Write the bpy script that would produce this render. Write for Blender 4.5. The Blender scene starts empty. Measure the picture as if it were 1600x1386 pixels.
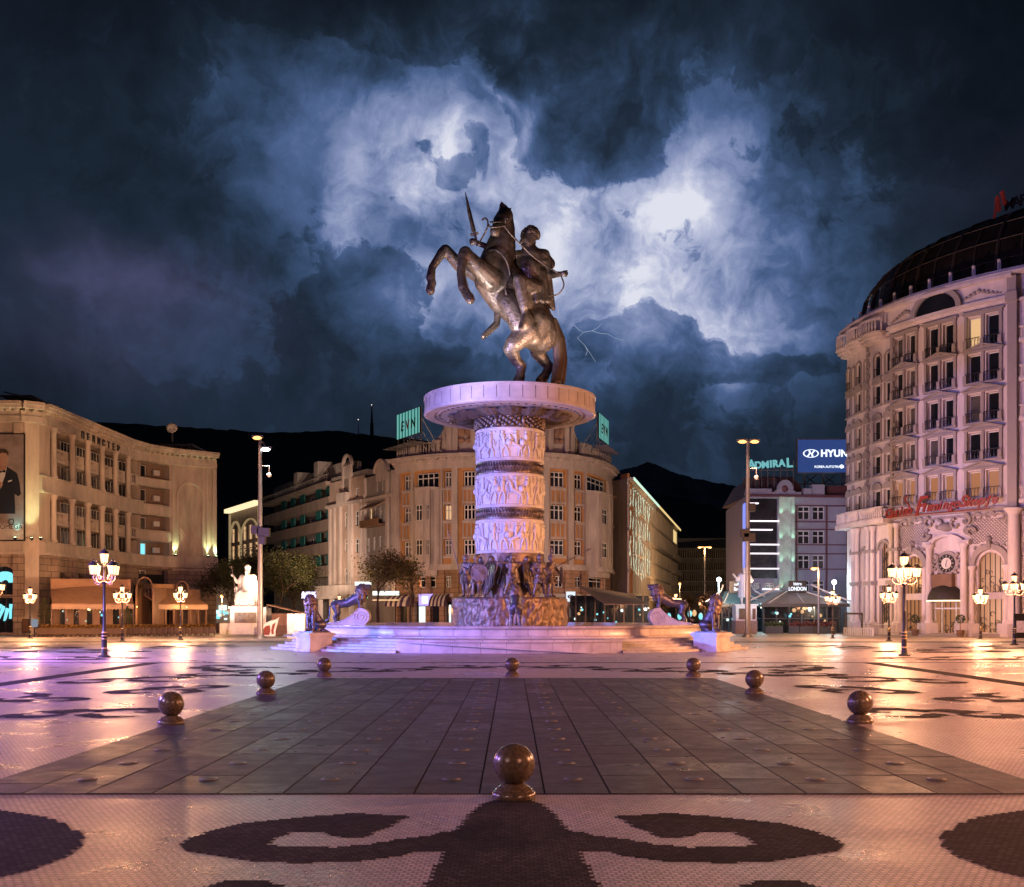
import bpy, bmesh, math, random
from mathutils import Vector, Matrix, noise as mnoise
R = math.radians
SC = bpy.context.scene
COL = SC.collection
random.seed(7)
F, HZ, CX, EYE = 1700.0, 957.0, 800.0, 2.2      # focal length, horizon, centre (photo pixels) and eye height

# ------------------------------------------------------------------ camera
cd = bpy.data.cameras.new('camera'); cam = bpy.data.objects.new('camera', cd); COL.objects.link(cam)
cam.location = (0, 0, EYE); cam.rotation_euler = (R(90), 0, 0)
cd.sensor_width = 36; cd.lens = 36*F/1600; cd.shift_y = (HZ-693)/1600.0
cd.clip_start = 0.1; cd.clip_end = 6000
SC.camera = cam
SC.view_settings.view_transform = 'Standard'; SC.view_settings.look = 'None'
SC.view_settings.exposure = 0; SC.view_settings.gamma = 1
SC.render.engine = 'CYCLES'
SC.cycles.max_bounces = 5; SC.cycles.diffuse_bounces = 2; SC.cycles.glossy_bounces = 3
SC.cycles.sample_clamp_indirect = 3.0; SC.cycles.sample_clamp_direct = 0; SC.cycles.use_denoising = True
SC.cycles.caustics_reflective = False; SC.cycles.caustics_refractive = False

# ------------------------------------------------------------------ world: storm sky at night
def lin(h):
    v = [int(h[i:i+2], 16)/255 for i in (0, 2, 4)]
    return tuple(c/12.92 if c <= .04045 else ((c+.055)/1.055)**2.4 for c in v)+(1,)
W = bpy.data.worlds.new('World'); SC.world = W; W.use_nodes = True
NT = W.node_tree; NT.nodes.clear()
def nd(t, **k):
    n = NT.nodes.new(t)
    for a, b in k.items(): setattr(n, a, b)
    return n
def setin(n, i, v):
    if isinstance(v, bpy.types.NodeSocket): NT.links.new(v, n.inputs[i])
    else: n.inputs[i].default_value = v
def mth(op, a, b=None, c=None, clamp=False):
    n = nd('ShaderNodeMath', operation=op, use_clamp=clamp); setin(n, 0, a)
    if b is not None: setin(n, 1, b)
    if c is not None: setin(n, 2, c)
    return n.outputs[0]
def vmth(op, a, b=None, out=0):
    n = nd('ShaderNodeVectorMath', operation=op); setin(n, 0, a)
    if b is not None: setin(n, 1, b)
    return n.outputs[out]
def noi(vec, scale, detail, rough=.55, dist=0.0):
    n = nd('ShaderNodeTexNoise'); n.noise_dimensions = '3D'; setin(n, 'Vector', vec)
    n.inputs['Scale'].default_value = scale; n.inputs['Detail'].default_value = detail
    n.inputs['Roughness'].default_value = rough; n.inputs['Distortion'].default_value = dist
    return n
def smooth(x, a, b):
    n = nd('ShaderNodeMapRange', interpolation_type='SMOOTHSTEP'); setin(n, 0, x)
    n.inputs[1].default_value = a; n.inputs[2].default_value = b
    return n.outputs[0]
tc = nd('ShaderNodeTexCoord')
sx = nd('ShaderNodeSeparateXYZ'); NT.links.new(tc.outputs['Generated'], sx.inputs[0])
az = mth('ARCTAN2', sx.outputs[0], sx.outputs[1]); el = mth('ARCSINE', sx.outputs[2])
cb = nd('ShaderNodeCombineXYZ'); setin(cb, 0, az); setin(cb, 1, el)
P0 = cb.outputs[0]                                    # (azimuth, elevation) in radians
def warp(v, scale, amp, detail=4, seed=0.0):
    n = noi(vmth('ADD', v, (seed, seed*1.7, seed*.3)), scale, detail)
    d = vmth('SUBTRACT', n.outputs['Color'], (.5, .5, .5))
    m = nd('ShaderNodeVectorMath', operation='MULTIPLY'); NT.links.new(d, m.inputs[0]); m.inputs[1].default_value = (amp, amp, 0)
    return vmth('ADD', v, m.outputs[0])
Pa = warp(warp(P0, 5.0, .10, 3), 17.0, .050, 5, 3.1)   # warp for soft glow
Pb = warp(warp(P0, 11.0, .058, 3, 9.0), 40.0, .020, 4, 5.2) # crisp warp for dark clouds
def blob(P, px, py, rx, ry, rot=0):
    a = math.atan((px-CX)/F); e = math.atan((HZ-py)/math.hypot(F, px-CX))
    m = nd('ShaderNodeMapping', vector_type='TEXTURE'); NT.links.new(P, m.inputs[0])
    m.inputs['Location'].default_value = (a, e, 0); m.inputs['Rotation'].default_value = (0, 0, R(rot))
    m.inputs['Scale'].default_value = (rx/F, ry/F, 1)
    return mth('EXPONENT', mth('MULTIPLY', vmth('DOT_PRODUCT', m.outputs[0], m.outputs[0], 1), -1.0))
def field(P, bl):
    acc = None
    for px, py, rx, ry, rot, amp in bl:
        g = blob(P, px, py, rx, ry, rot)
        acc = mth('MULTIPLY', g, amp) if acc is None else mth('MULTIPLY_ADD', g, amp, acc)
    return acc
GLOW = [(850, 360, 400, 265, 0, .25), (1180, 330, 190, 240, 0, .08), (1200, 545, 130, 60, 0, .10), (960, 600, 200, 30, 0, .05), (330, 130, 330, 90, 8, .03), (720, 190, 320, 100, 0, .09), (250, 560, 420, 130, 0, .02),
        (650, 285, 66, 30, 25, .52), (690, 240, 48, 34, 0, .34), (575, 215, 45, 55, 30, .10), (535, 335, 22, 75, 0, .22), (600, 240, 60, 40, 0, .12),
        (815, 225, 15, 66, -16, .42), (778, 168, 45, 8, -25, .28), (740, 345, 120, 55, 0, .16), (890, 305, 54, 34, 0, .34), (850, 400, 110, 100, 0, .28),
        (1052, 318, 50, 44, 10, .34), (1020, 365, 40, 50, 20, .20), (992, 410, 34, 85, 0, .40), (1065, 440, 55, 70, 0, .26), (1095, 530, 80, 60, 0, .34), (1170, 510, 90, 60, 0, .14), (985, 490, 50, 40, 0, .20), (1065, 285, 50, 34, 0, .20),
        (940, 470, 70, 60, 0, .28), (640, 460, 56, 44, 0, .30), (700, 450, 50, 50, 0, .18), (720, 540, 110, 40, 0, .05), (1080, 250, 140, 60, 0, .09),
        (905, 345, 70, 40, 0, .14), (1130, 400, 90, 130, 0, .10), (560, 400, 110, 110, 0, .06)]
DARK = [(900, 140, 118, 62, 0, 1.0), (890, 220, 56, 50, 0, .9), (985, 215, 60, 34, 0, .7), (1010, 150, 60, 60, 0, .45), (830, 150, 40, 40, 0, .5), (840, 210, 20, 50, 0, .5),
        (590, 425, 105, 50, -14, .72), (520, 500, 80, 80, 0, .55), (590, 540, 120, 45, -10, .72), (720, 365, 60, 26, -10, .36), (706, 272, 24, 24, 0, .75), (742, 235, 18, 26, 0, .5),
        (640, 600, 160, 40, 0, .6), (925, 530, 50, 36, 0, .62), (1036, 548, 56, 54, 0, 2.2), (1105, 577, 42, 26, 0, 1.2), (1195, 580, 78, 19, 0, 1.7),
        (900, 640, 260, 30, 0, .45), (1000, 700, 500, 50, 0, .55), (660, 605, 34, 30, 0, .7), (900, 420, 30, 60, 0, .30), (660, 10, 460, 60, 0, .85), (1250, 30, 300, 60, 0, .5),
        (210, 130, 130, 80, 20, .4), (1500, 130, 300, 220, 0, .5), (120, 300, 260, 200, 0, .35), (330, 640, 400, 60, 0, .6), (840, 575, 120, 20, 0, .3), (960, 250, 50, 26, 0, .5), (620, 330, 22, 26, 0, .3), (1040, 372, 34, 12, 30, .35), (985, 335, 26, 30, 0, .35), (1075, 400, 22, 50, 0, .22), (660, 220, 22, 20, 0, .35)]
def fbm01(vec, s, d, r=.6): return noi(vec, s, d, r).outputs[0]
glow = field(Pa, GLOW)
def voro(vec, scale, detail, sm=.6):
    n = nd('ShaderNodeTexVoronoi', voronoi_dimensions='2D', feature='SMOOTH_F1'); setin(n, 'Vector', vec); n.inputs['Scale'].default_value = scale
    n.inputs['Detail'].default_value = detail; n.inputs['Roughness'].default_value = .55; n.inputs['Smoothness'].default_value = sm; n.inputs['Lacunarity'].default_value = 2.3; n.normalize = True
    return n.outputs['Distance']
puff = voro(Pb, 13.0, 5)                                # billowing cells: 0 at a puff's heart, larger in the creases
tex = fbm01(Pb, 9.0, 9, .62)
tex2 = fbm01(Pa, 26.0, 8, .6)
g2 = mth('MULTIPLY', glow, mth('MULTIPLY_ADD', smooth(tex, .34, .62), .95, .50))
g2 = mth('MULTIPLY', g2, mth('MULTIPLY_ADD', tex2, 1.1, .47))
g2 = mth('MULTIPLY', g2, mth('MULTIPLY_ADD', smooth(puff, .62, .10), .62, .74))
dk = mth('ADD', field(Pb, DARK), mth('MULTIPLY_ADD', fbm01(Pb, 24.0, 9, .68), 1.3, -.65))
dk = mth('ADD', dk, mth('MULTIPLY_ADD', puff, -1.2, .40))
dm = mth('ADD', mth('MULTIPLY', smooth(dk, .38, .54), .74), mth('MULTIPLY', smooth(dk, .1, 1.0), .28))
inner = mth('ADD', mth('MULTIPLY_ADD', fbm01(Pb, 16.0, 9, .62), .55, -.02), mth('MULTIPLY', smooth(puff, .5, .05), .22))   # texture inside dark clouds
keep = mth('SUBTRACT', 1.0, mth('MULTIPLY', dm, mth('SUBTRACT', 1.0, mth('ADD', mth('MULTIPLY', inner, .95), .13))))
lum = mth('MULTIPLY', mth('DIVIDE', g2, mth('MULTIPLY_ADD', g2, .42, .80)), keep)
base = mth('MULTIPLY_ADD', smooth(fbm01(Pa, 6.0, 8, .55), .28, .75), .070, .048)
fade = smooth(el, .62, .22)                                            # the sky darkens toward the zenith
lum = mth('ADD', lum, mth('MULTIPLY', base, mth('MULTIPLY_ADD', fade, .72, .28)))
lum = mth('MULTIPLY', lum, mth('SUBTRACT', 1.0, mth('MULTIPLY', smooth(az, .22, .48), .45)))
cr = nd('ShaderNodeValToRGB'); setin(cr, 0, lum); r_ = cr.color_ramp
r_.elements[0].position = 0; r_.elements[0].color = lin('04070c')
r_.elements[1].position = 1; r_.elements[1].color = lin('dfe1ee')
for p, c in ((.06, '141c27'), (.12, '1f2b3b'), (.22, '324664'), (.38, '4d648f'), (.58, '808eb6'), (.82, 'b2b9d6')):
    e = r_.elements.new(p); e.color = lin(c)
pur = mth('MULTIPLY', field(Pa, [(240, 460, 95, 48, -3, .7), (130, 440, 60, 40, 0, .55), (190, 540, 190, 60, 0, .32), (1560, 270, 120, 60, 0, .10)]), mth('MULTIPLY_ADD', tex2, 1.0, .5))
mx = nd('ShaderNodeMix', data_type='RGBA', blend_type='ADD'); setin(mx, 0, mth('MULTIPLY', pur, .8)); NT.links.new(cr.outputs[0], mx.inputs[6]); mx.inputs[7].default_value = (.050, .036, .085, 1)
hs = nd('ShaderNodeHueSaturation'); NT.links.new(mx.outputs[2], hs.inputs['Color']); hs.inputs['Saturation'].default_value = 1.0
bg = nd('ShaderNodeBackground'); NT.links.new(hs.outputs[0], bg.inputs[0]); bg.inputs[1].default_value = 1.0
wo = nd('ShaderNodeOutputWorld'); NT.links.new(bg.outputs[0], wo.inputs[0])
W.cycles.sampling_method = 'MANUAL'; W.cycles.sample_map_resolution = 256

# ------------------------------------------------------------------ added bare spotlights without fixtures (the town's own lamps light the rest, see below)
def spot(name, loc, target, col, power, size=60, blend=.6, radius=.5):
    l = bpy.data.lights.new(name, 'SPOT'); l.energy = power; l.color = col; l.spot_size = R(size); l.spot_blend = blend; l.shadow_soft_size = radius
    o = bpy.data.objects.new(name, l); COL.objects.link(o); o.location = loc
    o.rotation_euler = (Vector(target)-Vector(loc)).to_track_quat('-Z', 'Y').to_euler(); return o
def point(name, loc, col, power, radius=.3, parent=None):
    l = bpy.data.lights.new(name, 'POINT'); l.energy = power; l.color = col; l.shadow_soft_size = radius
    o = bpy.data.objects.new(name, l); COL.objects.link(o); o.location = loc
    if parent: o.parent = parent
    return o
AMBER = (1, .37, .17)
ORANGE, WARM, VIOLET, BLUE, WHITE = (1, .46, .22), (1, .62, .38), (.52, .30, 1), (.16, .28, 1), (.86, .92, 1)
spot('violet_fill', (-62, 40, 10), (-9, 63, 2), (.46, .30, 1), 46000, 25, .7, 1.0)  # violet spots added for side light from an unseen source
spot('violet_fill', (-28, 48, 7), (-20, 56, 0), (.46, .23, 1), 34000, 150, .9, .8)
spot('violet_fill', (-24, 31, 7), (-14, 34, 0), (.42, .21, 1), 24000, 150, .9, .8)
spot('violet_fill', (-17, 16, 6), (-9, 18, 0), (.80, .48, 1), 4500, 150, .9, .8)
spot('blue_fill', (-44, 34, 3.5), (-6, 58, 1), BLUE, 60000, 60, .8, .4)  # blue spots added low on the left, no source in view
spot('blue_fill', (-40, 56, 4), (0, 70, 2.5), (.14, .26, 1), 60000, 50, .8, .4)
spot('amber_fill', (62, 40, 10), (9, 63, 2), (1, .42, .15), 58000, 25, .7, 1.0)  # orange spots added to tint the right side
spot('amber_fill', (30, 52, 7), (20, 58, 0), AMBER, 30000, 150, .9, .8)
spot('amber_fill', (24, 32, 7), (14, 34, 0), AMBER, 22000, 150, .9, .8)
spot('amber_fill', (17, 16, 6), (9, 18, 0), AMBER, 8500, 150, .9, .8)
spot('rose_fill', (-16, -6, 12), (-3, 14, 0), (1, .56, .46), 5500, 100, .9, 1.0)  # spots added behind the camera to light the near paving
spot('rose_fill', (14, -8, 12), (5, 12, 0), (1, .38, .24), 10500, 100, .9, 1.0)
spot('column_fill', (-30, 52, 1.5), (0, 74, 11), (.84, .80, 1), 5500, 36, .6, .5)  # spots added on either side to light the column
spot('column_fill', (30, 54, 1.5), (0, 74, 10), (1, .46, .14), 12500, 36, .6, .5)
spot('statue_spot', (-9, 40, 1.0), (0, 74, 25), (1, .92, .88), 21000, 14, .4, .5)  # spots added to brighten the bronze rider
spot('statue_spot', (16, 50, 1.0), (1, 74, 25), (1, .74, .56), 6000, 16, .4, .5)
spot('statue_spot', (-3.4, 70.6, 17.0), (-1, 74, 25), (1, .90, .84), 3400, 75, .8, .15)
spot('statue_spot', (3.4, 70.4, 17.0), (1, 74, 24), (1, .74, .55), 2600, 75, .8, .15)
spot('facade_fill', (-12, 60, 14), (48, 104, 26), (.60, .50, 1), 12000, 40, .8, .8)  # spots added to brighten the two hotel fronts
spot('facade_fill', (8, 84, 3), (40, 104, 20), (1, .57, .40), 36000, 75, .8, .8)
spot('facade_fill', (-12, 84, 4), (-43, 118, 13), (1, .57, .31), 25000, 80, .8, .8)
spot('palace_fill', (-26, 106, 5), (-8, 141, 12), (1, .62, .38), 24000, 80, .8, .6)  # spots added to lift the palace front
spot('palace_fill', (25, 112, 5), (8, 142, 12), (1, .60, .34), 24000, 80, .8, .6)
spot('row_fill', (-13, 116, 4), (-26, 158, 12), (1, .70, .52), 36000, 34, .9, .6)  # spots added to bring out the row of houses
spot('row_fill', (-30, 140, 5), (-36, 180, 12), (1, .72, .55), 30000, 90, .8, .6)
spot('street_fill', (44, 150, 6), (24, 200, 12), (1, .66, .42), 48000, 90, .8, .6)  # spot added to light the side street
spot('casino_fill', (28, 96, 5), (33, 130, 9), (.60, .58, 1), 5000, 70, .8, .6)  # spot added to tint the casino front

# ------------------------------------------------------------------ materials
def mat(name, col, rough=.7, metal=0.0, var=.25, vs=1.5, bump=0.0, bs=12.0, emit=None, es=0.0, spec=.5, col2=None, detail=6, stretch=(1, 1, 1), sample=False, rvar=0.0):
    m = bpy.data.materials.new(name); m.use_nodes = True; t = m.node_tree; t.nodes.clear()
    N = lambda ty: t.nodes.new(ty)
    L = t.links.new
    o = N('ShaderNodeOutputMaterial'); b = N('ShaderNodeBsdfPrincipled'); L(b.outputs[0], o.inputs[0])
    b.inputs['Roughness'].default_value = rough; b.inputs['Metallic'].default_value = metal; b.inputs['Specular IOR Level'].default_value = spec
    c = N('ShaderNodeTexCoord'); mp = N('ShaderNodeMapping'); L(c.outputs['Object'], mp.inputs[0]); mp.inputs['Scale'].default_value = stretch
    n = N('ShaderNodeTexNoise'); L(mp.outputs[0], n.inputs['Vector']); n.inputs['Scale'].default_value = vs; n.inputs['Detail'].default_value = detail; n.inputs['Roughness'].default_value = .65
    r = N('ShaderNodeMapRange'); L(n.outputs[0], r.inputs[0]); r.inputs[1].default_value = .3; r.inputs[2].default_value = .7
    mx = N('ShaderNodeMix'); mx.data_type = 'RGBA'; L(r.outputs[0], mx.inputs[0])
    c2 = col2 or tuple(x*(1-var) for x in col)
    mx.inputs[6].default_value = (*c2[:3], 1); mx.inputs[7].default_value = (*[min(1, x*(1+var*.5)) for x in col[:3]], 1)
    L(mx.outputs[2], b.inputs['Base Color'])
    if rvar:
        rr = N('ShaderNodeMapRange'); L(n.outputs[0], rr.inputs[0]); rr.inputs[1].default_value = .3; rr.inputs[2].default_value = .7
        rr.inputs[3].default_value = max(.02, rough-rvar); rr.inputs[4].default_value = min(1, rough+rvar); L(rr.outputs[0], b.inputs['Roughness'])
    if bump:
        n2 = N('ShaderNodeTexNoise'); L(mp.outputs[0], n2.inputs['Vector']); n2.inputs['Scale'].default_value = bs; n2.inputs['Detail'].default_value = 5
        bp = N('ShaderNodeBump'); bp.inputs['Strength'].default_value = bump; bp.inputs['Distance'].default_value = .05; L(n2.outputs[0], bp.inputs['Height']); L(bp.outputs[0], b.inputs['Normal'])
    if emit:
        b.inputs['Emission Color'].default_value = (*emit[:3], 1); b.inputs['Emission Strength'].default_value = es
        if not sample: m.cycles.emission_sampling = 'NONE'
    m['_b'] = b.name
    return m
def bricks(m, scale, bw, rh, mortar=.02, mcol=.35, off=.5, uvw=(0, 1), var=.18, bump=.4, depth=.02):
    """lay a brick/slab pattern over a material made by mat(); uvw = object axes used as (u, v)"""
    t = m.node_tree; b = t.nodes[m['_b']]; L = t.links.new
    c = t.nodes.new('ShaderNodeTexCoord'); s = t.nodes.new('ShaderNodeSeparateXYZ'); L(c.outputs['Object'], s.inputs[0])
    cb = t.nodes.new('ShaderNodeCombineXYZ')
    if uvw[0] == 'xy':
        a = t.nodes.new('ShaderNodeMath'); a.operation = 'ADD'; L(s.outputs[0], a.inputs[0]); L(s.outputs[1], a.inputs[1]); L(a.outputs[0], cb.inputs[0])
    else: L(s.outputs[uvw[0]], cb.inputs[0])
    L(s.outputs[uvw[1]], cb.inputs[1])
    k = t.nodes.new('ShaderNodeTexBrick'); L(cb.outputs[0], k.inputs['Vector']); k.offset = off
    k.inputs['Scale'].default_value = scale; k.inputs['Brick Width'].default_value = bw; k.inputs['Row Height'].default_value = rh
    k.inputs['Mortar Size'].default_value = mortar; k.inputs['Mortar Smooth'].default_value = .1
    k.inputs['Color1'].default_value = (1+var, 1+var, 1+var, 1); k.inputs['Color2'].default_value = (1-var, 1-var, 1-var, 1); k.inputs['Mortar'].default_value = (mcol, mcol, mcol, 1)
    src = b.inputs['Base Color'].links[0].from_socket
    mx = t.nodes.new('ShaderNodeMix'); mx.data_type = 'RGBA'; mx.blend_type = 'MULTIPLY'; mx.inputs[0].default_value = 1
    L(src, mx.inputs[6]); L(k.outputs['Color'], mx.inputs[7]); L(mx.outputs[2], b.inputs['Base Color'])
    bp = t.nodes.new('ShaderNodeBump'); bp.inputs['Strength'].default_value = bump; bp.inputs['Distance'].default_value = depth; bp.invert = True
    L(k.outputs['Fac'], bp.inputs['Height'])
    if b.inputs['Normal'].links: L(b.inputs['Normal'].links[0].from_socket, bp.inputs['Normal'])
    L(bp.outputs[0], b.inputs['Normal'])
    return m
def glow(name, col, s, sample=False): return mat(name, (.02, .02, .02), .5, emit=col, es=s, sample=sample)

M = {}
M['sett_light'] = bricks(mat('light setts', (.44, .38, .36), .33, spec=.45, var=.22, vs=.5, bump=.25, bs=30, rvar=.12, detail=8), 1, .076, .068, .0095, .34, var=.24, bump=.4, depth=.008)
M['sett_dark'] = bricks(mat('dark setts', (.048, .044, .045), .75, spec=.06, var=.6, vs=.8, bump=.25, bs=30, rvar=.1), 1, .076, .068, .0075, .45, var=.35, bump=.55, depth=.008)
M['slab'] = mat('dark granite slabs', (.052, .049, .049), .44, spec=.24, var=.4, vs=2.2, bump=.5, bs=60, rvar=.14, detail=9)
M['joint'] = mat('slab joint', (.012, .011, .011), .9)
M['asphalt'] = mat('asphalt', (.055, .05, .048), .6, var=.3, vs=.6, bump=.2, bs=30)
M['pave'] = bricks(mat('pale pavement', (.34, .30, .27), .5, var=.3, vs=.3), 1, .6, .3, .01, .6)
M['marble'] = mat('marble', (.56, .53, .51), .30, var=.22, vs=1.1, col2=(.38, .34, .34), rvar=.1, detail=9)
M['granite'] = mat('speckled granite', (.10, .078, .055), .28, var=.5, vs=22, detail=4, rvar=.08)
M['bronze'] = mat('bronze', (.21, .165, .14), .38, .5, var=.6, vs=1.8, bump=.9, bs=7, rvar=.2, detail=9)
M['bronze_rough'] = mat('rough cast bronze', (.24, .17, .13), .5, .5, var=.5, vs=3, bump=1.0, bs=3.2)
M['bronze_hair'] = mat('bronze hair', (.19, .14, .11), .5, .5, var=.5, vs=4, bump=1.0, bs=4, stretch=(1, 1, .3))
M['white_stone'] = mat('white carved marble', (.78, .76, .72), .5, var=.15, vs=2, bump=.3, bs=6)
M['relief'] = mat('carved relief stone', (.70, .66, .62), .55, var=.2, vs=2, bump=.4, bs=7)
M['steel'] = mat('galvanised pole', (.16, .15, .15), .45, .5, var=.2, vs=2)
M['black_iron'] = mat('black iron', (.03, .028, .028), .4, .4, var=.2)
M['grey_iron'] = mat('painted grey iron', (.35, .30, .27), .45, .2, var=.2)
M['water'] = mat('pool water', (.01, .03, .07), .06, spec=.6, bump=.5, bs=2)  # blue pool lighting put into the water colour
M['glass_dark'] = mat('dark window glass', (.012, .013, .016), .06, var=.6, vs=.35, spec=.8)
M['glass_curtain'] = mat('curtained window glass', (.10, .09, .08), .25, var=.6, vs=1.2, spec=.8)
M['glass_shop'] = mat('shop glass', (.02, .022, .024), .08, spec=.8)
M['frame_white'] = mat('white window frame', (.62, .60, .57), .45, var=.1)
M['lamp_glass'] = glow('lit lantern glass', (1, .54, .24), 3.4)
M['lamp_white'] = glow('lit white lamp', (.85, .95, 1), 12.0)
M['lamp_orange'] = glow('lit sodium lamp', (1, .42, .12), 3.2)

# ------------------------------------------------------------------ mesh tools
class MB:
    def __init__(s): s.v = []; s.f = []; s.m = []; s.cur = 0
    def vs(s, pts):
        i = len(s.v); s.v.extend([tuple(p) for p in pts]); return i
    def face(s, idx): s.f.append(tuple(idx)); s.m.append(s.cur)
    def hexa(s, p):      # 8 points: bottom 4 ccw, top 4 ccw
        i = s.vs(p)
        for q in ((3, 2, 1, 0), (4, 5, 6, 7), (0, 1, 5, 4), (1, 2, 6, 5), (2, 3, 7, 6), (3, 0, 4, 7)): s.face([i+k for k in q])
    def box(s, x0, x1, y0, y1, z0, z1): s.hexa([(x0, y0, z0), (x1, y0, z0), (x1, y1, z0), (x0, y1, z0), (x0, y0, z1), (x1, y0, z1), (x1, y1, z1), (x0, y1, z1)])
    def lathe(s, prof, n=24, c=(0, 0), a0=0, a1=360, caps=True):
        full = abs(a1-a0) >= 360; k = n if full else n+1; rings = []
        for r, z in prof:
            rings.append(s.vs([(c[0]+r*math.cos(R(a0+(a1-a0)*i/n)), c[1]+r*math.sin(R(a0+(a1-a0)*i/n)), z) for i in range(k)]))
        for a, b in zip(rings, rings[1:]):
            for i in range(n):
                j = (i+1) % k; s.face((a+i, a+j, b+j, b+i))
        if full and caps:
            s.face([rings[0]+i for i in range(n)][::-1]); s.face([rings[-1]+i for i in range(n)])
    def tube(s, pts, rad, n=8, caps=True):
        pts = [Vector(p) for p in pts]; rad = rad if isinstance(rad, (list, tuple)) else [rad]*len(pts); rings = []
        up = None
        for i, p in enumerate(pts):
            d = (pts[min(i+1, len(pts)-1)]-pts[max(i-1, 0)]).normalized()
            if up is None: up = Vector((0, 0, 1)) if abs(d.z) < .9 else Vector((1, 0, 0))
            x = d.cross(up).normalized(); y = x.cross(d).normalized(); up = y
            rings.append(s.vs([p+(x*math.cos(2*math.pi*k/n)+y*math.sin(2*math.pi*k/n))*rad[i] for k in range(n)]))
        for a, b in zip(rings, rings[1:]):
            for k in range(n): s.face((a+k, b+k, b+(k+1) % n, a+(k+1) % n))
        if caps: s.face([rings[0]+k for k in range(n)]); s.face([rings[-1]+k for k in range(n)][::-1])
    def ball(s, c, r, n=10, sc=(1, 1, 1), rot=None):
        m = n//2+1; rings = []
        def tr(x, y, z):
            v = Vector((x*sc[0], y*sc[1], z*sc[2]))*r
            if rot is not None: v = rot @ v
            return (c[0]+v.x, c[1]+v.y, c[2]+v.z)
        top = s.vs([tr(0, 0, 1)]); 
        for i in range(1, m):
            t = math.pi*i/m; rings.append(s.vs([tr(math.sin(t)*math.cos(2*math.pi*k/n), math.sin(t)*math.sin(2*math.pi*k/n), math.cos(t)) for k in range(n)]))
        bot = s.vs([tr(0, 0, -1)])
        for k in range(n): s.face((top, rings[0]+k, rings[0]+(k+1) % n)); s.face((bot, rings[-1]+(k+1) % n, rings[-1]+k))
        for a, b in zip(rings, rings[1:]):
            for k in range(n): s.face((a+k, b+k, b+(k+1) % n, a+(k+1) % n))
    def cone(s, a, b, ra, rb, n=10):   # tapered capsule: closed, for remeshing
        a = Vector(a); b = Vector(b); d = b-a; Ln = max(d.length, 1e-4); d /= Ln
        pts = []; rad = []
        for k in range(4): t = math.pi/2*(k+.35)/4; pts.append(a-d*ra*math.cos(t)); rad.append(ra*math.sin(t))
        for k in range(3): t = (k+.0)/2; pts.append(a+d*Ln*t); rad.append(ra+(rb-ra)*t)
        for k in range(4): t = math.pi/2*(3-k+.35)/4; pts.append(b+d*rb*math.cos(t)); rad.append(rb*math.sin(t))
        s.tube(pts, rad, n)
    def prism(s, poly, z0, z1, T=None):
        T = T or (lambda x, y, z: (x, y, z)); n = len(poly)
        a = s.vs([T(x, y, z0) for x, y in poly]); b = s.vs([T(x, y, z1) for x, y in poly])
        s.face([a+i for i in range(n)][::-1]); s.face([b+i for i in range(n)])
        for i in range(n): j = (i+1) % n; s.face((a+i, a+j, b+j, b+i))
    def mesh(s, name, mats, smooth=False, recalc=True):
        me = bpy.data.meshes.new(name); me.from_pydata(s.v, [], s.f)
        for m in (mats if isinstance(mats, (list, tuple)) else [mats]): me.materials.append(m)
        if s.cur or any(s.m): me.polygons.foreach_set('material_index', s.m)
        if recalc:
            b = bmesh.new(); b.from_mesh(me); bmesh.ops.recalc_face_normals(b, faces=b.faces); b.to_mesh(me); b.free()
        if smooth: me.polygons.foreach_set('use_smooth', [True]*len(me.polygons))
        me.update(); return me
    def build(s, name, mats, parent=None, smooth=False, loc=None, rz=0, recalc=True, sharp=None):
        me = s.mesh(name, mats, smooth, recalc)
        if smooth and sharp: me.set_sharp_from_angle(angle=R(sharp))
        return place(name, me, parent, loc, rz)
def place(name, me, parent=None, loc=None, rz=0, sc=None):
    o = bpy.data.objects.new(name, me); COL.objects.link(o)
    if loc is not None: o.location = loc
    o.rotation_euler.z = rz
    if sc is not None: o.scale = sc if isinstance(sc, (tuple, list)) else (sc,)*3
    if parent: o.parent = parent
    return o
def empty(name, loc=(0, 0, 0), rz=0):
    o = bpy.data.objects.new(name, None); COL.objects.link(o); o.location = loc; o.rotation_euler.z = rz; return o
def tag(o, label=None, cat=None, group=None, kind=None):
    if label: o['label'] = label
    if cat: o['category'] = cat
    if group: o['group'] = group
    if kind: o['kind'] = kind
    return o
def copy_tree(o, parent=None):
    c = o.copy(); COL.objects.link(c)
    if parent: c.parent = parent
    for ch in o.children: copy_tree(ch, c)
    return c
def PX(px, Y): return (px-CX)/F*Y
def PZ(py, Y): return EYE+(HZ-py)/F*Y
def GY(py): return F*EYE/(py-HZ)
def g(px, py): Y = GY(py); return (PX(px, Y), Y)
def remesh(mb, voxel, smooth_it=3, name='tmp'):
    """fuse overlapping closed shapes into one continuous smooth surface"""
    me = mb.mesh(name, [], recalc=False); o = bpy.data.objects.new(name, me); COL.objects.link(o)
    m = o.modifiers.new('r', 'REMESH'); m.mode = 'VOXEL'; m.voxel_size = voxel; m.use_smooth_shade = True
    if smooth_it:
        m = o.modifiers.new('s', 'SMOOTH'); m.iterations = smooth_it; m.factor = .5
    dg = bpy.context.evaluated_depsgraph_get(); out = bpy.data.meshes.new_from_object(o.evaluated_get(dg))
    bpy.data.objects.remove(o); bpy.data.meshes.remove(me); out.name = name
    out.polygons.foreach_set('use_smooth', [True]*len(out.polygons)); return out
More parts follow.
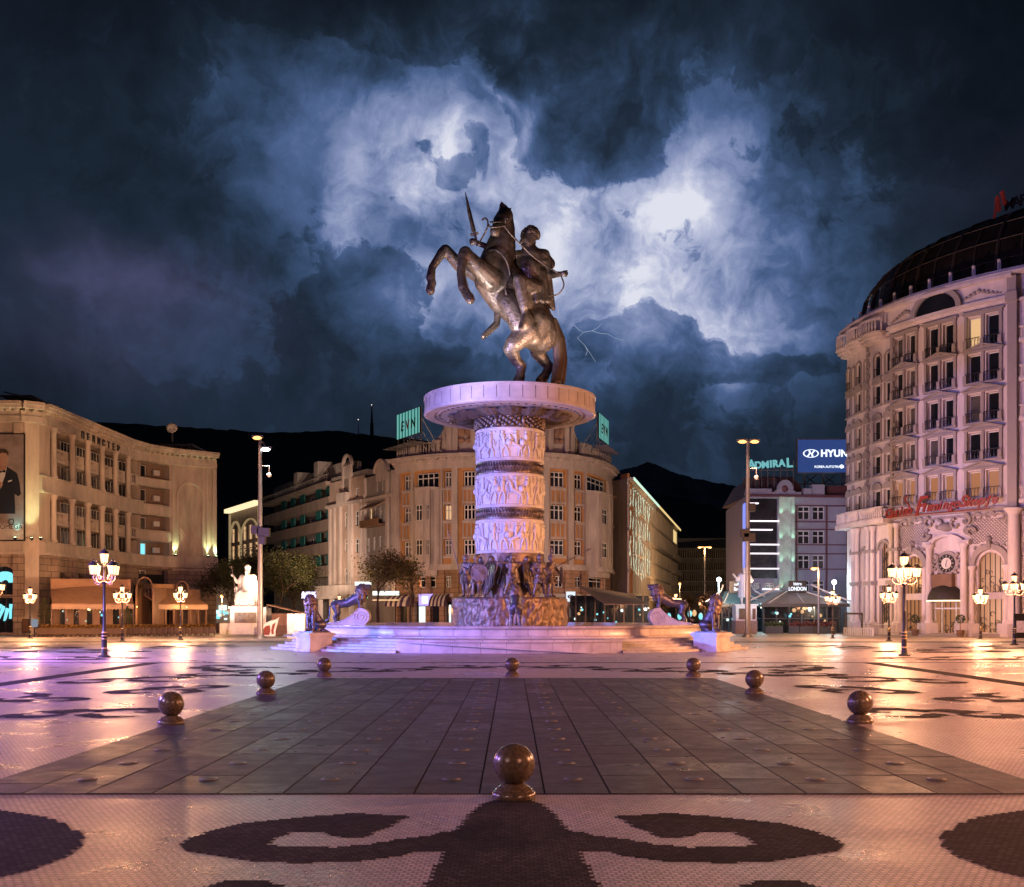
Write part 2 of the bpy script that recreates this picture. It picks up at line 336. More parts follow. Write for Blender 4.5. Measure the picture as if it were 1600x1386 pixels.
def text_mesh(s, size, ext=.02, m=None, bold=0.0, shear=0.0, align='CENTER', space=1.0):
    c = bpy.data.curves.new('t', 'FONT'); c.body = s; c.size = size; c.extrude = ext; c.offset = bold; c.shear = shear; c.align_x = align; c.space_character = space; c.resolution_u = 4
    o = bpy.data.objects.new('t', c); COL.objects.link(o); dg = bpy.context.evaluated_depsgraph_get()
    me = bpy.data.meshes.new_from_object(o.evaluated_get(dg)); bpy.data.objects.remove(o); bpy.data.curves.remove(c)
    me.transform(Matrix.Rotation(R(90), 4, 'X'))
    me.materials.clear()
    if m: me.materials.append(m)
    return me

# ------------------------------------------------------------------ ground
mb = MB(); mb.box(-1500, 1500, -60, 2500, -.5, 0)
tag(mb.build('ground', M['asphalt']), 'dark ground and streets under and beyond the square', kind='structure')
mb = MB(); mb.box(-75, 75, -10, 88, -.2, .004)
tag(mb.build('plaza_paving', M['sett_light']), 'wet pale sett paving of the square', kind='structure')
mb = MB(); mb.box(-74, 74, 84.2, 86, 0, .016); mb.box(-75, -26, 88, 103.5, 0, .02); mb.box(26, 62, 88, 96, 0, .02); mb.box(-26, 26, 88, 138, 0, .02); mb.box(26, 60, 96, 128, 0, .02); mb.box(-45, -26, 103.5, 135, 0, .02)
tag(mb.build('pavement', M['pave']), 'pale slab pavement round the edge of the square', kind='structure')
mb = MB(); mb.box(-75, 75, 78.5, 83.5, 0, .008)
tag(mb.build('road', M['asphalt']), 'dark strip of carriageway crossing behind the fountain', kind='structure')
SL = [mat('granite slab tone', c, r, spec=.25, var=.4, vs=2.6, bump=.5, bs=50, rvar=.14, detail=9) for c, r in (((.046, .043, .042), .40), ((.062, .057, .055), .48), ((.050, .047, .048), .36))]
# dark granite field between the stone balls
FX, FY0, FY1 = 6.72, 13.12, 36.3
mb = MB(); mb.box(-FX, FX, FY0, FY1, 0, .008)
mb.cur = 0
tag(mb.build('slab_bed', M['joint']), 'dark mortar bed showing between the granite slabs', kind='structure')
mb = MB(); rs = random.Random(4); cw = 2*FX/17
for c in range(17):
    x0 = -FX+c*cw; off = rs.choice((0, .5, .22, .75))*1.5; y = FY0-off
    while y < FY1-.02:
        ln = rs.choice((.75, 1.5, 1.5, 1.5, 1.1)); y2 = y+ln
        a, b = max(y, FY0)+.007, min(y2, FY1)-.007
        if b-a > .08:
            mb.cur = rs.choice((0, 0, 1, 2, 3)); t = [rs.uniform(-.0025, .0025) for _ in range(4)]; h = .018
            mb.hexa([(x0+.012, a, 0), (x0+cw-.012, a, 0), (x0+cw-.012, b, 0), (x0+.012, b, 0), (x0+.012, a, h+t[0]), (x0+cw-.012, a, h+t[1]), (x0+cw-.012, b, h+t[2]), (x0+.012, b, h+t[3])])
        y = y2
tag(mb.build('slab_paving', [M['slab'], SL[0], SL[1], SL[2]]), 'dark granite slab field running toward the fountain', kind='structure')
# dark band framing the square
mb = MB(); BX = 15.6
mb.box(-BX-.4, -BX+.4, 20, 47.3, 0, .008); mb.box(BX-.4, BX+.4, 20, 47.3, 0, .008); mb.box(-60, 60, 47.3, 47.75, 0, .009)
tag(mb.build('paving_band', M['sett_dark']), 'narrow dark bands framing the square', kind='structure')
# dark scroll figures, drawn sett by sett
def inside(x, y, poly):
    c = False; j = len(poly)-1
    for i in range(len(poly)):
        xi, yi = poly[i]; xj, yj = poly[j]
        if (yi > y) != (yj > y) and x < (xj-xi)*(y-yi)/(yj-yi)+xi: c = not c
        j = i
    return c
def strips(mb, poly, rh, bw, z=.008):
    ys = [p[1] for p in poly]; k0 = int(min(ys)//rh); k1 = int(max(ys)//rh)+1
    for k in range(k0, k1):
        y = (k+.5)*rh; xs = []
        for i in range(len(poly)):
            (xa, ya), (xb, yb) = poly[i], poly[(i+1) % len(poly)]
            if (ya > y) != (yb > y): xs.append(xa+(y-ya)/(yb-ya)*(xb-xa))
        xs.sort(); o = bw*.5*(k % 2)
        for a, b in zip(xs[::2], xs[1::2]):
            a = round((a-o)/bw)*bw+o; b = round((b-o)/bw)*bw+o
            if b > a+1e-4:
                i = mb.vs([(a, k*rh, z), (b, k*rh, z), (b, (k+1)*rh, z), (a, (k+1)*rh, z)]); mb.face((i, i+1, i+2, i+3))
fr = [(800, 1246), (845, 1256), (865, 1272), (885, 1296), (920, 1305), (965, 1310), (1020, 1320), (1080, 1325), (1160, 1324), (1180, 1320), (1170, 1310), (1140, 1300), (1100, 1301), (1065, 1310),
      (1040, 1310), (1000, 1297), (962, 1276), (1050, 1271), (1150, 1280), (1225, 1287), (1275, 1300), (1300, 1310), (1317, 1322), (1300, 1332), (1250, 1340), (1200, 1347), (1125, 1349), (1050, 1347),
      (1000, 1341), (960, 1335), (940, 1330), (905, 1332), (915, 1350), (925, 1370), (945, 1400), (985, 1450), (1040, 1520), (800, 1560)]
side = [(1470, 1310), (1490, 1290), (1530, 1277), (1600, 1266), (1700, 1266), (1790, 1290), (1800, 1320), (1740, 1350), (1660, 1370), (1600, 1371), (1545, 1358), (1500, 1341), (1476, 1325)]
low = [(1160, 1386), (1170, 1380), (1200, 1376), (1235, 1376), (1270, 1384), (1310, 1400), (1330, 1440), (1180, 1440), (1150, 1410)]
mb = MB()
for pl in (fr, side, low):
    q = [g(*p) for p in pl]
    if pl is fr: strips(mb, q+[(-x, y) for x, y in q[::-1]], .068, .076)
    else: strips(mb, q, .068, .076); strips(mb, [(-x, y) for x, y in q], .068, .076)
def spiral(cx, cy, r, turns, w, a0, sgn=1, n=30, tail=None):
    """a curl: fat band winding in, as a closed outline"""
    A = []; B = []
    for i in range(n+1):
        t = i/n; a = a0+sgn*turns*2*math.pi*t; rr = r*(1-.80*t); ww = w*(.35+1.0*math.sin(math.pi*min(1, t*1.15+.02))*(1-.3*t))
        A.append((cx+(rr+ww/2)*math.cos(a), cy+(rr+ww/2)*math.sin(a))); B.append((cx+(rr-ww/2)*math.cos(a), cy+(rr-ww/2)*math.sin(a)))
    return A+B[::-1]
def scroll(mb, cx, cy, s, rot, flip=1, rh=.1, bw=.12):
    c, sn = math.cos(rot), math.sin(rot)
    T = lambda x, y: (cx+s*(flip*x*c-y*sn), cy+s*(flip*x*sn+y*c))
    for i_, pl in enumerate((spiral(1.0, 0, .75, .8, .42, math.pi, 1), spiral(-.9, .2, .6, .8, .36, 0, 1), [(-.4, .1), (0, -.25), (.4, -.1), (.9, -.9), (.3, -.55), (-.2, -.75), (-.9, -.35)], [(.2, .1), (.5, .8), (1.3, 1.1), (.4, 1.15), (-.1, .6)])):
        strips(mb, [T(x, y) for x, y in pl], rh, bw, .008+.002*i_)
fi_ = 0
for x, y, s, r0, f in ((9.6, 16.5, 1.15, .2, 1), (12.4, 20.5, 1.3, 1.4, -1), (9.4, 23.8, 1.15, 2.9, 1), (12.6, 27.6, 1.35, .5, 1), (9.8, 31.2, 1.3, 1.9, -1), (12.7, 35.4, 1.5, 2.6, 1), (9.4, 38.5, 1.5, .1, 1), (5.4, 41.2, 1.7, .0, 1), (11.5, 43.0, 1.7, .9, -1), (1.6, 43.6, 1.3, .2, 1),
                       (19.5, 24, 1.5, .5, 1), (20, 30, 1.6, 2, -1), (21, 37, 1.9, .4, 1), (26, 42, 2.2, 2.4, 1), (20.5, 51.5, 2.2, .1, 1), (28, 54, 2.6, 1.2, -1), (24, 61, 2.6, .4, 1), (34, 50, 2.6, .8, 1), (21, 70, 2.6, 2.2, 1), (31, 68, 3, .5, 1)):
    for sg in (1, -1):
        k = MB(); scroll(k, x, y, s, r0, f, .1 if y < 38 else .2, .12); fi_ = (fi_+1) % 7; k.v = [(a, b, c_+.0007*fi_) for a, b, c_ in k.v]
        n0 = len(mb.v); mb.v += [(sg*a, b, z) for a, b, z in k.v]; mb.f += [tuple(i+n0 for i in (q if sg > 0 else q[::-1])) for q in k.f]; mb.m += k.m
tag(mb.build('paving_scrolls', M['sett_dark'], recalc=False), 'dark curling figures laid into the pale setts', kind='structure')

# stone balls
mb = MB(); mb.lathe([(.255, 0), (.262, .03), (.25, .07), (.225, .085), (.225, .10), (.20, .115), (.19, .13), (.165, .145), (.13, .17)], 32)
ball_base = mb.mesh('base', M['granite'], True); ball_base.set_sharp_from_angle(angle=R(50))
mb = MB(); mb.ball((0, 0, .395), .248, 32); ball_mesh = mb.mesh('ball', M['granite'], True)
BL = ['nearest speckled stone ball standing at the front edge of the dark slabs', 'stone ball on the left slab edge, nearest to the camera of the three there', 'stone ball on the left slab edge, middle of the three there',
      'stone ball at the far left corner of the dark slab field', 'small stone ball at the far middle of the slab field, below the monument', 'stone ball at the far right corner of the dark slab field',
      'stone ball on the right slab edge, middle of the three there', 'stone ball on the right slab edge, nearest to the camera of the three there']
for (px, py), lb in zip([(803, 1250), (265, 1133), (414, 1086), (506, 1057.5), (800, 1057), (1084, 1057.5), (1180, 1085), (1346, 1131)], BL):
    x, y = g(px, py); e = empty('stone_ball', (x, y+.1, .012), rs.uniform(0, 6)); tag(e, lb, 'stone ball', 'speckled stone balls round the slab field')
    place('base', ball_base, e); place('ball', ball_mesh, e)
# floor lights set in the slabs
mb = MB(); mb.lathe([(.125, 0), (.125, .010), (.115, .012)], 20); mb.lathe([(.09, .0122), (.088, .0150)], 20)
ring = mb.mesh('floor_nozzle', mat('brushed steel ring', (.22, .21, .20), .42, .7), True)
cover = MB(); cover.lathe([(.08, .0125), (.078, .0165)], 16); cover = cover.mesh('cover', mat('dark nozzle grille', (.03, .03, .03), .5))
for i in range(8):
    for j in range(14):
        if FY0+1.1+1.52*j < FY1-.5:
            o = place('floor_nozzle', ring, None, ((i-3.5)*1.585, FY0+1.1+1.52*j, .0185))
            tag(o, 'flush round steel nozzle cover set in the dark slabs', 'nozzle cover', 'round nozzle covers in the slab field')
            place('grille', cover, o)

# ------------------------------------------------------------------ fountain and column
FC = (-.15, 74.5)            # centre
fnt = empty('fountain', (FC[0], FC[1], 0)); tag(fnt, 'round marble fountain with steps and a wide pool under the rider monument', 'fountain')
M['marble_wall'] = bricks(mat('marble wall', (.56, .52, .50), .32, var=.25, vs=1.1, col2=(.38, .33, .33), detail=9), 1, 1.3, 3, .02, .5, off=0, uvw=('xy', 2), bump=.2, var=.08)
mb = MB()
for k in range(5):
    r = 16.95-.45*k; z = .145*(k+1)
    for a0, a1 in ((-90-58, -90-21.2), (-90+21.2, -90+58)): mb.lathe([(r-.6, z-.145), (r, z-.145), (r, z-.03), (r+.03, z-.03), (r+.03, z), (r-.6, z)], 40, a0=a0, a1=a1)
mb.build('steps', M['marble'], fnt)
mb = MB(); mb.lathe([(13.2, 0), (16.75, 0), (16.75, .60), (16.85, .60), (16.85, .725), (13.2, .725)], 40, a0=-111.4, a1=-68.6)
i = mb.vs([(16.75*math.cos(R(a)), 16.75*math.sin(R(a)), z) for a in (-111.4, -68.6) for z in (0, .725)]+[(13.5*math.cos(R(a)), 13.5*math.sin(R(a)), z) for a in (-111.4, -68.6) for z in (0, .725)])
mb.face((i, i+1, i+5, i+4)); mb.face((i+2, i+3, i+7, i+6))
mb.build('front_wall', M['marble_wall'], fnt)
mb = MB()
for t in range(30):      # slanting kerb across the front wall
    def q(t): 
        a = R(-109+36*t/30.); r = 16.98; z = .66-.60*(t/30.); return (r*math.cos(a), r*math.sin(a), z, math.cos(a), math.sin(a))
    a, b = q(t), q(t+1)
    mb.hexa([(a[0]-.3*a[3], a[1]-.3*a[4], a[2]-.09), (b[0]-.3*b[3], b[1]-.3*b[4], b[2]-.09), (b[0], b[1], b[2]-.09), (a[0], a[1], a[2]-.09), (a[0]-.3*a[3], a[1]-.3*a[4], a[2]), (b[0]-.3*b[3], b[1]-.3*b[4], b[2]), (b[0], b[1], b[2]), (a[0], a[1], a[2])])
mb.build('slanting_kerb', M['marble'], fnt)
mb = MB(); mb.lathe([(0.1, .70), (15.2, .70), (15.2, .722), (0.1, .722)], 72, caps=False); mb.build('terrace', M['marble'], fnt)
mb = MB(); mb.lathe([(12.75, .72), (13.0, .72), (13.0, .80), (12.85, .84), (12.8, 1.02), (12.82, 1.2), (12.9, 1.27), (13.02, 1.29), (13.05, 1.37), (12.98, 1.42), (12.3, 1.42), (12.3, .72)], 96, caps=False)
mb.build('pool_wall', M['marble_wall'], fnt, True, sharp=35)
mb = MB(); mb.lathe([(.1, 1.05), (12.32, 1.05)], 72, caps=False); mb.build('pool_water', M['water'], fnt)
# corner pedestals
def pedestal(x, y, label):
    e = empty('lion_pedestal', (x, y, 0), math.atan2(y-FC[1], x-FC[0])+R(90)); tag(e, label, 'pedestal', 'square marble pedestals at the fountain steps')
    b = MB(); b.box(-.72, .72, -.9, .9, 0, .16); b.box(-.62, .62, -.8, .8, .16, .82); b.build('block', M['marble'], e)
    b = MB(); b.box(-.68, .68, -.86, .86, .82, .89); b.box(-.76, .76, -.94, .94, .89, 1.0); b.box(-.7, .7, -.88, .88, 1.0, 1.06); b.build('cap', M['marble'], e); return e
pedL = pedestal(-11.25, 61.9, 'square marble pedestal under the seated lion left of the fountain')
pedR = pedestal(11.35, 61.9, 'square marble pedestal under the seated lion right of the fountain')

# the column
mon = empty('monument_column', (FC[0], FC[1], 0)); tag(mon, 'round carved stone column with bronze bands and a wide disc top in the fountain', 'column')
mb = MB(); prof = [(3.72, .9), (3.78, 1.6), (3.70, 2.2), (3.76, 2.8), (3.74, 3.2), (0.5, 3.2)]
mb.lathe(prof, 72, caps=False); o = mb.build('bronze_drum', M['bronze_rough'], mon, True, sharp=40)
# lumpy cast surface
b = bmesh.new(); b.from_mesh(o.data); bmesh.ops.subdivide_edges(b, edges=b.edges, cuts=4, use_grid_fill=True)
for v in b.verts:
    r = math.hypot(v.co.x, v.co.y)
    if r > 3.5 and v.co.z < 3.19:
        n_ = mnoise.ridged_multi_fractal(Vector((v.co.x*2.2, v.co.y*2.2, v.co.z*1.5)), .8, 2.2, 4, 1.0, 2.0)*.13
        v.co.x *= 1+n_/r; v.co.y *= 1+n_/r
b.to_mesh(o.data); b.free()
RC = 2.26
mb = MB(); mb.lathe([(RC-.25, 3.1), (RC-.2, 6.3)], 48, caps=False); mb.build('core', M['bronze_rough'], mon, True)
# sun-ray relief round the foot
mb = MB()
for k in range(10):
    A = 2*math.pi*k/10+.3
    for j in range(-6, 7):
        a = A+j*.045; a2 = A+j*.02
        p0 = (1.9*math.cos(a2), 1.9*math.sin(a2), 5.9); p1 = ((2.55+.25*abs(math.cos(j)))*math.cos(a), (2.55+.25*abs(math.cos(j)))*math.sin(a), 3.25+.15*abs(j))
        mb.tube([p0, p1], [.05, .10], 5)
    mb.ball((2.02*math.cos(A), 2.02*math.sin(A), 5.75), .26, 12, (1, 1, 1))
mb.build('ray_relief', M['bronze'], mon, True)
z0 = [(6.23, 8.40, 'carved'), (9.29, 11.46, 'carved'), (12.40, 14.5, 'carved')]
def band_trim(mb, z, r=RC): mb.lathe([(r, z-.13), (r+.07, z-.11), (r+.10, z-.05), (r+.06, z-.0), (r+.09, z+.04), (r, z+.08)], 64, caps=False)
def relief_figs(seed, z0, z1, ra):
    """low-relief procession of soldiers and horses wrapped round the drum"""
    rr = random.Random(seed); mb = MB(); n = 18; H = (z1-z0)*.86
    def T(a, s, z, d): r = RC+d; return (r*math.cos(a+s/RC), r*math.sin(a+s/RC), z)
    for k in range(n):
        a = 2*math.pi*(k+rr.uniform(-.2, .2))/n; b = z0+.16
        def L(s0, h0, s1, h1, r0, r1, d=.02): mb.cone(T(a, s0, b+h0*H, d), T(a, s1, b+h1*H, d), r0, r1, 6)
        f = rr.choice((-1, 1)); lean = rr.uniform(-.12, .12)
        if k % 3 == 2:       # rider on a rearing horse
            L(-.35*f, .34, .22*f, .50, .14, .16); L(.22*f, .5, .42*f, .80, .12, .08); L(.42*f, .80, .60*f, .72, .08, .05)
            L(-.35*f, .34, -.45*f, .02, .09, .04); L(-.28*f, .3, -.18*f, .02, .08, .04); L(.25*f, .42, .55*f, .34, .07, .04); L(.55*f, .34, .5*f, .16, .04, .03); L(-.42*f, .4, -.6*f, .15, .05, .02)
            L(-.05*f, .52, .0, .80, .10, .11); mb.ball(T(a, 0, b+.92*H, .03), .10, 8); L(0, .76, .3*f, .86, .05, .04)
        else:
            L(0, .48, lean, .78, .12, .14); mb.ball(T(a, lean*1.2, b+.91*H, .03), .105, 8)
            L(-.05, .46, -.20*f, .24, .09, .07); L(-.2*f, .24, -.28*f, .0, .065, .04); L(.06, .46, .20*f, .25, .09, .07); L(.2*f, .25, .16*f, .0, .065, .04)
            L(lean, .76, .28*f, .62, .06, .05); L(.28*f, .62, .42*f, .78, .05, .04); L(lean, .75, -.25*f, .6, .06, .045); L(-.25*f, .6, -.3*f, .42, .045, .04)
            if k % 2: mb.ball(T(a, -.3*f, b+.52*H, .03), .24, 12, (1, 1, 1), None)
            L(.42*f, .25, .36*f, 1.0, .02, .02)
        for _ in range(5):
            s = rr.uniform(-.4, .4); h = rr.uniform(0, .95); L(s, h, s+rr.uniform(-.1, .1), min(1, h+.12), .035, .025, .0)
    return mb.build('carved_figures', M['relief'], None, True)
for i, (a, b_, _) in enumerate(z0):
    mb = MB(); mb.lathe([(RC-.02, a), (RC-.02, b_)], 64, caps=False); band_trim(mb, a+.06); band_trim(mb, b_-.03)
    o = mb.build('carved_band', M['relief'], mon, True, sharp=40)
    f = relief_figs(11+i, a, b_, 0); f.parent = o
for a, b_ in ((8.40, 9.29), (11.46, 12.40)):
    mb = MB(); mb.lathe([(RC+.01, a+.05), (RC+.04, (a+b_)/2), (RC+.01, b_-.05)], 64, caps=False)
    for k in range(72):
        A = 2*math.pi*k/72
        for s in (-1, 1):
            mb.tube([((RC+.03)*math.cos(A), (RC+.03)*math.sin(A), a+.15), ((RC+.09)*math.cos(A+s*.03), (RC+.09)*math.sin(A+s*.03), (a+b_)/2+.05), ((RC+.03)*math.cos(A+s*.043), (RC+.03)*math.sin(A+s*.043), b_-.18)], [.03, .045, .02], 5)
    mb.build('bronze_band', M['bronze'], mon, True)
# neck with bronze garland spreading under the disc
mb = MB(); mb.lathe([(RC-.1, 14.5), (RC-.05, 14.6), (RC, 14.9), (RC+.05, 15.25), (RC+.3, 15.5)], 64, caps=False)
for k in range(8):
    A = 2*math.pi*k/8+.39; mb.tube([((RC+.1)*math.cos(A), (RC+.1)*math.sin(A), 14.55), ((RC+.12)*math.cos(A), (RC+.12)*math.sin(A), 15.5)], .12, 6)
    for j in range(16):
        B = A+.06+.68*j/16; zz = 14.7+.7*((j*7) % 5)/5
        mb.ball(((RC+.08)*math.cos(B), (RC+.08)*math.sin(B), zz), .15, 6)
mb.build('neck', M['bronze'], mon, True)
mb = MB(); NN = 192; rows = []
for j in range(7):
    t = j/6; ring_ = []
    for i in range(NN):
        A = 2*math.pi*i/NN; lobe = abs(math.sin(A*7)); r = RC+.15+t*(1.35+.55*lobe); z = 15.50-.42*math.sin(t*math.pi*.5)*0-.36*(1-t)*.4-.30*math.sin(math.pi*t)*(.4+.6*lobe)-.06*math.sin(A*56)*t
        ring_.append((r*math.cos(A), r*math.sin(A), min(z, 15.59)))
    rows.append(mb.vs(ring_))
for a, c in zip(rows, rows[1:]):
    for i in range(NN): mb.face((a+i, a+(i+1) % NN, c+(i+1) % NN, c+i))
mb.build('drapery', M['bronze'], mon, True)
DR = 5.86
M['marble_disc'] = mat('marble disc cladding', (.56, .50, .50), .35, var=.2, vs=.9, col2=(.40, .36, .36), detail=9)
mb = MB(); mb.lathe([(1.5, 15.62), (5.0, 15.60), (5.02, 15.68), (5.16, 15.68), (5.18, 15.58), (DR-.12, 15.56), (DR, 15.62), (DR, 15.78), (DR-.03, 15.80), (DR-.03, 16.62), (DR+.02, 16.65), (DR+.02, 16.80), (DR-.2, 16.84), (.5, 16.84)], 96, caps=False)
disc = mb.build('disc', M['marble_disc'], mon, True, sharp=25)
mb = MB()
for k in range(44):
    A = 2*math.pi*k/44; c, s = math.cos(A), math.sin(A); r = DR-.024
    mb.hexa([(r*c-s*x, r*s+c*x, z) for z in (15.82, 16.60) for x in (-.012, .012)][:2]+[((r-.05)*c-s*x, (r-.05)*s+c*x, 15.82) for x in (.012, -.012)]+[(r*c-s*x, r*s+c*x, 16.60) for x in (-.012, .012)]+[((r-.05)*c-s*x, (r-.05)*s+c*x, 16.60) for x in (.012, -.012)])
mb.build('cladding_joints', M['joint'], disc)
mb = MB()
for k in range(56):
    A = 2*math.pi*k/56; c, s = math.cos(A), math.sin(A); mb.box(0, 0, 0, 0, 0, 0) if False else None
    P = lambda r, x, z: (r*c-s*x, r*s+c*x, z)
    mb.hexa([P(4.72, -.07, 15.57), P(4.86, -.07, 15.57), P(4.86, .07, 15.57), P(4.72, .07, 15.57), P(4.72, -.07, 15.64), P(4.86, -.07, 15.64), P(4.86, .07, 15.64), P(4.72, .07, 15.64)])
mb.build('light_slots', M['black_iron'], disc)

# ------------------------------------------------------------------ facade tools
class FR:
    """a facade line: s runs left to right as seen from the street, d outward, z up"""
    def __init__(f, pts, smooth=None):
        f.p = [Vector((x, y)) for x, y in pts]; f.c = [0]
        for a, b in zip(f.p, f.p[1:]): f.c.append(f.c[-1]+(b-a).length)
        f.L = f.c[-1]; f.curved = len(pts) > 2
        f.n = []
        for i in range(len(pts)):
            d = Vector((0, 0))
            if i > 0: d += (f.p[i]-f.p[i-1]).normalized()
            if i < len(pts)-1: d += (f.p[i+1]-f.p[i]).normalized()
            d.normalize(); f.n.append(Vector((d.y, -d.x)))
    def sn(f, s):
        i = 0
        while i < len(f.c)-2 and s > f.c[i+1]: i += 1
        t = (s-f.c[i])/(f.c[i+1]-f.c[i]); tt = min(1, max(0, t))
        n = (f.n[i]*(1-tt)+f.n[i+1]*tt).normalized() if f.curved else f.n[0]
        return f.p[i]+(f.p[i+1]-f.p[i])*t, n
    def P(f, s, d, z): p, n = f.sn(s); return (p.x+n.x*d, p.y+n.y*d, z)
    def rz(f, s): n = f.sn(s)[1]; return math.atan2(n.y, n.x)+math.pi/2
    def px(f, px):
        """s where the facade meets the sight line of photo column px"""
        best = None
        for i in range(len(f.p)-1):
            a, b = f.p[i], f.p[i+1]; k = (px-CX)/F
            den = (b.x-a.x)-k*(b.y-a.y)
            if abs(den) > 1e-9:
                t = (k*a.y-a.x)/den
                if -1e-6 <= t <= 1+1e-6: return f.c[i]+t*(f.c[i+1]-f.c[i])
                e = abs(t-.5)
                if best is None or e < best[0]: best = (e, f.c[i]+t*(f.c[i+1]-f.c[i]))
        return best[1]
    def Z(f, px, py): p, n = f.sn(f.px(px)); return PZ(py, p.y)
def arc(cx, cy, r, a0, a1, n): return [(cx+r*math.cos(R(a0+(a1-a0)*i/n)), cy+r*math.sin(R(a0+(a1-a0)*i/n))) for i in range(n+1)]
def cuts(f, s0, s1):
    if not f.curved: return [s0, s1]
    n = max(1, int(math.ceil((s1-s0)/1.3))); return [s0+(s1-s0)*i/n for i in range(n+1)]
def fbox(mb, f, s0, s1, d0, d1, z0, z1):
    c = cuts(f, s0, s1); rows = []
    for s in c: rows.append(mb.vs([f.P(s, d0, z0), f.P(s, d1, z0), f.P(s, d1, z1), f.P(s, d0, z1)]))
    for a, b in zip(rows, rows[1:]):
        for k in range(4): mb.face((a+k, b+k, b+(k+1) % 4, a+(k+1) % 4))
    a = rows[0]; mb.face((a, a+1, a+2, a+3)); a = rows[-1]; mb.face((a+3, a+2, a+1, a))
def fwall(mb, f, s0, s1, z0, z1, holes=(), d=0.0, depth=.4):
    hs = [h for h in holes if h[1] > s0 and h[0] < s1 and h[3] > z0 and h[2] < z1]
    S = sorted(set([round(x, 4) for x in cuts(f, s0, s1)]+[round(min(max(h[i], s0), s1), 4) for h in hs for i in (0, 1)])); Zs = sorted(set([z0, z1]+[round(min(max(h[i], z0), z1), 4) for h in hs for i in (2, 3)]))
    for a, b in zip(S, S[1:]):
        for c, e in zip(Zs, Zs[1:]):
            ms, mz = (a+b)/2, (c+e)/2
            if any(h[0] < ms < h[1] and h[2] < mz < h[3] for h in hs): continue
            i = mb.vs([f.P(a, d, c), f.P(b, d, c), f.P(b, d, e), f.P(a, d, e)]); mb.face((i, i+1, i+2, i+3))
    for h in hs:
        a, b, c, e = h[:4]
        for q in (((a, c), (a, e)), ((b, e), (b, c)), ((a, e), (b, e)), ((b, c), (a, c))):
            (sa, za), (sb, zb) = q; i = mb.vs([f.P(sa, d, za), f.P(sb, d, zb), f.P(sb, d-depth, zb), f.P(sa, d-depth, za)]); mb.face((i, i+1, i+2, i+3))
def farch(mb, f, s0, s1, zs, d0, d1, ztop=None, n=14, filled=True, band=None):
    """spandrels over an arched opening whose rectangular hole runs up to ztop; or a raised arch band"""
    c = (s0+s1)/2; r = (s1-s0)/2; k = ((ztop or zs+r)-zs)/r
    for i in range(n):
        a, b = math.pi*i/n, math.pi*(i+1)/n
        xa, za, xb, zb = c-r*math.cos(a), zs+k*r*math.sin(a), c-r*math.cos(b), zs+k*r*math.sin(b)
        if band:
            q = 1+band/r; ya, wa, yb, wb = c-r*q*math.cos(a), zs+k*r*q*math.sin(a), c-r*q*math.cos(b), zs+k*r*q*math.sin(b)
        else: ya, wa, yb, wb = xa, zs+r*k+.001, xb, zs+r*k+.001
        mb.hexa([f.P(xa, d0, za), f.P(xb, d0, zb), f.P(xb, d1, zb), f.P(xa, d1, za), f.P(ya, d0, wa), f.P(yb, d0, wb), f.P(yb, d1, wb), f.P(ya, d1, wa)])
def ffpoly(mb, f, poly, d0, d1):
    """extrude a polygon given in (s, z) across the facade"""
    n = len(poly); a = mb.vs([f.P(s, d0, z) for s, z in poly]); b = mb.vs([f.P(s, d1, z) for s, z in poly])
    mb.face([a+i for i in range(n)][::-1]); mb.face([b+i for i in range(n)])
    for i in range(n): j = (i+1) % n; mb.face((a+i, a+j, b+j, b+i))
def mass(mb, front, back, z0, z1):
    """roof, side and back walls behind a facade line"""
    pts = list(front)+list(back); n = len(pts); a = mb.vs([(x, y, z0) for x, y in pts]); b = mb.vs([(x, y, z1) for x, y in pts])
    mb.face([b+i for i in range(n)])
    for i in range(len(front)-1, n): j = (i+1) % n; mb.face((a+i, a+j, b+j, b+i))
class Bld:
    def __init__(s, name, base, label, cat='building', group=None):
        s.b = Vector((base[0], base[1], 0)); s.e = empty(name, s.b); tag(s.e, label, cat, group)
    def add(s, mb, name, mats, parent=None, smooth=False, sharp=40, label=None):
        o = mb.build(name, mats, parent or s.e, smooth, None if parent else -s.b, sharp=sharp)
        if label: o['label'] = label
        return o
    def put(s, name, me, p, rz=0, parent=None, sc=None):
        return place(name, me, parent or s.e, Vector(p)-s.b if not parent else p, rz, sc)
WC = {}
def window_meshes(w, h, cols=2, transom=.68, fw=.07, frame='frame_white', pane='glass_dark', rows=0):
    k = (round(w, 2), round(h, 2), cols, transom, fw, frame, pane, rows)
    if k in WC: return WC[k]
    mb = MB(); a = w/2
    mb.box(-a, a, -.06, .02, 0, fw); mb.box(-a, a, -.06, .02, h-fw, h); mb.box(-a, -a+fw, -.06, .02, fw, h-fw); mb.box(a-fw, a, -.06, .02, fw, h-fw)
    for i in range(1, cols): x = -a+w*i/cols; mb.box(x-fw*.7, x+fw*.7, -.05, .02, fw, h-fw)
    if transom: mb.box(-a+fw, a-fw, -.055, .02, h*transom-fw*.6, h*transom+fw*.6)
    for i in range(1, rows): z = h*i/rows; mb.box(-a+fw, a-fw, -.045, .02, z-.02, z+.02)
    fm = mb.mesh('window', M[frame])
    mb = MB(); mb.box(-a+fw*.5, a-fw*.5, 0.0, .015, fw*.5, h-fw*.5); pm = mb.mesh('pane', M[pane])
    WC[k] = (fm, pm); return WC[k]
wrs = random.Random(77)
def win(B, f, s, z, w, h, d=-.28, **k):
    if k.get('pane', 'glass_dark') == 'glass_dark' and wrs.random() < .3: k['pane'] = 'win_warm' if wrs.random() < .06 else 'glass_curtain'
    fm, pm = window_meshes(w, h, **k)
    o = B.put('window', fm, f.P(s, d, z), f.rz(s)); p = place('pane', pm, o); return o
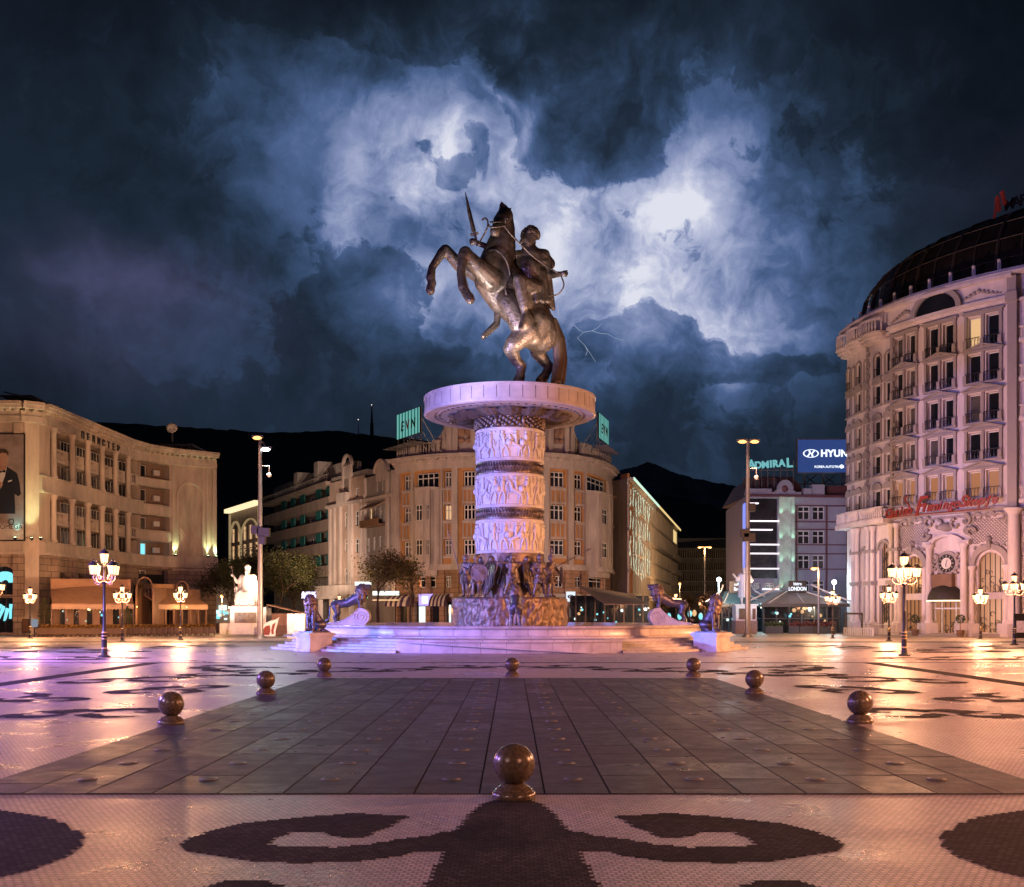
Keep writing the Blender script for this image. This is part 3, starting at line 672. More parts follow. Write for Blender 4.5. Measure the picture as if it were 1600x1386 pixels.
def balustrade(mb, f, s0, s1, d, z0, h, step=.34, r=.06):
    fbox(mb, f, s0, s1, d-.1, d+.1, z0, z0+.1); fbox(mb, f, s0, s1, d-.12, d+.12, z0+h-.12, z0+h)
    n = int((s1-s0)/step)
    for i in range(n):
        s = s0+(i+.5)*(s1-s0)/n
        mb.tube([f.P(s, d, z0+.1), f.P(s, d, z0+h*.35), f.P(s, d, z0+h-.12)], [r*.7, r*1.3, r*.6], 5, caps=False)
def column(mb, x, y, z0, z1, r, n=12):
    mb.lathe([(r*1.4, z0), (r*1.4, z0+.12), (r*1.15, z0+.25), (r, z0+.35), (r*.95, (z0+z1)/2), (r*.85, z1-.55), (r*.95, z1-.5), (r*1.0, z1-.42), (r*1.5, z1-.1), (r*1.5, z1)], n, c=(x, y))

STUCCO = lambda n, c, **k: mat(n, c, .8, var=k.pop('var', .34), vs=k.pop('vs', .55), bump=.25, bs=14, detail=10, stretch=(1.6, 1.6, .4), **k)
M['cream'] = STUCCO('cream render', (.52, .43, .34)); M['cream2'] = STUCCO('cream trim', (.56, .48, .39))
M['rustic'] = bricks(STUCCO('rusticated stone', (.36, .27, .20)), 1, 1.5, .62, .03, .3, uvw=('xy', 2), var=.1, bump=.8)
M['interior'] = mat('dim interior', (.09, .06, .045), .9, var=.5, vs=.4)
M['win_cyan'] = glow('lit bluish window', (.25, .85, .95), 1.1); M['win_warm'] = glow('lit warm window', (1, .60, .28), .8); M['win_white'] = glow('lit pale window', (.8, .95, .9), 1.3)
M['metalroof'] = mat('grey roof sheet', (.12, .11, .12), .5, .3); M['rooftile'] = mat('dark roof', (.06, .05, .05), .8)
M['uplight'] = glow('green-white uplight lens', (.75, 1, .55), 25)
def uplight(f, s, z, d=.35, power=220, col=(.80, 1, .50), label='', size=70):
    p = Vector(f.P(s, d, z)); mb = MB(); mb.box(-.14, .14, -.1, .1, 0, .2); mb.box(-.06, .06, -.05, .05, -.08, 0)
    o = mb.build('uplighter', M['black_iron'], None, loc=p, rz=f.rz(s)); tag(o, label, 'floodlight', 'small uplighters on the facades')
    mb = MB(); mb.box(-.1, .1, -.07, .07, .2, .21); l = mb.build('lens', M['uplight'], o)
    q = Vector(f.P(s, d*.55, z+6)); sp = spot('lens_light', p+Vector((0, 0, .3)), q, col, power, size, .9, .08)
    sp.parent = o; sp.location = (0, 0, .3); sp.rotation_euler = (Matrix.Rotation(-o.rotation_euler.z, 3, 'Z') @ (q-p-Vector((0, 0, .3)))).to_track_quat('-Z', 'Y').to_euler()

# ================================================================== left hotel
A1 = FR([(-63, 103.4), (-46.3, 103.4)]); A2 = FR([(-45.3, 104.2), (-45.0, 112), (-44.8, 120), (-44.6, 126), (-43.7, 130), (-41.5, 133.2), (-37.2, 136.8)])
B = Bld('hotel', (-50, 112), 'cream hotel at the far left with stacked columned loggias and a large poster')
colS = [A2.px(x) for x in (81, 110, 134.5, 157, 178, 198)]
# front block
mb = MB(); fwall(mb, A1, 0, A1.L, 9, 20.4); fbox(mb, A1, A1.L-3.2, A1.L-2.7, 0, .12, 9, 20.2); fbox(mb, A1, A1.L-1.0, A1.L-.3, 0, .15, 9, 20.2)
i = mb.vs([(-46.3, 103.4, 0), (-45.3, 104.2, 0), (-45.3, 104.2, 22.1), (-46.3, 103.4, 22.1)]); mb.face((i, i+1, i+2, i+3))
mass(mb, A1.p and [(-63, 103.4), (-46.3, 103.4), (-45.3, 104.2), (-45.0, 112), (-44.8, 120), (-44.6, 126), (-43.7, 130), (-41.5, 133.2), (-37.2, 136.8)], [(-43.8, 160), (-63, 160)], 0, 22.1)
holes = []
holes += [(colS[0]-.35, colS[5]+2.9, 9.1, 13.7), (colS[0]-.35, colS[5]+2.9, 15.4, 20.0)]
ws0, ws1 = A2.px(214), A2.px(265)
for z0_, z1_ in ((18.3, 20.1), (15.2, 17.2), (12.1, 13.8), (8.9, 10.7), (5.8, 7.4)): holes.append((ws0, ws1, z0_, z1_))
fwall(mb, A2, 0, A2.L, 7.7, 20.4, holes, depth=1.5)
B.add(mb, 'wall', M['cream'])
# back of loggias, windows in them
mb = MB(); fwall(mb, A2, 0, A2.L, 5, 20.3, d=-1.45); B.add(mb, 'loggia_back_wall', STUCCO('shade-darkened loggia render', (.24, .165, .115)))  # loggia shade put into a darker wall colour
for k in range(6):
    a = colS[k]; b = colS[k+1] if k < 5 else a+3.2; c = (a+b)/2
    for z in (9.15, 11.6, 15.45, 17.95): win(B, A2, c, z, 2.3, 1.9, d=-1.40, cols=3, transom=0)
for z0_, z1_, q in ((18.3, 20.1, 0), (15.2, 17.2, 0), (12.1, 13.8, 0), (8.9, 10.7, 1), (5.8, 7.4, 0)):
    win(B, A2, ws0+1.7, z0_, 2.9, z1_-z0_-.15, d=-1.22, cols=3, transom=0, pane='win_cyan' if q else 'glass_dark')
    if z0_ > 8: 
        m_ = MB(); p = A2.P(ws1-1.2, -1.0, z0_+.55); m_.box(-.42, .42, -.16, .16, 0, .62); m_.box(-.2, .2, -.17, -.16, .1, .5); o = m_.build('air_conditioner', M['frame_white'], None, loc=p, rz=A2.rz(ws1-1.2)); tag(o, 'white air conditioner on the %s window bay of the left hotel wing' % {18.3: 'topmost', 15.2: 'second highest', 12.1: 'third highest', 8.9: 'cyan-lit'}[z0_], 'air conditioner', 'air conditioners on the hotel wing')
# slabs and bands
mb = MB()
fbox(mb, A2, 0, A2.L, 0, .55, 8.0, 8.95); fbox(mb, A2, 0, A2.L, 0, .75, 7.7, 8.0); fbox(mb, A2, 0, A2.L, 0, .4, 8.95, 9.08)
fbox(mb, A2, 0, colS[5]+3.2, 0, .30, 14.0, 15.25); fbox(mb, A2, 0, colS[5]+3.2, 0, .45, 13.75, 14.0); fbox(mb, A2, 0, colS[5]+3.2, 0, .45, 15.25, 15.4)
fbox(mb, A1, 0, A1.L, 0, .5, 8.0, 8.95); fbox(mb, A1, 0, A1.L, 0, .7, 7.7, 8.0)
for z in (17.25, 14.0, 10.9): fbox(mb, A2, ws0-.4, ws1+.4, 0, .12, z, z+1.0)
for z in (5.1, 7.35): fbox(mb, A2, ws1+.3, A2.L, 0, .18, z, z+.22)
B.add(mb, 'floor_bands', M['cream2'])
mb = MB()
for f_ in (A1, FR([(-46.6, 103.2), (-45.1, 104.4)]), A2):
    fbox(mb, f_, 0, f_.L, 0, .25, 20.3, 20.9); fbox(mb, f_, 0, f_.L, 0, .12, 20.9, 21.4); fbox(mb, f_, 0, f_.L, 0, .95, 21.55, 21.85); fbox(mb, f_, 0, f_.L, 0, 1.15, 21.85, 22.15)
    s = .2
    while s < f_.L-.3: fbox(mb, f_, s, s+.3, 0, .7, 21.3, 21.55); s += .75
B.add(mb, 'cornice', M['cream2'])
for s in colS:
    for a, b in ((9.08, 13.75), (15.4, 20.3)):
        mb = MB(); p = A2.P(s, .18, 0); column(mb, p[0], p[1], a, b, .30); B.add(mb, 'column', M['cream2'], smooth=True)
for k in range(6):
    a = colS[k]; b = colS[k+1] if k < 5 else a+3.2
    for z in (11.15, 17.4):
        mb = MB(); fbox(mb, A2, a+.3, b-.3, -1.4, -.05, z-.28, z)
        fbox(mb, A2, a+.35, b-.35, -.25, -.02, z+.95, z+1.05)
        for q in (0, 1): fbox(mb, A2, (a+.35) if q == 0 else b-1.1, (a+1.1) if q == 0 else b-.35, -.2, -.06, z, z+.95)
        balustrade(mb, A2, a+1.1, b-1.1, -.15, z-.05, 1.05, .28, .06); B.add(mb, 'balustrade', M['cream2'])
# blank arched panel on the wing
pa, pb = A2.px(277), A2.px(317)
mb = MB(); fbox(mb, A2, pa-.14, pa+.14, 0, .12, 9.1, 16.6); fbox(mb, A2, pb-.14, pb+.14, 0, .12, 9.1, 16.6); farch(mb, A2, pa+.14, pb-.14, 16.6, 0, .12, band=.28)
fbox(mb, A2, A2.px(268), A2.px(271), 0, .18, 9.1, 20.2); fbox(mb, A2, A2.px(322), A2.px(324), 0, .1, 9.1, 20.2); fbox(mb, A2, A2.L-.5, A2.L, 0, .16, 9.1, 20.2)
B.add(mb, 'arched_panel', M['cream2'])
mb = MB(); n_ = 7
for i in range(n_):
    for sg in (1, -1):
        x0 = pa+.3+(pb-pa-.6)*i/n_; 
        p0 = A2.P(x0, .03, 9.3); p1 = A2.P(min(pb-.3, max(pa+.3, x0+sg*2.2)), .03, 9.3+3.2*min(1, abs(min(pb-.3, max(pa+.3, x0+sg*2.2))-x0)/2.2)); mb.tube([p0, p1], .03, 4)
B.add(mb, 'trellis', M['cream2'])
# ground floor
mb = MB(); a1 = A1.px(-16); b1 = A1.px(28)
gh = [(a1, b1, .3, 3.6), (a1, b1, 3.9, 6.6)]
fwall(mb, A1, 0, A1.L, 0, 7.7, gh, d=.05, depth=.5); farch(mb, A1, a1, b1, 5.2, -.3, .05, 6.6)
ah = [(colS[k]+.9, colS[k+1]-.6, 0.2, 6.2) for k in range(5)]+[(colS[5]+1, colS[5]+3.2, .2, 6.2)]
fwall(mb, A2, 0, A2.L, 0, 7.7, ah+[(A2.px(216), A2.px(262), 5.6, 7.3)], d=.02, depth=.8)
for h in ah: farch(mb, A2, h[0], h[1], h[3]-(h[1]-h[0])/2, -.7, .02)
B.add(mb, 'ground_floor_wall', M['rustic'])
for s in colS:
    mb = MB(); fbox(mb, A2, s-.22, s+.22, 0, .4, 4.6, 7.7); ffpoly(mb, A2, [(s-.2, 4.2), (s+.2, 4.2), (s+.25, 7.7), (s-.25, 7.7)], .4, .7); B.add(mb, 'bracket', M['rustic'])
mb = MB(); fbox(mb, A1, A1.L-1.0, A1.L-.2, 0, .3, 0, 7.7); B.add(mb, 'corner_pier', M['rustic'])
mb = MB(); fwall(mb, A1, a1-.2, b1+.2, 0, 6.8, d=-.42); fwall(mb, A2, 0, A2.L, 0, 6.8, d=-.75); B.add(mb, 'ground_floor_glazing', M['glass_shop'])
mb = MB(); fbox(mb, A1, a1, b1, -.35, -.25, 3.55, 3.9); 
for k in range(5): fbox(mb, A1, a1+(b1-a1)*k/4-.04, a1+(b1-a1)*k/4+.04, -.38, -.3, .3, 6.5)
B.add(mb, 'arch_window_frame', M['black_iron'])
mb = MB(); c_ = (a1+b1)/2
for k in range(9): 
    t = math.pi*(k+.5)/9; mb.tube([A1.P(c_+.3*math.cos(t), -.33, 5.1+.2*math.sin(t)), A1.P(c_+1.1*math.cos(t), -.33, 5.1+1.0*math.sin(t))], [.10, .22], 5)
for k in range(5): mb.tube([A1.P(c_-1.2+k*.55, -.33, 1.4+.2*(k % 2)), A1.P(c_-.5+k*.35, -.33, 3.0-.2*(k % 3))], [.12, .2], 5)
B.add(mb, 'lit_lobby', M['win_cyan'])
# roof structures
mb = MB(); mb.hexa([(-62, 106, 22.1), (-49.5, 106, 22.1), (-49.5, 126, 22.1), (-62, 126, 22.1), (-60, 108, 24.2), (-52.5, 108, 24.2), (-52.5, 124, 24.2), (-60, 124, 24.2)]); B.add(mb, 'attic_roof', M['rooftile'])
mb = MB()
for k in range(11): y = 107+k*2.2; mb.tube([(-46.4, y, 22.1), (-46.4, y, 23.0)], .06, 5); mb.tube([(-46.2, y, 23.0), (-50, y, 23.9)], .07, 5)
mb.tube([(-46.3, 107, 23.05), (-46.3, 129, 23.05)], .08, 5); mb.box(-50.5, -47.2, 107, 129, 23.5, 23.6)
mb.box(-46, -40.5, 138, 146, 23.3, 23.6)
for k in range(5): mb.box(-45.5+k*1.1, -45.3+k*1.1, 138.3, 138.5, 22.1, 23.3)
B.add(mb, 'roof_canopy', M['metalroof'])
mb = MB(); mb.lathe([(0.02, 0), (.35, .08), (.65, .28), (.66, .30), (.35, .10), (.02, .02)], 20, caps=False); sd = mb.mesh('dish', M['frame_white'], True)
o = MB(); o.box(-.08, .08, -.08, .08, 0, 1.5); o = o.build('satellite_dish', M['steel'], None, loc=(-42.6, 136.5, 23.6)); tag(o, 'white satellite dish standing on the roof of the left hotel', 'satellite dish')
d_ = place('dish', sd, o, (0, -.2, 1.6)); d_.rotation_euler = (R(75), 0, R(15))
# sign letters
for i, ch in enumerate('ПЕЛИСТЕР'):
    s = A2.px(125)+(A2.px(181)-A2.px(125))*i/7.0; me = text_mesh(ch, 1.0, .05, M['black_iron'], .015)
    B.put('sign_letter', me, A2.P(s, .30, 20.32), A2.rz(s))
for s, f_, z, nm in ((A1.px(52), A1, 9.1, 'left hotel uplighter right of the poster'), (A1.px(66), A1, 9.1, 'left hotel uplighter at the corner beside the first column'), (A2.px(272), A2, 9.1, 'left hotel uplighter at the left foot of the arched panel'), (A2.px(323.5), A2, 9.1, 'left hotel uplighter at the right foot of the arched panel'), (A2.px(336), A2, 9.1, 'left hotel uplighter at the far right corner of the wing')):
    uplight(f_, s, z, .33, 800, label='small '+nm)
for s, nm in ((A1.px(28), 'under the poster of the left hotel'),): uplight(A1, s, 9.1, .6, 300, (.3, 1, .9), label='small teal uplighter '+nm)
# poster: man in dark suit
po = MB(); sA, sB = A1.px(-60), A1.px(38); fbox(po, A1, sA-.12, sB+.12, .02, .16, 9.0, 19.2); po = po.build('poster_board', M['black_iron']); tag(po, 'large framed advertising poster of a man in a dark suit on the left hotel', 'poster')
pm = lambda n, c, v=.15: mat(n, c, .7, var=v, vs=.6)
q = MB(); fbox(q, A1, sA, sB, .16, .17, 10.6, 19.1); q.build('poster_sheet', pm('poster mottled wall', (.30, .25, .23), .4), po)
q = MB(); fbox(q, A1, sA, sB, .16, .17, 9.1, 10.6); q.build('poster_strip', pm('poster pale strip', (.50, .46, .42)), po)
def pp(pts): return [(A1.px(x), A1.Z(30, y)) for x, y in pts]
def pc(px, py, rx, ry, n=20): return pp([(px+rx*math.cos(2*math.pi*i/n), py+ry*math.sin(2*math.pi*i/n)) for i in range(n)])
suit = [(-40, 803), (-38, 760), (-22, 742), (-2, 736), (4, 728), (11, 729), (18, 733), (28, 740), (32, 755), (34, 772), (30, 776), (24, 772), (25, 790), (25, 803)]
for nm, poly, col, d in (('poster_suit', pp(suit), (.012, .014, .024), .02), ('poster_shirt', pp([(-2, 737), (7, 731), (12, 731), (9, 745), (3, 760), (0, 768), (-3, 752)]), (.6, .58, .56), .03), ('poster_neck', pp([(0, 728), (12, 727), (11, 733), (5, 736), (0, 735)]), (.36, .22, .15), .034),
                        ('poster_face', pc(6, 717, 8, 12), (.42, .27, .19), .04), ('poster_hair', pp([(-3, 716), (-2, 706), (3, 702), (10, 702), (15, 707), (14, 713), (12, 709), (5, 708), (0, 710), (-1, 717)]), (.06, .04, .03), .05), ('poster_bow_tie', pp([(0, 735), (5, 737), (10, 734), (10, 739), (5, 738), (0, 740)]), (.01, .01, .012), .05),
                        ('poster_hand', pp([(-4, 755), (3, 753), (6, 757), (3, 763), (-4, 765)]), (.40, .26, .18), .05), ('poster_pocket_square', pp([(14, 752), (20, 750), (20, 752), (14, 754)]), (.6, .6, .6), .045)):
    q = MB(); ffpoly(q, A1, poly, .16, .17+d); q.build(nm, pm(nm, col), po)
for tx, sz, y in (('Ω', .85, 821), ('OMEGA', .62, 826.5)):
    me = text_mesh(tx, sz, .004, M['black_iron']); place('poster_lettering', me, po, A1.P(A1.px(19), .18, A1.Z(30, y)), 0)

# ================================================================== cafe in front of the left hotel
M['awning'] = mat('tan canvas', (.30, .17, .09), .8, var=.2, bump=.3, bs=3); M['awning_light'] = mat('pale canvas', (.42, .28, .18), .8, var=.15, bump=.2, bs=4); M['brown_panel'] = mat('brown canopy', (.16, .085, .045), .6, var=.25)
M['leaf_flower'] = mat('window box flowers', (.30, .14, .03), .8, var=.7, vs=9, col2=(.03, .05, .012))
cf = Bld('cafe_terrace', (-35, 105), 'cafe terrace with tan awnings and dark glazing in front of the left hotel', 'cafe')
C1 = FR([(PX(80, 100), 100), (PX(206, 103), 103)]); C2 = FR([(PX(228, 106), 106), (PX(306, 112), 112)])
for k, (f_, zt) in enumerate(((C1, 5.2), (C2, 4.9))):
    mb = MB(); L_ = f_.L; n_ = 12
    def za(t): return 3.35+.55*math.sin(math.pi*min(1, t*1.0))*.6
    for i in range(n_):
        a, b = L_*i/n_, L_*(i+1)/n_; mb.hexa([f_.P(a, 1.6, 2.95), f_.P(b, 1.6, 2.95), f_.P(b, -1, za((i+1)/n_)+.9), f_.P(a, -1, za(i/n_)+.9), f_.P(a, 1.6, 3.02), f_.P(b, 1.6, 3.02), f_.P(b, -1, za((i+1)/n_)+1), f_.P(a, -1, za(i/n_)+1)])
    cf.add(mb, 'awning', M['awning'])
    mb = MB(); ns = int(L_/.28)
    for i in range(ns):
        a, b = L_*i/ns, L_*(i+1)/ns; ffpoly(mb, f_, [(a, 2.94), (a, 2.55), ((a+b)/2, 2.45), (b, 2.55), (b, 2.94)], 1.6, 1.63)
    cf.add(mb, 'awning_valance', M['awning_light'])
    mb = MB(); fbox(mb, f_, 0, L_, -1.4, -1.0, 3.6, zt); fbox(mb, f_, 0, L_, -1.6, -.9, zt, zt+.15); cf.add(mb, 'canopy_box', M['awning'])
    mb = MB(); fbox(mb, f_, 0, L_, -3.2, -2.9, 0, 3.6); cf.add(mb, 'glazing', M['glass_shop'])
    for i in range(7): mb = MB(); fbox(mb, f_, L_*i/6-.07, L_*i/6+.07, 1.3, 1.45, 0, 3.0); cf.add(mb, 'post', M['brown_panel'])
    for i in range(6): mb = MB(); fbox(mb, f_, L_*(i+.5)/6-.3, L_*(i+.5)/6+.3, -2.9, -2.6, 0, 3.4); cf.add(mb, 'pillar', M['brown_panel'])
    rs = random.Random(5+k)
    for i in range(9): mb = MB(); s = L_*rs.random(); mb.ball(f_.P(s, -2.7, 1.2+1.4*rs.random()), .07+.07*rs.random(), 6); cf.add(mb, 'inside_lamp', M[rs.choice(('win_cyan', 'win_warm', 'win_white'))])
# barrel-arched entrance hoods
for k, (px, Y, top, wd) in enumerate(((236, 106, 902, 3.0), (293, 112, 908, 2.4))):
    X = PX(px, Y); zt = PZ(top, Y); mb = MB(); r = wd/2*.72
    n_ = 12; zc = zt-r
    for i in range(n_):
        a, b = math.pi*i/n_, math.pi*(i+1)/n_
        q = [(X-r*math.cos(t)*.75, zc+r*math.sin(t)) for t in (a, b)]; w_ = [(X-(r-.14)*math.cos(t)*.75, zc+(r-.14)*math.sin(t)) for t in (a, b)]
        mb.hexa([(w_[0][0], Y-1.8, w_[0][1]), (w_[1][0], Y-1.8, w_[1][1]), (w_[1][0]-1.2, Y+2, w_[1][1]), (w_[0][0]-1.2, Y+2, w_[0][1]), (q[0][0], Y-1.8, q[0][1]), (q[1][0], Y-1.8, q[1][1]), (q[1][0]-1.2, Y+2, q[1][1]), (q[0][0]-1.2, Y+2, q[0][1])])
    for sg in (-1, 1): mb.box(X+sg*r*.75-.09, X+sg*r*.75+.09, Y-1.8, Y+2, 0.1, zc)
    cf.add(mb, 'entrance_hood', M['brown_panel'])
    mb = MB()
    for j in range(5): mb.tube([(X-.7+.35*j, Y-1.7, zc-.8), (X-.5+.25*j, Y-1.7, zc+.3), (X, Y-1.7, zc+r*.8)], .035, 4)
    cf.add(mb, 'iron_tracery', M['black_iron'])
# planters with flowers in a row
mb = MB(); mb.box(-.42, .42, -.16, .16, .22, .72); mb.box(-.46, .46, -.2, .2, .72, .78)
for x in (-.36, .36): mb.box(x-.03, x+.03, -.12, .12, 0, .22)
pl_box = mb.mesh('planter_box', mat('brown planter', (.10, .06, .035), .7)); mb = MB(); rs = random.Random(3)
for i in range(150):
    p = Vector((rs.uniform(-.42, .42), rs.uniform(-.18, .18), rs.uniform(.76, 1.08))); q = mathutils_q = Matrix.Rotation(rs.uniform(0, 6.28), 3, 'Z') @ Matrix.Rotation(rs.uniform(-1, 1), 3, 'X')
    k = mb.vs([p+q @ Vector(v)*.055 for v in ((-1, -1, 0), (1, -1, 0), (1, 1, 0), (-1, 1, 0))]); mb.face((k, k+1, k+2, k+3))
pl_fl = mb.mesh('flowers', M['leaf_flower'], recalc=False)
pts = [(PX(66+7.2*i, 97.5), 97.5+.03*i) for i in range(18)]+[(PX(200+9.2*i, 99+.25*i), 99+.25*i) for i in range(15)]
for i, (x, y) in enumerate(pts):
    e = empty('flower_planter', (x, y, .02), rs.uniform(-.06, .06)); tag(e, 'brown planter box with orange flowers in the cafe fence row', 'planter', 'flower planters fencing the cafe terrace'); place('planter_box', pl_box, e); place('flowers', pl_fl, e)

# ================================================================== lit arcaded building and row on the left
M['taupe'] = STUCCO('taupe render', (.26, .20, .165)); M['grey_render'] = STUCCO('grey render', (.25, .22, .20)); M['teal'] = mat('teal panel', (.01, .12, .12), .6, var=.3); M['pinkish'] = STUCCO('pinkish render', (.42, .31, .25)); M['ochre'] = STUCCO('ochre render', (.48, .24, .085)); M['stone_pale'] = STUCCO('pale stone render', (.46, .39, .35)); M['brown_st'] = STUCCO('brown stone', (.30, .18, .12))
f = FR([(PX(360, 185), 185), (PX(406, 170), 170)]); B = Bld('arcaded_building', (-43, 178), 'narrow building with rows of lit square windows and tall arches behind the left tree')
mb = MB(); zt = f.Z(405, 786); rows_ = [f.Z(405, y) for y in (830, 859, 890)]; hl = []
nw = 5
for z in rows_:
    for k in range(nw): c = f.L*(k+.5)/nw; hl.append((c-.9, c+.9, z-1.0, z+1.4))
fwall(mb, f, 0, f.L, 0, zt, hl, depth=.3); mass(mb, [tuple(p) for p in f.p], [(f.p[1].x-8, f.p[1].y+22), (f.p[0].x-4, f.p[0].y+12)], 0, zt); B.add(mb, 'wall', M['taupe'])
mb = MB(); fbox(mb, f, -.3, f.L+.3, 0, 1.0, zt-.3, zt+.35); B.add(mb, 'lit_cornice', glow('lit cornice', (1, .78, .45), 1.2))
for h in hl: win(B, f, (h[0]+h[1])/2, h[2], 1.8, 2.4, d=-.2, pane='win_warm', cols=2)
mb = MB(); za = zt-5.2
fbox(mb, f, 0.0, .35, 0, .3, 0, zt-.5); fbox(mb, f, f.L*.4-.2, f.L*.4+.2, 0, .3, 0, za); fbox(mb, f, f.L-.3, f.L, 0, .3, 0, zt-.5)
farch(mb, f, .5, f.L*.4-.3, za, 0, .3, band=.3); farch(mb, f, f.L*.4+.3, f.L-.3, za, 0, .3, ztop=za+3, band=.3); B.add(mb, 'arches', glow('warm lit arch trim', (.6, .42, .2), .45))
# teal balcony block
f = FR([(PX(413, 202), 202), (PX(514.5, 167), 167)]); B = Bld('balcony_block', (-36, 184), 'long modern apartment block with brown balcony bands and teal screens')
zp = [(f.Z(500, a), f.Z(500, b)) for a, b in ((796, 780), (831, 814), (867, 849), (902, 885))]
zt = f.Z(514, 754); mb = MB(); fwall(mb, f, 0, f.L, 0, zt+3.2, d=-1.8); mass(mb, [f.P(0, -1.8, 0)[:2], f.P(f.L, -1.8, 0)[:2]], [(f.p[1].x-2, f.p[1].y+16), (f.p[0].x, f.p[0].y+14)], 0, zt+3.2); B.add(mb, 'wall', M['grey_render'])
mb = MB()
for a, b in zp: fbox(mb, f, 0, f.L, -.1, .1, a, b); fbox(mb, f, 0, f.L, -1.8, 0, a-.0, a+.25); fbox(mb, f, f.L-.2, f.L, -1.8, 0, a, b)
fbox(mb, f, 0, f.L, -1.8, .6, zt-.35, zt+.2); B.add(mb, 'balconies', M['taupe'])
rs = random.Random(9)
for a, b in zp+[(zt+.2-1.7, zt-1.7)]:
    z1_ = b+1.7; s = f.L
    for w_ in (2.6, 0, 2.4, 0, 0, 2.6, 0, 2.4, 0, 3):
        if w_: mb = MB(); fbox(mb, f, s-w_, s, -.5, -.35, b, z1_); B.add(mb, 'teal_screen', M['teal'])
        s -= w_ or 3.2
for a, b in zp:
    for k in range(6): win(B, f, f.L-4.4-5.2*k, b-1.4, 2.0, 2.7, d=-1.7, cols=2, transom=.7, pane='win_warm' if (k == 4 and a < 10) else 'glass_dark')
mb = MB()
for k in range(40): s = f.L*k/40; mb.tube([f.P(s, .1, zt+.2), f.P(s, .1, zt+1.4)], .04, 4)
mb.tube([f.P(0, .1, zt+1.4), f.P(f.L, .1, zt+1.4)], .06, 4); fbox(mb, f, f.L*.5, f.L*.5+2, -2.4, 0, zt+.2, zt+3.6); fbox(mb, f, f.L-8, f.L-6, -2.4, 0, zt+.2, zt+4); B.add(mb, 'roof_terrace_railing', M['grey_render'])
mb = MB(); fbox(mb, f, 0, f.L, -7, -3, zt+3.2, zt+3.6)
B.add(mb, 'penthouse_roof', M['rooftile'])

# corner house with tall bay, 515-570
f = FR([(PX(515, 167), 167), (PX(570, 156), 156)]); B = Bld('bay_house', (-26, 163), 'tall narrow house with a slim central bay and balcony beside the teal balconies')
z_c = f.Z(543, 787); z_r = f.Z(543, 748); hl = []
cw_ = [f.px(528), f.px(539), f.px(558)]
for a, b in ((825, 800), (862, 843), (912, 888)): hl.append((f.px(538), f.px(543.5), f.Z(540, a), f.Z(540, b)))
for a, b in ((822, 798), (864, 842)): hl.append((f.px(554), f.px(562), f.Z(558, a), f.Z(558, b)))
for a, b in ((776, 762), (776, 762)): hl.append((f.px(555), f.px(560), f.Z(558, a), f.Z(558, b))); hl.append((f.px(535), f.px(545), f.Z(540, 778), f.Z(540, 766)))
hl = list(dict.fromkeys(hl))
mb = MB(); fwall(mb, f, 0, f.L, 0, z_r, hl); mass(mb, [tuple(p) for p in f.p], [(f.p[1].x+2, f.p[1].y+14), (f.p[0].x+2, f.p[0].y+14)], 0, z_r); B.add(mb, 'wall', M['pinkish'])
for h in hl: win(B, f, (h[0]+h[1])/2, h[2], h[1]-h[0], h[3]-h[2], cols=1 if h[1]-h[0] < .9 else 2)
mb = MB(); fbox(mb, f, -.1, f.L, 0, .7, z_c-.3, z_c+.15)
for px in (517, 524, 533, 547, 551, 566): s = f.px(px); fbox(mb, f, s-.25, s+.25, 0, .35, 5, z_c-.3)
fbox(mb, f, f.px(534), f.px(548), 0, .9, z_c, z_c+1.6); s0, s1 = f.px(536), f.px(548); fbox(mb, f, s0, s0+.4, -.3, .2, z_c, f.Z(540, 728)); fbox(mb, f, s1-.4, s1, -.3, .2, z_c, f.Z(540, 728)); fbox(mb, f, s0+.4, s1-.4, -.3, .0, z_c+2, f.Z(540, 728)); farch(mb, f, s0, s1, f.Z(540, 728), -.3, .15, band=.3)
farch(mb, f, s0, s1, f.Z(540, 728), -.3, .0, ztop=f.Z(540, 728)+.2); B.add(mb, 'trim', M['stone_pale'])
mb = MB(); fbox(mb, f, -.5, f.L, .2, 2.2, 4.6, 6.2); fbox(mb, f, -.7, f.L, .2, 2.5, 4.2, 4.6)
for px in (517, 535, 566): s = f.px(px); fbox(mb, f, s-.3, s+.3, 1.4, 2.0, 0, 4.2)
B.add(mb, 'portico', M['stone_pale'])
mb = MB(); fbox(mb, f, 0, f.L, -1.5, -.3, z_r, z_r+.8); fbox(mb, f, 0, s0, -3, -1, z_r, z_r+3); B.add(mb, 'roof', M['grey_render'])
# grey ornate house 570-617
f = FR([(PX(570, 156), 156), (PX(617.5, 146.5), 146.5)]); B = Bld('ornate_house', (-18, 153), 'grey ornate house with a round-arched gable left of the corner palace')
z_c = f.Z(590, 779); z_r = f.Z(590, 742); hl = []
for px in (589, 597): hl.append((f.px(px-1.6), f.px(px+1.6), f.Z(595, 768), f.Z(595, 752)))
for px in (579, 587, 595, 602): hl.append((f.px(px-2.4), f.px(px+2.4), f.Z(590, 815), f.Z(590, 792)))
for z in ((861, 838), (907, 884)):
    for px in (576, 585, 594, 603, 612): hl.append((f.px(px-2.0), f.px(px+2.0), f.Z(590, z[0]), f.Z(590, z[1])))
hl.append((f.px(610), f.px(614), f.Z(612, 815), f.Z(612, 785)))
mb = MB(); fwall(mb, f, 0, f.L, 0, z_r, hl); mass(mb, [tuple(p) for p in f.p], [(f.p[1].x+2, f.p[1].y+14), (f.p[0].x+2, f.p[0].y+14)], 0, z_r); B.add(mb, 'wall', M['grey_render'])
for h in hl: win(B, f, (h[0]+h[1])/2, h[2], h[1]-h[0], h[3]-h[2], cols=2 if h[1]-h[0] > .6 else 1, pane='glass_dark')
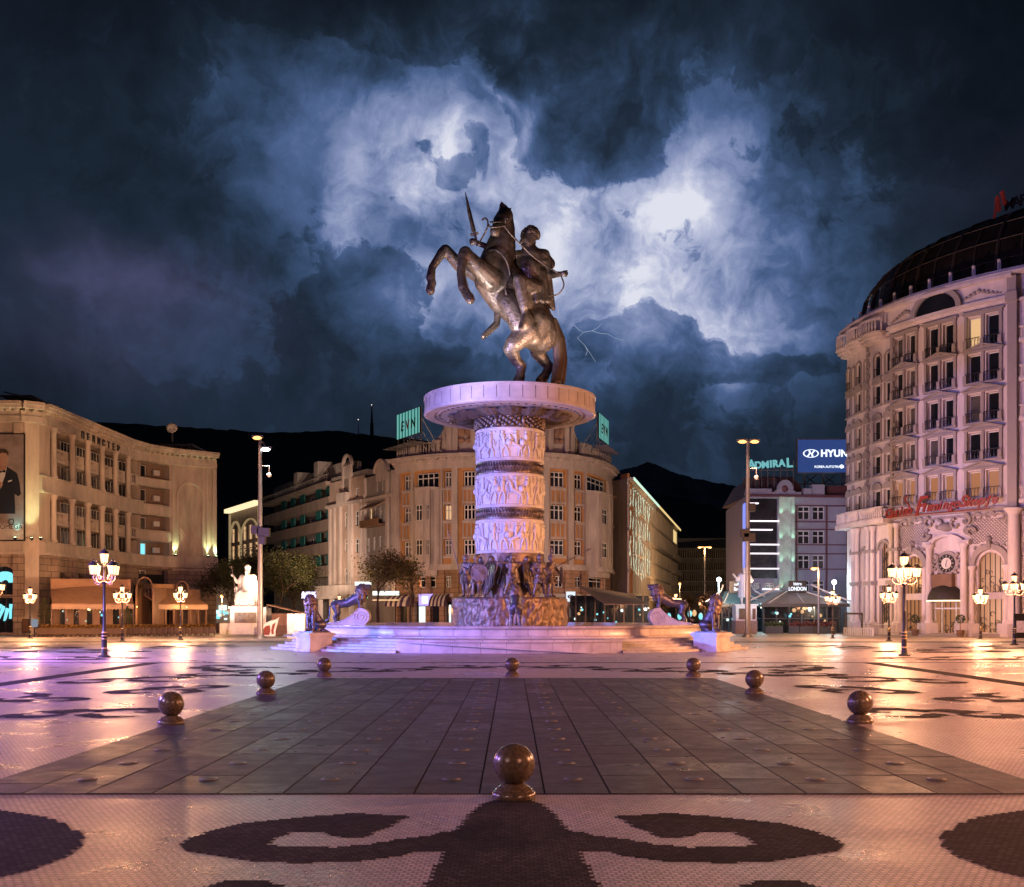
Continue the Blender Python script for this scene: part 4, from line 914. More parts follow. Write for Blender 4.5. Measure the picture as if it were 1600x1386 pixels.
mb = MB(); fbox(mb, f, 0, f.L, 0, .5, z_c-.25, z_c+.25); s0, s1 = f.px(588), f.px(606); zg = f.Z(597, 738); fbox(mb, f, s0, s1, -.3, .1, z_r-1.0, zg); farch(mb, f, s0, s1, zg, -.3, .1, ztop=f.Z(597, 720)); farch(mb, f, s0, s1, zg, -.2, .4, ztop=f.Z(597, 720), band=.3)
ffpoly(mb, f, [(s0+.3, zg)]+[((s0+s1)/2-(s1-s0-.6)/2*math.cos(math.pi*i/12), zg+(f.Z(597, 721)-zg)*math.sin(math.pi*i/12)) for i in range(1, 12)]+[(s1-.3, zg)], -.3, .12)
for px in (571.5, 607, 616): s = f.px(px); fbox(mb, f, s-.3, s+.3, 0, .35, 5, z_r)
B.add(mb, 'trim', M['stone_pale'])
mb = MB(); fbox(mb, f, f.px(575), f.px(604), 0, 1.3, f.Z(590, 823), f.Z(590, 821)); fbox(mb, f, f.px(575), f.px(604), 1.2, 1.3, f.Z(590, 821), f.Z(590, 812)); B.add(mb, 'balcony', M['brown_panel'])
mb = MB(); mb.hexa([f.P(f.px(578), .1, f.Z(590, 786)), f.P(f.px(603), .1, f.Z(590, 786)), f.P(f.px(603), 1.6, f.Z(590, 796)), f.P(f.px(578), 1.6, f.Z(590, 796)), f.P(f.px(578), .1, f.Z(590, 785)), f.P(f.px(603), .1, f.Z(590, 785)), f.P(f.px(603), 1.6, f.Z(590, 795)), f.P(f.px(578), 1.6, f.Z(590, 795))]); B.add(mb, 'sun_blind', M['awning_light'])
mb = MB(); mb.hexa([(f.p[0].x, f.p[0].y, z_r), (f.p[1].x, f.p[1].y, z_r), (f.p[1].x+2, f.p[1].y+10, z_r+2.5), (f.p[0].x+2, f.p[0].y+10, z_r+2.5), (f.p[0].x, f.p[0].y, z_r+.1), (f.p[1].x, f.p[1].y, z_r+.1), (f.p[1].x+2, f.p[1].y+10, z_r+2.6), (f.p[0].x+2, f.p[0].y+10, z_r+2.6)]); B.add(mb, 'roof', M['rooftile'])

# ================================================================== central corner palace
f = FR([(-15.5, 146.4), (-13.6, 144.2), (-11.3, 142.4), (-8.8, 141.0), (-6, 140.2), (-3, 139.7), (0, 139.5), (2.6, 139.7), (5, 140.4), (7.2, 141.7), (9.2, 143.8), (10.9, 146.7), (12.2, 150), (13.3, 153.8), (14.2, 158)])
B = Bld('corner_palace', (0, 148), 'big curved ochre and stone corner palace behind the monument column')
ZT = 20.9
def ZM(y): return PZ(y, 140)
bays = [(631, 642, 2), (694, 706, 2), (724, 743, 3), (768, 790, 3), (812, 830, 3), (860, 882, 3), (898, 910, 2)]
hl = []; cols_ = []; rowsz = [(ZM(760), ZM(735)), (ZM(812), ZM(787)), (ZM(867), ZM(842)), (ZM(918), ZM(899))]
for a, b, n_ in bays:
    s0, s1 = f.px(a), f.px(b)
    for r_i, (c, e) in enumerate(rowsz): hl.append((s0, s1, c, e, n_))
ori = [(f.px(648), f.px(690)), (f.px(914), f.px(947))]
for s0, s1 in ori:
    hl.append((s0+.4, s1-.4 if s0 < 10 else s1-1.6, rowsz[0][0], rowsz[0][1], 4)); hl.append((s0+.8, s1-.8, rowsz[3][0], rowsz[3][1], 2))
mb = MB(); fwall(mb, f, 0, f.L, 8.4, ZT, hl, depth=.45); B.add(mb, 'wall', M['ochre'])
mb = MB(); sh = [(f.px(a), f.px(b), 0.2, 3.6) for a, b in ((622, 640), (648, 668), (674, 690), (697, 712), (850, 880), (888, 905), (912, 935))]
fwall(mb, f, 0, f.L, 0, 8.4, hl+sh, d=.12, depth=.6)
for px in (643, 671, 692, 714, 884, 908, 938): s = f.px(px); fbox(mb, f, s-.35, s+.35, .12, .4, 0, 7.6)
B.add(mb, 'stone_base', bricks(STUCCO('brown base stone', (.32, .19, .12)), 1, 1.2, .6, .03, .4, uvw=('xy', 2), var=.12, bump=.7))
mb = MB(); fwall(mb, f, 0, f.L, 0, 4, d=-.4); B.add(mb, 'shop_glazing', M['glass_shop'])
for h in hl:
    w_ = h[1]-h[0]; lo = h[2] < 8
    win(B, f, (h[0]+h[1])/2, h[2]+.03, w_-.12 if not lo else w_-.4, h[3]-h[2]-.1, d=-.3, cols=h[4], transom=.66, fw=.11, pane='glass_dark')
# pilasters, cornice, sills, panels
mb = MB()
for a, b in ((617, 626), (644, 648), (690, 692.5), (707, 716), (750, 762), (795, 808), (834, 844), (849, 857), (886, 894), (912, 914), (947, 954)):
    s0, s1 = f.px(a), f.px(b); fbox(mb, f, s0, s1, 0, .32, 8.4, ZT-.1)
    if s1-s0 > .8: fbox(mb, f, s0+.25, s1-.25, .32, .40, 9, ZT-.6)
for h in hl:
    if h[2] > 8: fbox(mb, f, h[0]-.12, h[1]+.12, 0, .22, h[2]-.42, h[2]-.05)
    if 8 < h[2] < 17 and h[4] < 4: fbox(mb, f, h[0]-.12, h[1]+.12, 0, .2, h[3]+.05, h[3]+.30)
    if 12 < h[2] and h[4] < 4:
        c, e = h[2]-2.05, h[2]-.45
        for k in range(h[4]+1): s = h[0]+(h[1]-h[0])*k/h[4]; fbox(mb, f, s-.08, s+.08, 0, .16, c-.4, e)
B.add(mb, 'stone_trim', M['stone_pale'])
mb = MB(); fbox(mb, f, 0, f.L, 0, .35, ZT-.1, 21.6); fbox(mb, f, 0, f.L, 0, .5, 21.6, 21.75); fbox(mb, f, 0, f.L, 0, 1.2, 22.15, 22.35); fbox(mb, f, 0, f.L, 0, 1.45, 22.35, 22.62); fbox(mb, f, 0, f.L, 0, .7, 21.75, 22.15)
s = .3
while s < f.L: fbox(mb, f, s, s+.25, .7, 1.1, 21.95, 22.15); s += 1.1
fbox(mb, f, 0, f.L, .1, .75, 7.7, 8.1); fbox(mb, f, 0, f.L, .1, .55, 8.1, 8.45); fbox(mb, f, 0, f.L, .1, .35, 4.2, 4.6)
B.add(mb, 'cornice', M['stone_pale'])
for s0, s1 in ori:
    mb = MB(); c = (s0+s1)/2; w0, w1 = s0+.1, s1-.1; z1_ = ZM(763); z0_ = ZM(885); hh = []
    dd = 1.25
    def OP(s, d, z):
        t = (s-w0)/(w1-w0); k = min(1, min(t, 1-t)*5.5); return f.P(s, d+dd*k, z)
    class _O:
        curved = True; P = staticmethod(OP); L = f.L
        @staticmethod
        def rz(s): return f.rz(s)
    oh = []
    for a, b in ((.28, .52), (.66, .74)):
        for r_i in (1, 2): oh.append((w0+(w1-w0)*a, w0+(w1-w0)*b, rowsz[r_i][0], rowsz[r_i][1]))
    fwall(mb, _O, w0, w1, z0_, z1_, oh, depth=.3)
    fbox(mb, _O, w0-.0, w1+.0, -.2, .18, z1_, z1_+.3); fbox(mb, _O, w0, w1, -1.2, -.1, z1_+.0, z1_+.05)
    fbox(mb, _O, w0, w1, -.5, .15, z0_-.45, z0_); fbox(mb, _O, w0+.4, w1-.4, -.9, -.3, z0_-1.2, z0_-.45)
    for k in (.2, .24, .57, .61, .79, .84): fbox(mb, _O, w0+(w1-w0)*k-.05, w0+(w1-w0)*k+.05, 0, .09, z0_+.2, z1_-.1)
    o = B.add(mb, 'oriel', M['stone_pale'])
    for h in oh:
        fm, pm = window_meshes(h[1]-h[0], h[3]-h[2], cols=2 if h[1]-h[0] > .7 else 1, transom=.66, fw=.09); q = B.put('window', fm, OP((h[0]+h[1])/2, -.18, h[2]), f.rz((h[0]+h[1])/2)); place('pane', pm, q)
# parapet balustrade and ornamental attic
mb = MB()
for a, b, bal in ((0, f.px(640), 1), (f.px(640), f.px(656), 0), (f.px(656), f.px(678), 1), (f.px(678), f.px(688), 0), (f.px(906), f.px(922), 0), (f.px(922), f.px(944), 1), (f.px(944), f.L, 0)):
    fbox(mb, f, a, b, -.2, .3, 22.65, 22.95)
    if bal: balustrade(mb, f, a, b, .05, 22.9, 1.5, .4, .09)
    else: fbox(mb, f, a, b, -.15, .2, 22.95, 24.4); fbox(mb, f, a-.1, b+.1, -.2, .3, 24.4, 24.6)
s0, s1 = f.px(702), f.px(893); zt_ = 28.4
fbox(mb, f, s0, s1, -1.2, -.2, 22.65, zt_); fbox(mb, f, s0-.2, s1+.2, -1.3, 0.1, zt_, zt_+.5)
for px in (703, 712, 740, 860, 884, 892): s = f.px(px); fbox(mb, f, s-.35, s+.35, -.2, .3, 22.65, zt_); 
for a, sg in ((s0, -1), (s1, 1)):
    ffpoly(mb, f, [(a, 22.65), (a+sg*3.6, 22.65), (a+sg*3.5, 24.2), (a+sg*2.6, 24.5), (a+sg*1.5, 25.3), (a+sg*.8, 26.6), (a+sg*.4, 28.0), (a, 28.0)][::sg], -1.0, -.4)
B.add(mb, 'parapet', M['stone_pale'])
for px in (721, 733, 868, 876): 
    mb = MB(); s = f.px(px); p = f.P(s, .0, 25.6); mb.ball(p, .8, 12, (.7, .3, 1)); mb.ball(f.P(s, .05, 24.4), .45, 8, (1, .4, .8)); mb.ball(f.P(s, .05, 26.9), .4, 8, (1, .4, .8)); B.add(mb, 'cartouche', M['brown_st'], smooth=True)
mb = MB(); mass(mb, [tuple(p) for p in f.p], [(18, 175), (-22, 175)], 0, 22.6); mb.hexa([(-11, 150, 22.6), (10, 150, 22.6), (12, 170, 22.6), (-14, 170, 22.6), (-6, 156, 26.4), (6, 156, 26.4), (7, 165, 26.4), (-8, 165, 26.4)]); B.add(mb, 'roof', M['rooftile'])
# EVN rooftop signs
M['sign_teal'] = mat('teal lit sign', (.02, .1, .1), .5, emit=(.05, .42, .38), es=.6, sample=False)
t = M['sign_teal'].node_tree; b_ = t.nodes[M['sign_teal']['_b']]; wv = t.nodes.new('ShaderNodeTexWave'); wv.inputs['Scale'].default_value = .34; wv.inputs['Distortion'].default_value = .0; tcx = t.nodes.new('ShaderNodeTexCoord'); t.links.new(tcx.outputs['Object'], wv.inputs[0])
rp = t.nodes.new('ShaderNodeValToRGB'); rp.color_ramp.elements[0].color = (.02, .22, .21, 1); rp.color_ramp.elements[0].position = .3; rp.color_ramp.elements[1].color = (.35, .85, .75, 1); t.links.new(wv.outputs['Fac'], rp.inputs[0]); t.links.new(rp.outputs[0], b_.inputs['Emission Color'])
M['black_letter'] = mat('black lettering', (.005, .005, .006), .5); M['red_letter'] = mat('red lettering', (.22, .01, .01), .5)
for (pa_, ya), (pb_, yb), nm in (((618.5, 144), (654.5, 138), 'left of the disc'), ((937, 142), (952.5, 148.5), 'right of the disc')):
    A_ = Vector((PX(pa_, ya), ya)); B_ = Vector((PX(pb_, yb), yb)); L_ = (B_-A_).length; f2 = FR([tuple(A_), tuple(B_)]); a_ = f2.rz(0); zb = 25.0; H_ = 3.35
    e = empty('rooftop_sign', (A_.x, A_.y, zb), a_); tag(e, 'teal lit rooftop sign reading EVN on the corner palace, '+nm, 'sign')
    q = MB(); q.box(0, L_, .12, .3, 0, H_); q.build('cabinet', M['black_iron'], e); q = MB(); q.box(0.06, L_-.06, .08, .12, .06, H_-.06); q.build('panel', M['sign_teal'], e)
    for i, ch in enumerate('EVN'):
        me = text_mesh(ch, 1.75, .02, M['red_letter' if i == 1 else 'black_letter'], .03, shear=.0 if i == 1 else .12); o = place('letter', me, e, (L_/2+(i-1)*L_*.235, .05, .95)); o.scale.x = min(1.0, L_/4.2)
    q = MB()
    for k in range(5): x = L_*k/4; q.box(x-.05, x+.05, .3, .4, -2.3, H_); q.tube([(x, .35, H_*.6), (x, 3.2, -2.2)], .05, 4); q.tube([(x, 3.2, -2.2), (x, 3.2, .2)], .05, 4)
    for z in (-.6, -1.4, .6): q.tube([(-.3, .4, z), (L_+.3, .4, z)], .05, 4)
    for k in range(9): q.box(-1.2+(L_+2.4)*k/9, -1.2+(L_+2.4)*k/9+.3, -1.3, .6, -1.25, -1.15)
    q.build('support_frame', M['steel'], e)
# awnings and shop signs of the palace
M['awn_dark'] = mat('dark violet canvas', (.05, .02, .06), .8); M['awn_cream'] = mat('cream canvas', (.55, .48, .40), .8)
for a, b, nm in ((617, 652, 'striped barrel awning over the left shop of the corner palace'), (680, 704, 'striped barrel awning just left of the bronze drum on the palace shopfront')):
    s0, s1 = f.px(a), f.px(b); e = empty('striped_awning', f.P(s0, 0, 3)); tag(e, nm, 'awning', 'striped awnings on the corner palace')
    for q_i in (0, 1):
        mb = MB(); n_ = 9
        for i in range(n_):
            if i % 2 != q_i: continue
            u, v = s0+(s1-s0)*i/n_, s0+(s1-s0)*(i+1)/n_
            for k in range(6):
                t0, t1 = math.pi/2*k/6, math.pi/2*(k+1)/6
                P_ = lambda s, t, r: f.P(s, .15+1.5*math.sin(t)*r, 3.0+1.6*math.cos(t)*r)
                mb.hexa([P_(u, t0, .96), P_(v, t0, .96), P_(v, t1, .96), P_(u, t1, .96), P_(u, t0, 1), P_(v, t0, 1), P_(v, t1, 1), P_(u, t1, 1)])
        o = mb.build('canvas', M['awn_cream' if q_i else 'awn_dark'], e); o.location = -Vector(f.P(s0, 0, 3))
mb = MB(); s0, s1 = f.px(659), f.px(679); fbox(mb, f, s0, s1, .3, .6, 3.1, 4.6); o = mb.build('shop_screen', glow('violet screen', (.45, .35, 1), 1.4)); tag(o, 'glowing violet screen between the striped awnings', 'screen')
mb = MB(); fbox(mb, f, f.px(664), f.px(673), .62, .64, 3.4, 4.3); mb.build('bright_text_bar', glow('pale screen bar', (.85, .9, 1), 2.0), o)
mb = MB(); s0, s1 = f.px(879), f.px(888); 
mb.box(-.6, .6, -.08, .08, 0, 1.3); o = mb.build('square_sign', glow('white sign', (.8, .9, 1), 1.0), None, loc=f.P(f.px(884), 1.0, 3.6)); tag(o, 'small square white sign with a dark eye emblem beside the drum', 'sign')
q = MB(); q.lathe([(.42, 0), (.42, .02)], 20); m_ = q.mesh('emblem', M['black_letter']); m_.transform(Matrix.Rotation(R(90), 4, 'X')); m_.transform(Matrix.Diagonal((1, 1, .6, 1))); place('emblem', m_, o, (0, -.085, .65)); q = MB(); q.lathe([(.18, 0), (.18, .02)], 16); m_ = q.mesh('emblem_pupil', glow('white dot', (.8, .9, 1), 1.0)); m_.transform(Matrix.Rotation(R(90), 4, 'X')); place('emblem_pupil', m_, o, (0, -.11, .65))
for a, b, z0_, z1_ in ((652, 664, .5, 3), (700, 703, .5, 3.2), (852, 862, 1.4, 2.6), (872, 880, 1.6, 2.7)): lit = MB(); fbox(lit, f, f.px(a), f.px(b), -.38, -.33, z0_, z1_); B.add(lit, 'lit_shop_window', M['win_white'])

# ================================================================== street right of the palace: small house, lit block, end block
f = FR([(14.6, 161.5), (16.6, 172.5)]); B = Bld('small_orange_house', (17, 166), 'narrow orange house squeezed between the corner palace and the lit block')
f = FR([(PX(953, 159.5), 159.5), (PX(971, 172), 172)])
zt = f.Z(960, 782); hl = []
for px in (957.5, 967):
    for a, b in ((848, 838), (872, 860), (905, 892)): hl.append((f.px(px)-.7, f.px(px)+.7, f.Z(px, a), f.Z(px, b)+.6))
    hl.append((f.px(px)-.5, f.px(px)+.5, f.Z(px, 818), f.Z(px, 798)))
mb = MB(); fwall(mb, f, 0, f.L, 0, zt, hl); mass(mb, [tuple(p) for p in f.p], [(16, 176), (13, 170)], 0, zt); B.add(mb, 'wall', M['ochre'])
mb = MB(); fbox(mb, f, 0, f.L, 0, .9, zt-.2, zt+.2); fbox(mb, f, 0, f.L, 0, .6, f.Z(960, 829), f.Z(960, 826)); fbox(mb, f, 0, f.L, 0, .4, 5, 5.5); fbox(mb, f, f.L*.45, f.L*.55, 0, .3, 5, zt); fbox(mb, f, 0, f.L, -.2, .1, zt+.2, zt+1.2); B.add(mb, 'trim', M['brown_st'])
for h in hl: win(B, f, (h[0]+h[1])/2, h[2], h[1]-h[0], h[3]-h[2])
for px, y in ((957, 826), (967, 837), (967, 880), (967, 917), (957, 856)):
    s = f.px(px); z = f.Z(px, y); mb = MB(); fbox(mb, f, s-1.1, s+1.1, 0, .9, z-.15, z); balustrade(mb, f, s-1.1, s+1.1, .8, z, 1.0, .3, .03); B.add(mb, 'balcony', M['black_iron'])

f = FR([(PX(980, 157), 157), (PX(1057, 256), 256)]); B = Bld('lit_block', (26, 205), 'long street block with leaf-shaped light projections on its windows, right of the palace')
z0_ = 2.2; zt = 21.6; fl = [(18.0, 21.0), (14.6, 16.8), (11.3, 13.6), (8.6, 10.4), (5.2, 7.6)]
hl = []; NB = 28
for k in range(NB):
    s = f.L*(k+.5)/NB
    for i, (a, b) in enumerate(fl): hl.append((s-.95, s+.95, a, b, i, k))
mb = MB(); fwall(mb, f, 0, f.L, 0, zt, hl); mass(mb, [tuple(p) for p in f.p], [(33, 262), (9, 172)], 0, zt); B.add(mb, 'wall', M['taupe'])
mb = MB(); w0 = FR([(PX(969.5, 159), 159), (PX(980, 157), 157)]); fbox(mb, w0, 0, w0.L, -.4, 0, 0, 22.3); fbox(mb, w0, -2, 0, -2, -.5, 5, 21.5); B.add(mb, 'end_wall', STUCCO('ochre end wall', (.42, .19, .07)))
kk = 0
for h in hl:
    if h[5] % 2 == 0 or h[4] in (0, 1):
        if kk < 98: win(B, f, (h[0]+h[1])/2, h[2], 1.9, h[3]-h[2], cols=2, transom=0, pane='win_warm' if (h[5]*7+h[4]*3) % 23 == 0 else 'glass_dark'); kk += 1
mb = MB()
for a, b in fl:
    fbox(mb, f, 0, f.L, 0, .25, a-.5, a-.15)
for k in range(NB+1): s = f.L*k/NB; fbox(mb, f, max(0, s-.18), min(f.L, s+.18), 0, .3, 4.2, zt-.3)
fbox(mb, f, 0, f.L, 0, .9, zt-.3, zt+.1); fbox(mb, f, f.L*.3, f.L, 0, .7, 13.7, 14.3); B.add(mb, 'bands', M['cream2'])
mb = MB(); fbox(mb, f, 0, f.L*.42, .9, 1.05, zt-.25, zt+.1); fbox(mb, f, 0, f.L*.42, .0, .1, zt-.8, zt-.7); B.add(mb, 'lit_cornice_strip', glow('cool lit strip', (.62, .9, .72), 1.1))
mb = MB(); fbox(mb, f, f.L*.42, f.L, .9, 1.05, zt-.25, zt+.1); fbox(mb, f, f.L*.86, f.L*.96, .1, .3, zt-3.5, zt-.9); B.add(mb, 'warm_cornice_strip', glow('warm strip', (1, .72, .3), .9))
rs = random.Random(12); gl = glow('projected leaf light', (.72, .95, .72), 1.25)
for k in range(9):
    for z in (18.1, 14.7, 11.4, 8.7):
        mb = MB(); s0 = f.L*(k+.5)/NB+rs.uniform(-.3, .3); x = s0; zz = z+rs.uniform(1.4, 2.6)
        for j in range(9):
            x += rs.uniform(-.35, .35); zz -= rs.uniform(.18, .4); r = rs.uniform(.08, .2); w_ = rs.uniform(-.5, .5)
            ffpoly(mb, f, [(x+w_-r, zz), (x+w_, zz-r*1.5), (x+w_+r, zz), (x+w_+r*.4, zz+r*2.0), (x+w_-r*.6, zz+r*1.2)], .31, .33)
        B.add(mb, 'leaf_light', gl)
mb = MB()
for i, (a, b) in enumerate(fl[1:4]):
    for k in range(22, 28): s = f.L*(k+.5)/NB; fbox(mb, f, s-.9, s+.9, 0, 1.3, a-.6, a+.4)
B.add(mb, 'bay_balconies', M['cream'])
mb = MB()
for a_ in (.38, .55, .8): s = f.L*a_; mb.hexa([f.P(s, -1, zt), f.P(s+5, -1, zt), f.P(s+5, -5, zt), f.P(s, -5, zt), f.P(s+.5, -1.6, zt+2.6), f.P(s+4.5, -1.6, zt+2.6), f.P(s+4.5, -4.5, zt+2.6), f.P(s+.5, -4.5, zt+2.6)])
B.add(mb, 'roof_dormers', M['grey_render'])

f = FR([(PX(1040, 262), 262), (PX(1165, 262), 262)]); B = Bld('street_end_block', (46, 268), 'low wide block with long window bands closing the end of the street')
zz = lambda y: PZ(y, 262)
hl = [(1, f.L-1, zz(b), zz(a)) for a, b in ((860, 873), (880, 892), (898, 909), (915, 925))]
mb = MB(); fwall(mb, f, 0, f.L, 0, zz(856), hl); mass(mb, [tuple(p) for p in f.p], [(60, 290), (36, 290)], 0, zz(856)); B.add(mb, 'wall', M['grey_render'])
mb = MB(); fbox(mb, f, 0, f.L, -.5, -.35, 2, zz(858)); B.add(mb, 'ribbon_glazing', M['glass_dark'])
for h in hl: 
    mb = MB(); fbox(mb, f, h[0], h[1], -.3, -.15, h[2], h[2]+.15)
    for k in range(40): s = h[0]+(h[1]-h[0])*k/39; fbox(mb, f, s-.08, s+.08, -.35, -.1, h[2], h[3])
    B.add(mb, 'mullions', M['cream'])
mb = MB(); fbox(mb, f, 1.5, f.L, -14, -6, zz(856), zz(838)); mb.hexa([f.P(3, -2, zz(856)), f.P(f.L, -2, zz(856)), f.P(f.L, -6, zz(856)), f.P(3, -6, zz(856)), f.P(3, -5.5, zz(846)), f.P(f.L, -5.5, zz(838)), f.P(f.L, -6, zz(838)), f.P(3, -6, zz(846))]); B.add(mb, 'penthouse', M['metalroof'])

# ================================================================== casino building with rooftop lettering
M['blue_grey'] = STUCCO('blue grey render', (.30, .30, .36), var=.12); M['maroon'] = mat('maroon trim', (.13, .045, .05), .6); M['strip_white'] = glow('white strip light', (1, .86, .95), 2.2); M['green_col'] = mat('pale lit column', (.5, .55, .5), .5)
EY = 130
f = FR([(PX(1166, EY), EY), (PX(1322, EY+1), EY+1)]); B = Bld('casino_building', (34, 137), 'blue-grey building with dark glass front, white strip lights and rooftop letters')
z_ = lambda y: PZ(y, EY+.5)
w1 = [(1247, 1265.5), (1270, 1288.5)]; rw = [(812, 791), (850, 829), (889, 867)]
hl = [(f.px(a), f.px(b), z_(c), z_(e)) for a, b in w1 for c, e in rw]+[(f.px(1247), f.px(1265.5), z_(925), z_(907)), (f.px(1270), f.px(1288.5), z_(925), z_(907)), (f.px(1178), f.px(1188), z_(921), z_(911)), (f.px(1196), f.px(1210), z_(921), z_(911)), (f.px(1169), f.px(1215), z_(904), z_(779))]
mb = MB(); fwall(mb, f, 0, f.L, 0, z_(775), hl); mass(mb, [tuple(p) for p in f.p], [(46, 150), (29.5, 150)], 0, z_(775)); B.add(mb, 'wall', M['blue_grey'])
for h in hl[:-1]: win(B, f, (h[0]+h[1])/2, h[2], h[1]-h[0], h[3]-h[2], cols=2, transom=.62, frame='frame_white', fw=.1)
mb = MB(); fbox(mb, f, f.px(1168), f.px(1216), -.35, -.25, z_(905), z_(778)); B.add(mb, 'glass_front', mat('dark glass cladding', (.015, .014, .016), .12))
for y0, px1 in ((788, 1184), (815.5, 1216), (829, 1206), (852, 1216), (866, 1216), (889.5, 1216)):
    mb = MB(); fbox(mb, f, f.px(1168), f.px(px1), -.1, .35, z_(y0), z_(y0)+.12); B.add(mb, 'light_strip', M['strip_white'])
mb = MB(); fbox(mb, f, f.px(1191), f.px(1216), 0, .4, z_(921.5), z_(921.5)+.12); B.add(mb, 'light_strip', M['strip_white'])
mb = MB()
for a, b in ((1216, 1221.5), (1235, 1240)): fbox(mb, f, f.px(a), f.px(b), 0, .35, 4.5, z_(776))
fbox(mb, f, f.px(1221.5), f.px(1235), 0, .18, 4.5, z_(776)); B.add(mb, 'pilasters', M['green_col'])
mb = MB()
for y in (791, 816, 828, 852, 866, 890): fbox(mb, f, f.px(1242), f.L, 0, .14, z_(y), z_(y)+.12)
for a in (1243, 1290): fbox(mb, f, f.px(a), f.px(a)+.18, 0, .15, 4.5, z_(790))
fbox(mb, f, 0, f.L, 0, .5, z_(777), z_(774)); B.add(mb, 'maroon_bands', M['maroon'])
mb = MB(); fbox(mb, f, 0, f.px(1206), -.3, .05, z_(775), z_(764)); c = f.px(1226); r = f.px(1243)-c
fbox(mb, f, f.px(1206), f.px(1252), -.3, .1, z_(775), z_(769)); ffpoly(mb, f, [(c-r, z_(769))]+[(c-r*.72*math.cos(math.pi*i/14), z_(765)+1.15*math.sin(math.pi*i/14)) for i in range(15)]+[(c+r, z_(769))], -.3, .12); farch(mb, f, c-r*.62, c+r*.62, z_(765), .1, .3, ztop=z_(765)+.95, band=.16); fbox(mb, f, f.px(1255), f.px(1268), -.5, .1, z_(775), z_(763)); fbox(mb, f, f.px(1269), f.px(1288), -1, .1, z_(775), z_(757)); B.add(mb, 'parapet', M['blue_grey'])
mb = MB(); mb.ball(f.P(c, .12, z_(764)), .42, 12, (1, .3, 1)); B.add(mb, 'medallion', M['maroon'])
mb = MB(); x0, x1 = PX(1160, 133), PX(1262, 133); mb.hexa([(x0, 132, z_(775)), (x1, 132, z_(775)), (x1, 146, z_(775)), (x0, 146, z_(775)), (x0+1.4, 133.2, z_(741)), (x1-1.8, 133.2, z_(741)), (x1-1.8, 145, z_(741)), (x0+1.4, 145, z_(741))]); mb.hexa([(x0+1.4, 133.2, z_(741)), (x1-1.8, 133.2, z_(741)), (x1-1.8, 145, z_(741)), (x0+1.4, 145, z_(741)), ((x0+x1)/2-1.2, 138, z_(731)), ((x0+x1)/2+1, 138, z_(731)), ((x0+x1)/2+1, 140, z_(731)), ((x0+x1)/2-1.2, 140, z_(731))])
mb.box(PX(1288, 133), PX(1330, 133), 132, 146, z_(775), z_(757)); B.add(mb, 'mansard_roof', mat('dark red roof sheet', (.10, .03, .03), .5, bump=.6, bs=3, stretch=(6, 6, .2)))
for px in (1174, 1183, 1192, 1200, 1212, 1220): win(B, f, f.px(px), z_(762), .62, 1.35, d=-2.35, cols=1, transom=0, frame='maroon')
# narrow lit side face
f2 = FR([(PX(1158.5, 138), 138), (PX(1166, EY), EY)]); mb = MB(); fwall(mb, f2, 0, f2.L, 0, z_(765)); B.add(mb, 'side_wall', M['blue_grey'])
mb = MB(); fbox(mb, f2, f2.L*.45, f2.L*.95, .05, .2, z_(890), z_(786)); B.add(mb, 'violet_screen', glow('violet facade screen', (.22, .28, .95), 1.1))
mb = MB()
for k in range(7): fbox(mb, f2, f2.L*.1, f2.L*.35, .1, .3, z_(880-14*k), z_(880-14*k)+.75)
B.add(mb, 'yellow_lights', glow('yellow lights', (.9, .7, .1), .7))
for px, z in ((1218.7, 11.2), (1237.5, 11.2), (1218.7, 14.2), (1237.5, 14.2), (1218.7, 8.4), (1237.5, 8.4), (1218.7, 5.3), (1237.5, 5.3)):
    s = f.px(px); sp = spot('column_uplight', f.P(s, .95, z-.6), f.P(s, .3, z+1.4), (.45, 1, .70), 75, 80, .8, .05)
    sp.parent = B.e; sp.location = Vector(f.P(s, .95, z-.6))-B.b
    mb = MB(); fbox(mb, f, s-.08, s+.08, .35, .5, z-.82, z-.74); B.add(mb, 'uplight_housing', M['green_col'])
# rooftop lettering
M['letter_cyan'] = glow('cyan neon letter', (.20, .62, .66), .75); M['letter_white'] = glow('white lit letter', (.8, .88, 1), 1.4)
e = empty('rooftop_lettering', (PX(1205, 131), 131, 19.5)); tag(e, 'cyan lit rooftop letters reading ADMIRAL above the casino building', 'sign')
mb = MB(); 
for k in range(8): x = -2.7+5.4*k/7; mb.box(x-.04, x+.04, .1, .2, -2.2, .8+.03*k); 
mb.box(-2.8, 2.8, .1, .2, -.2, -.1); mb.build('letter_rack', M['steel'], e)
for i, ch in enumerate('ADMIRAL'):
    x = (-2.35, -1.55, -.68, -.02, .52, 1.30, 2.22)[i]; me = text_mesh(ch, 1.55 if i in (0, 6) else 1.15, .08, M['letter_cyan'], .045); o = place('letter', me, e, (x, 0, (0, .06, .12, .2, .24, .3, .22)[i])); o.rotation_euler.y = -R(3)
e = empty('billboard', (PX(1247, 140), 140, 0)); tag(e, 'large blue billboard with an oval emblem reading HYUNDAI on the casino roof', 'billboard')
zt, zb = PZ(687, 140), PZ(738, 140); Wb = 12.2
mb = MB(); mb.box(-.15, Wb+.15, .1, .5, zb-.15, zt+.15); mb.build('cabinet', M['steel'], e); mb = MB(); mb.box(0, Wb, 0, .1, zb, zt); mb.build('panel', glow('blue lit board', (.018, .05, .20), 1.0), e)
mb = MB()
for k in range(5): x = 1+Wb*k/5; mb.box(x-.1, x+.1, .6, .8, z_(757), zb); mb.tube([(x, .7, zb-.3), (x+1.5, .7, zb-1.4)], .07, 4); mb.tube([(x, .7, zb-1.4), (x+1.5, .7, zb-.3)], .07, 4)
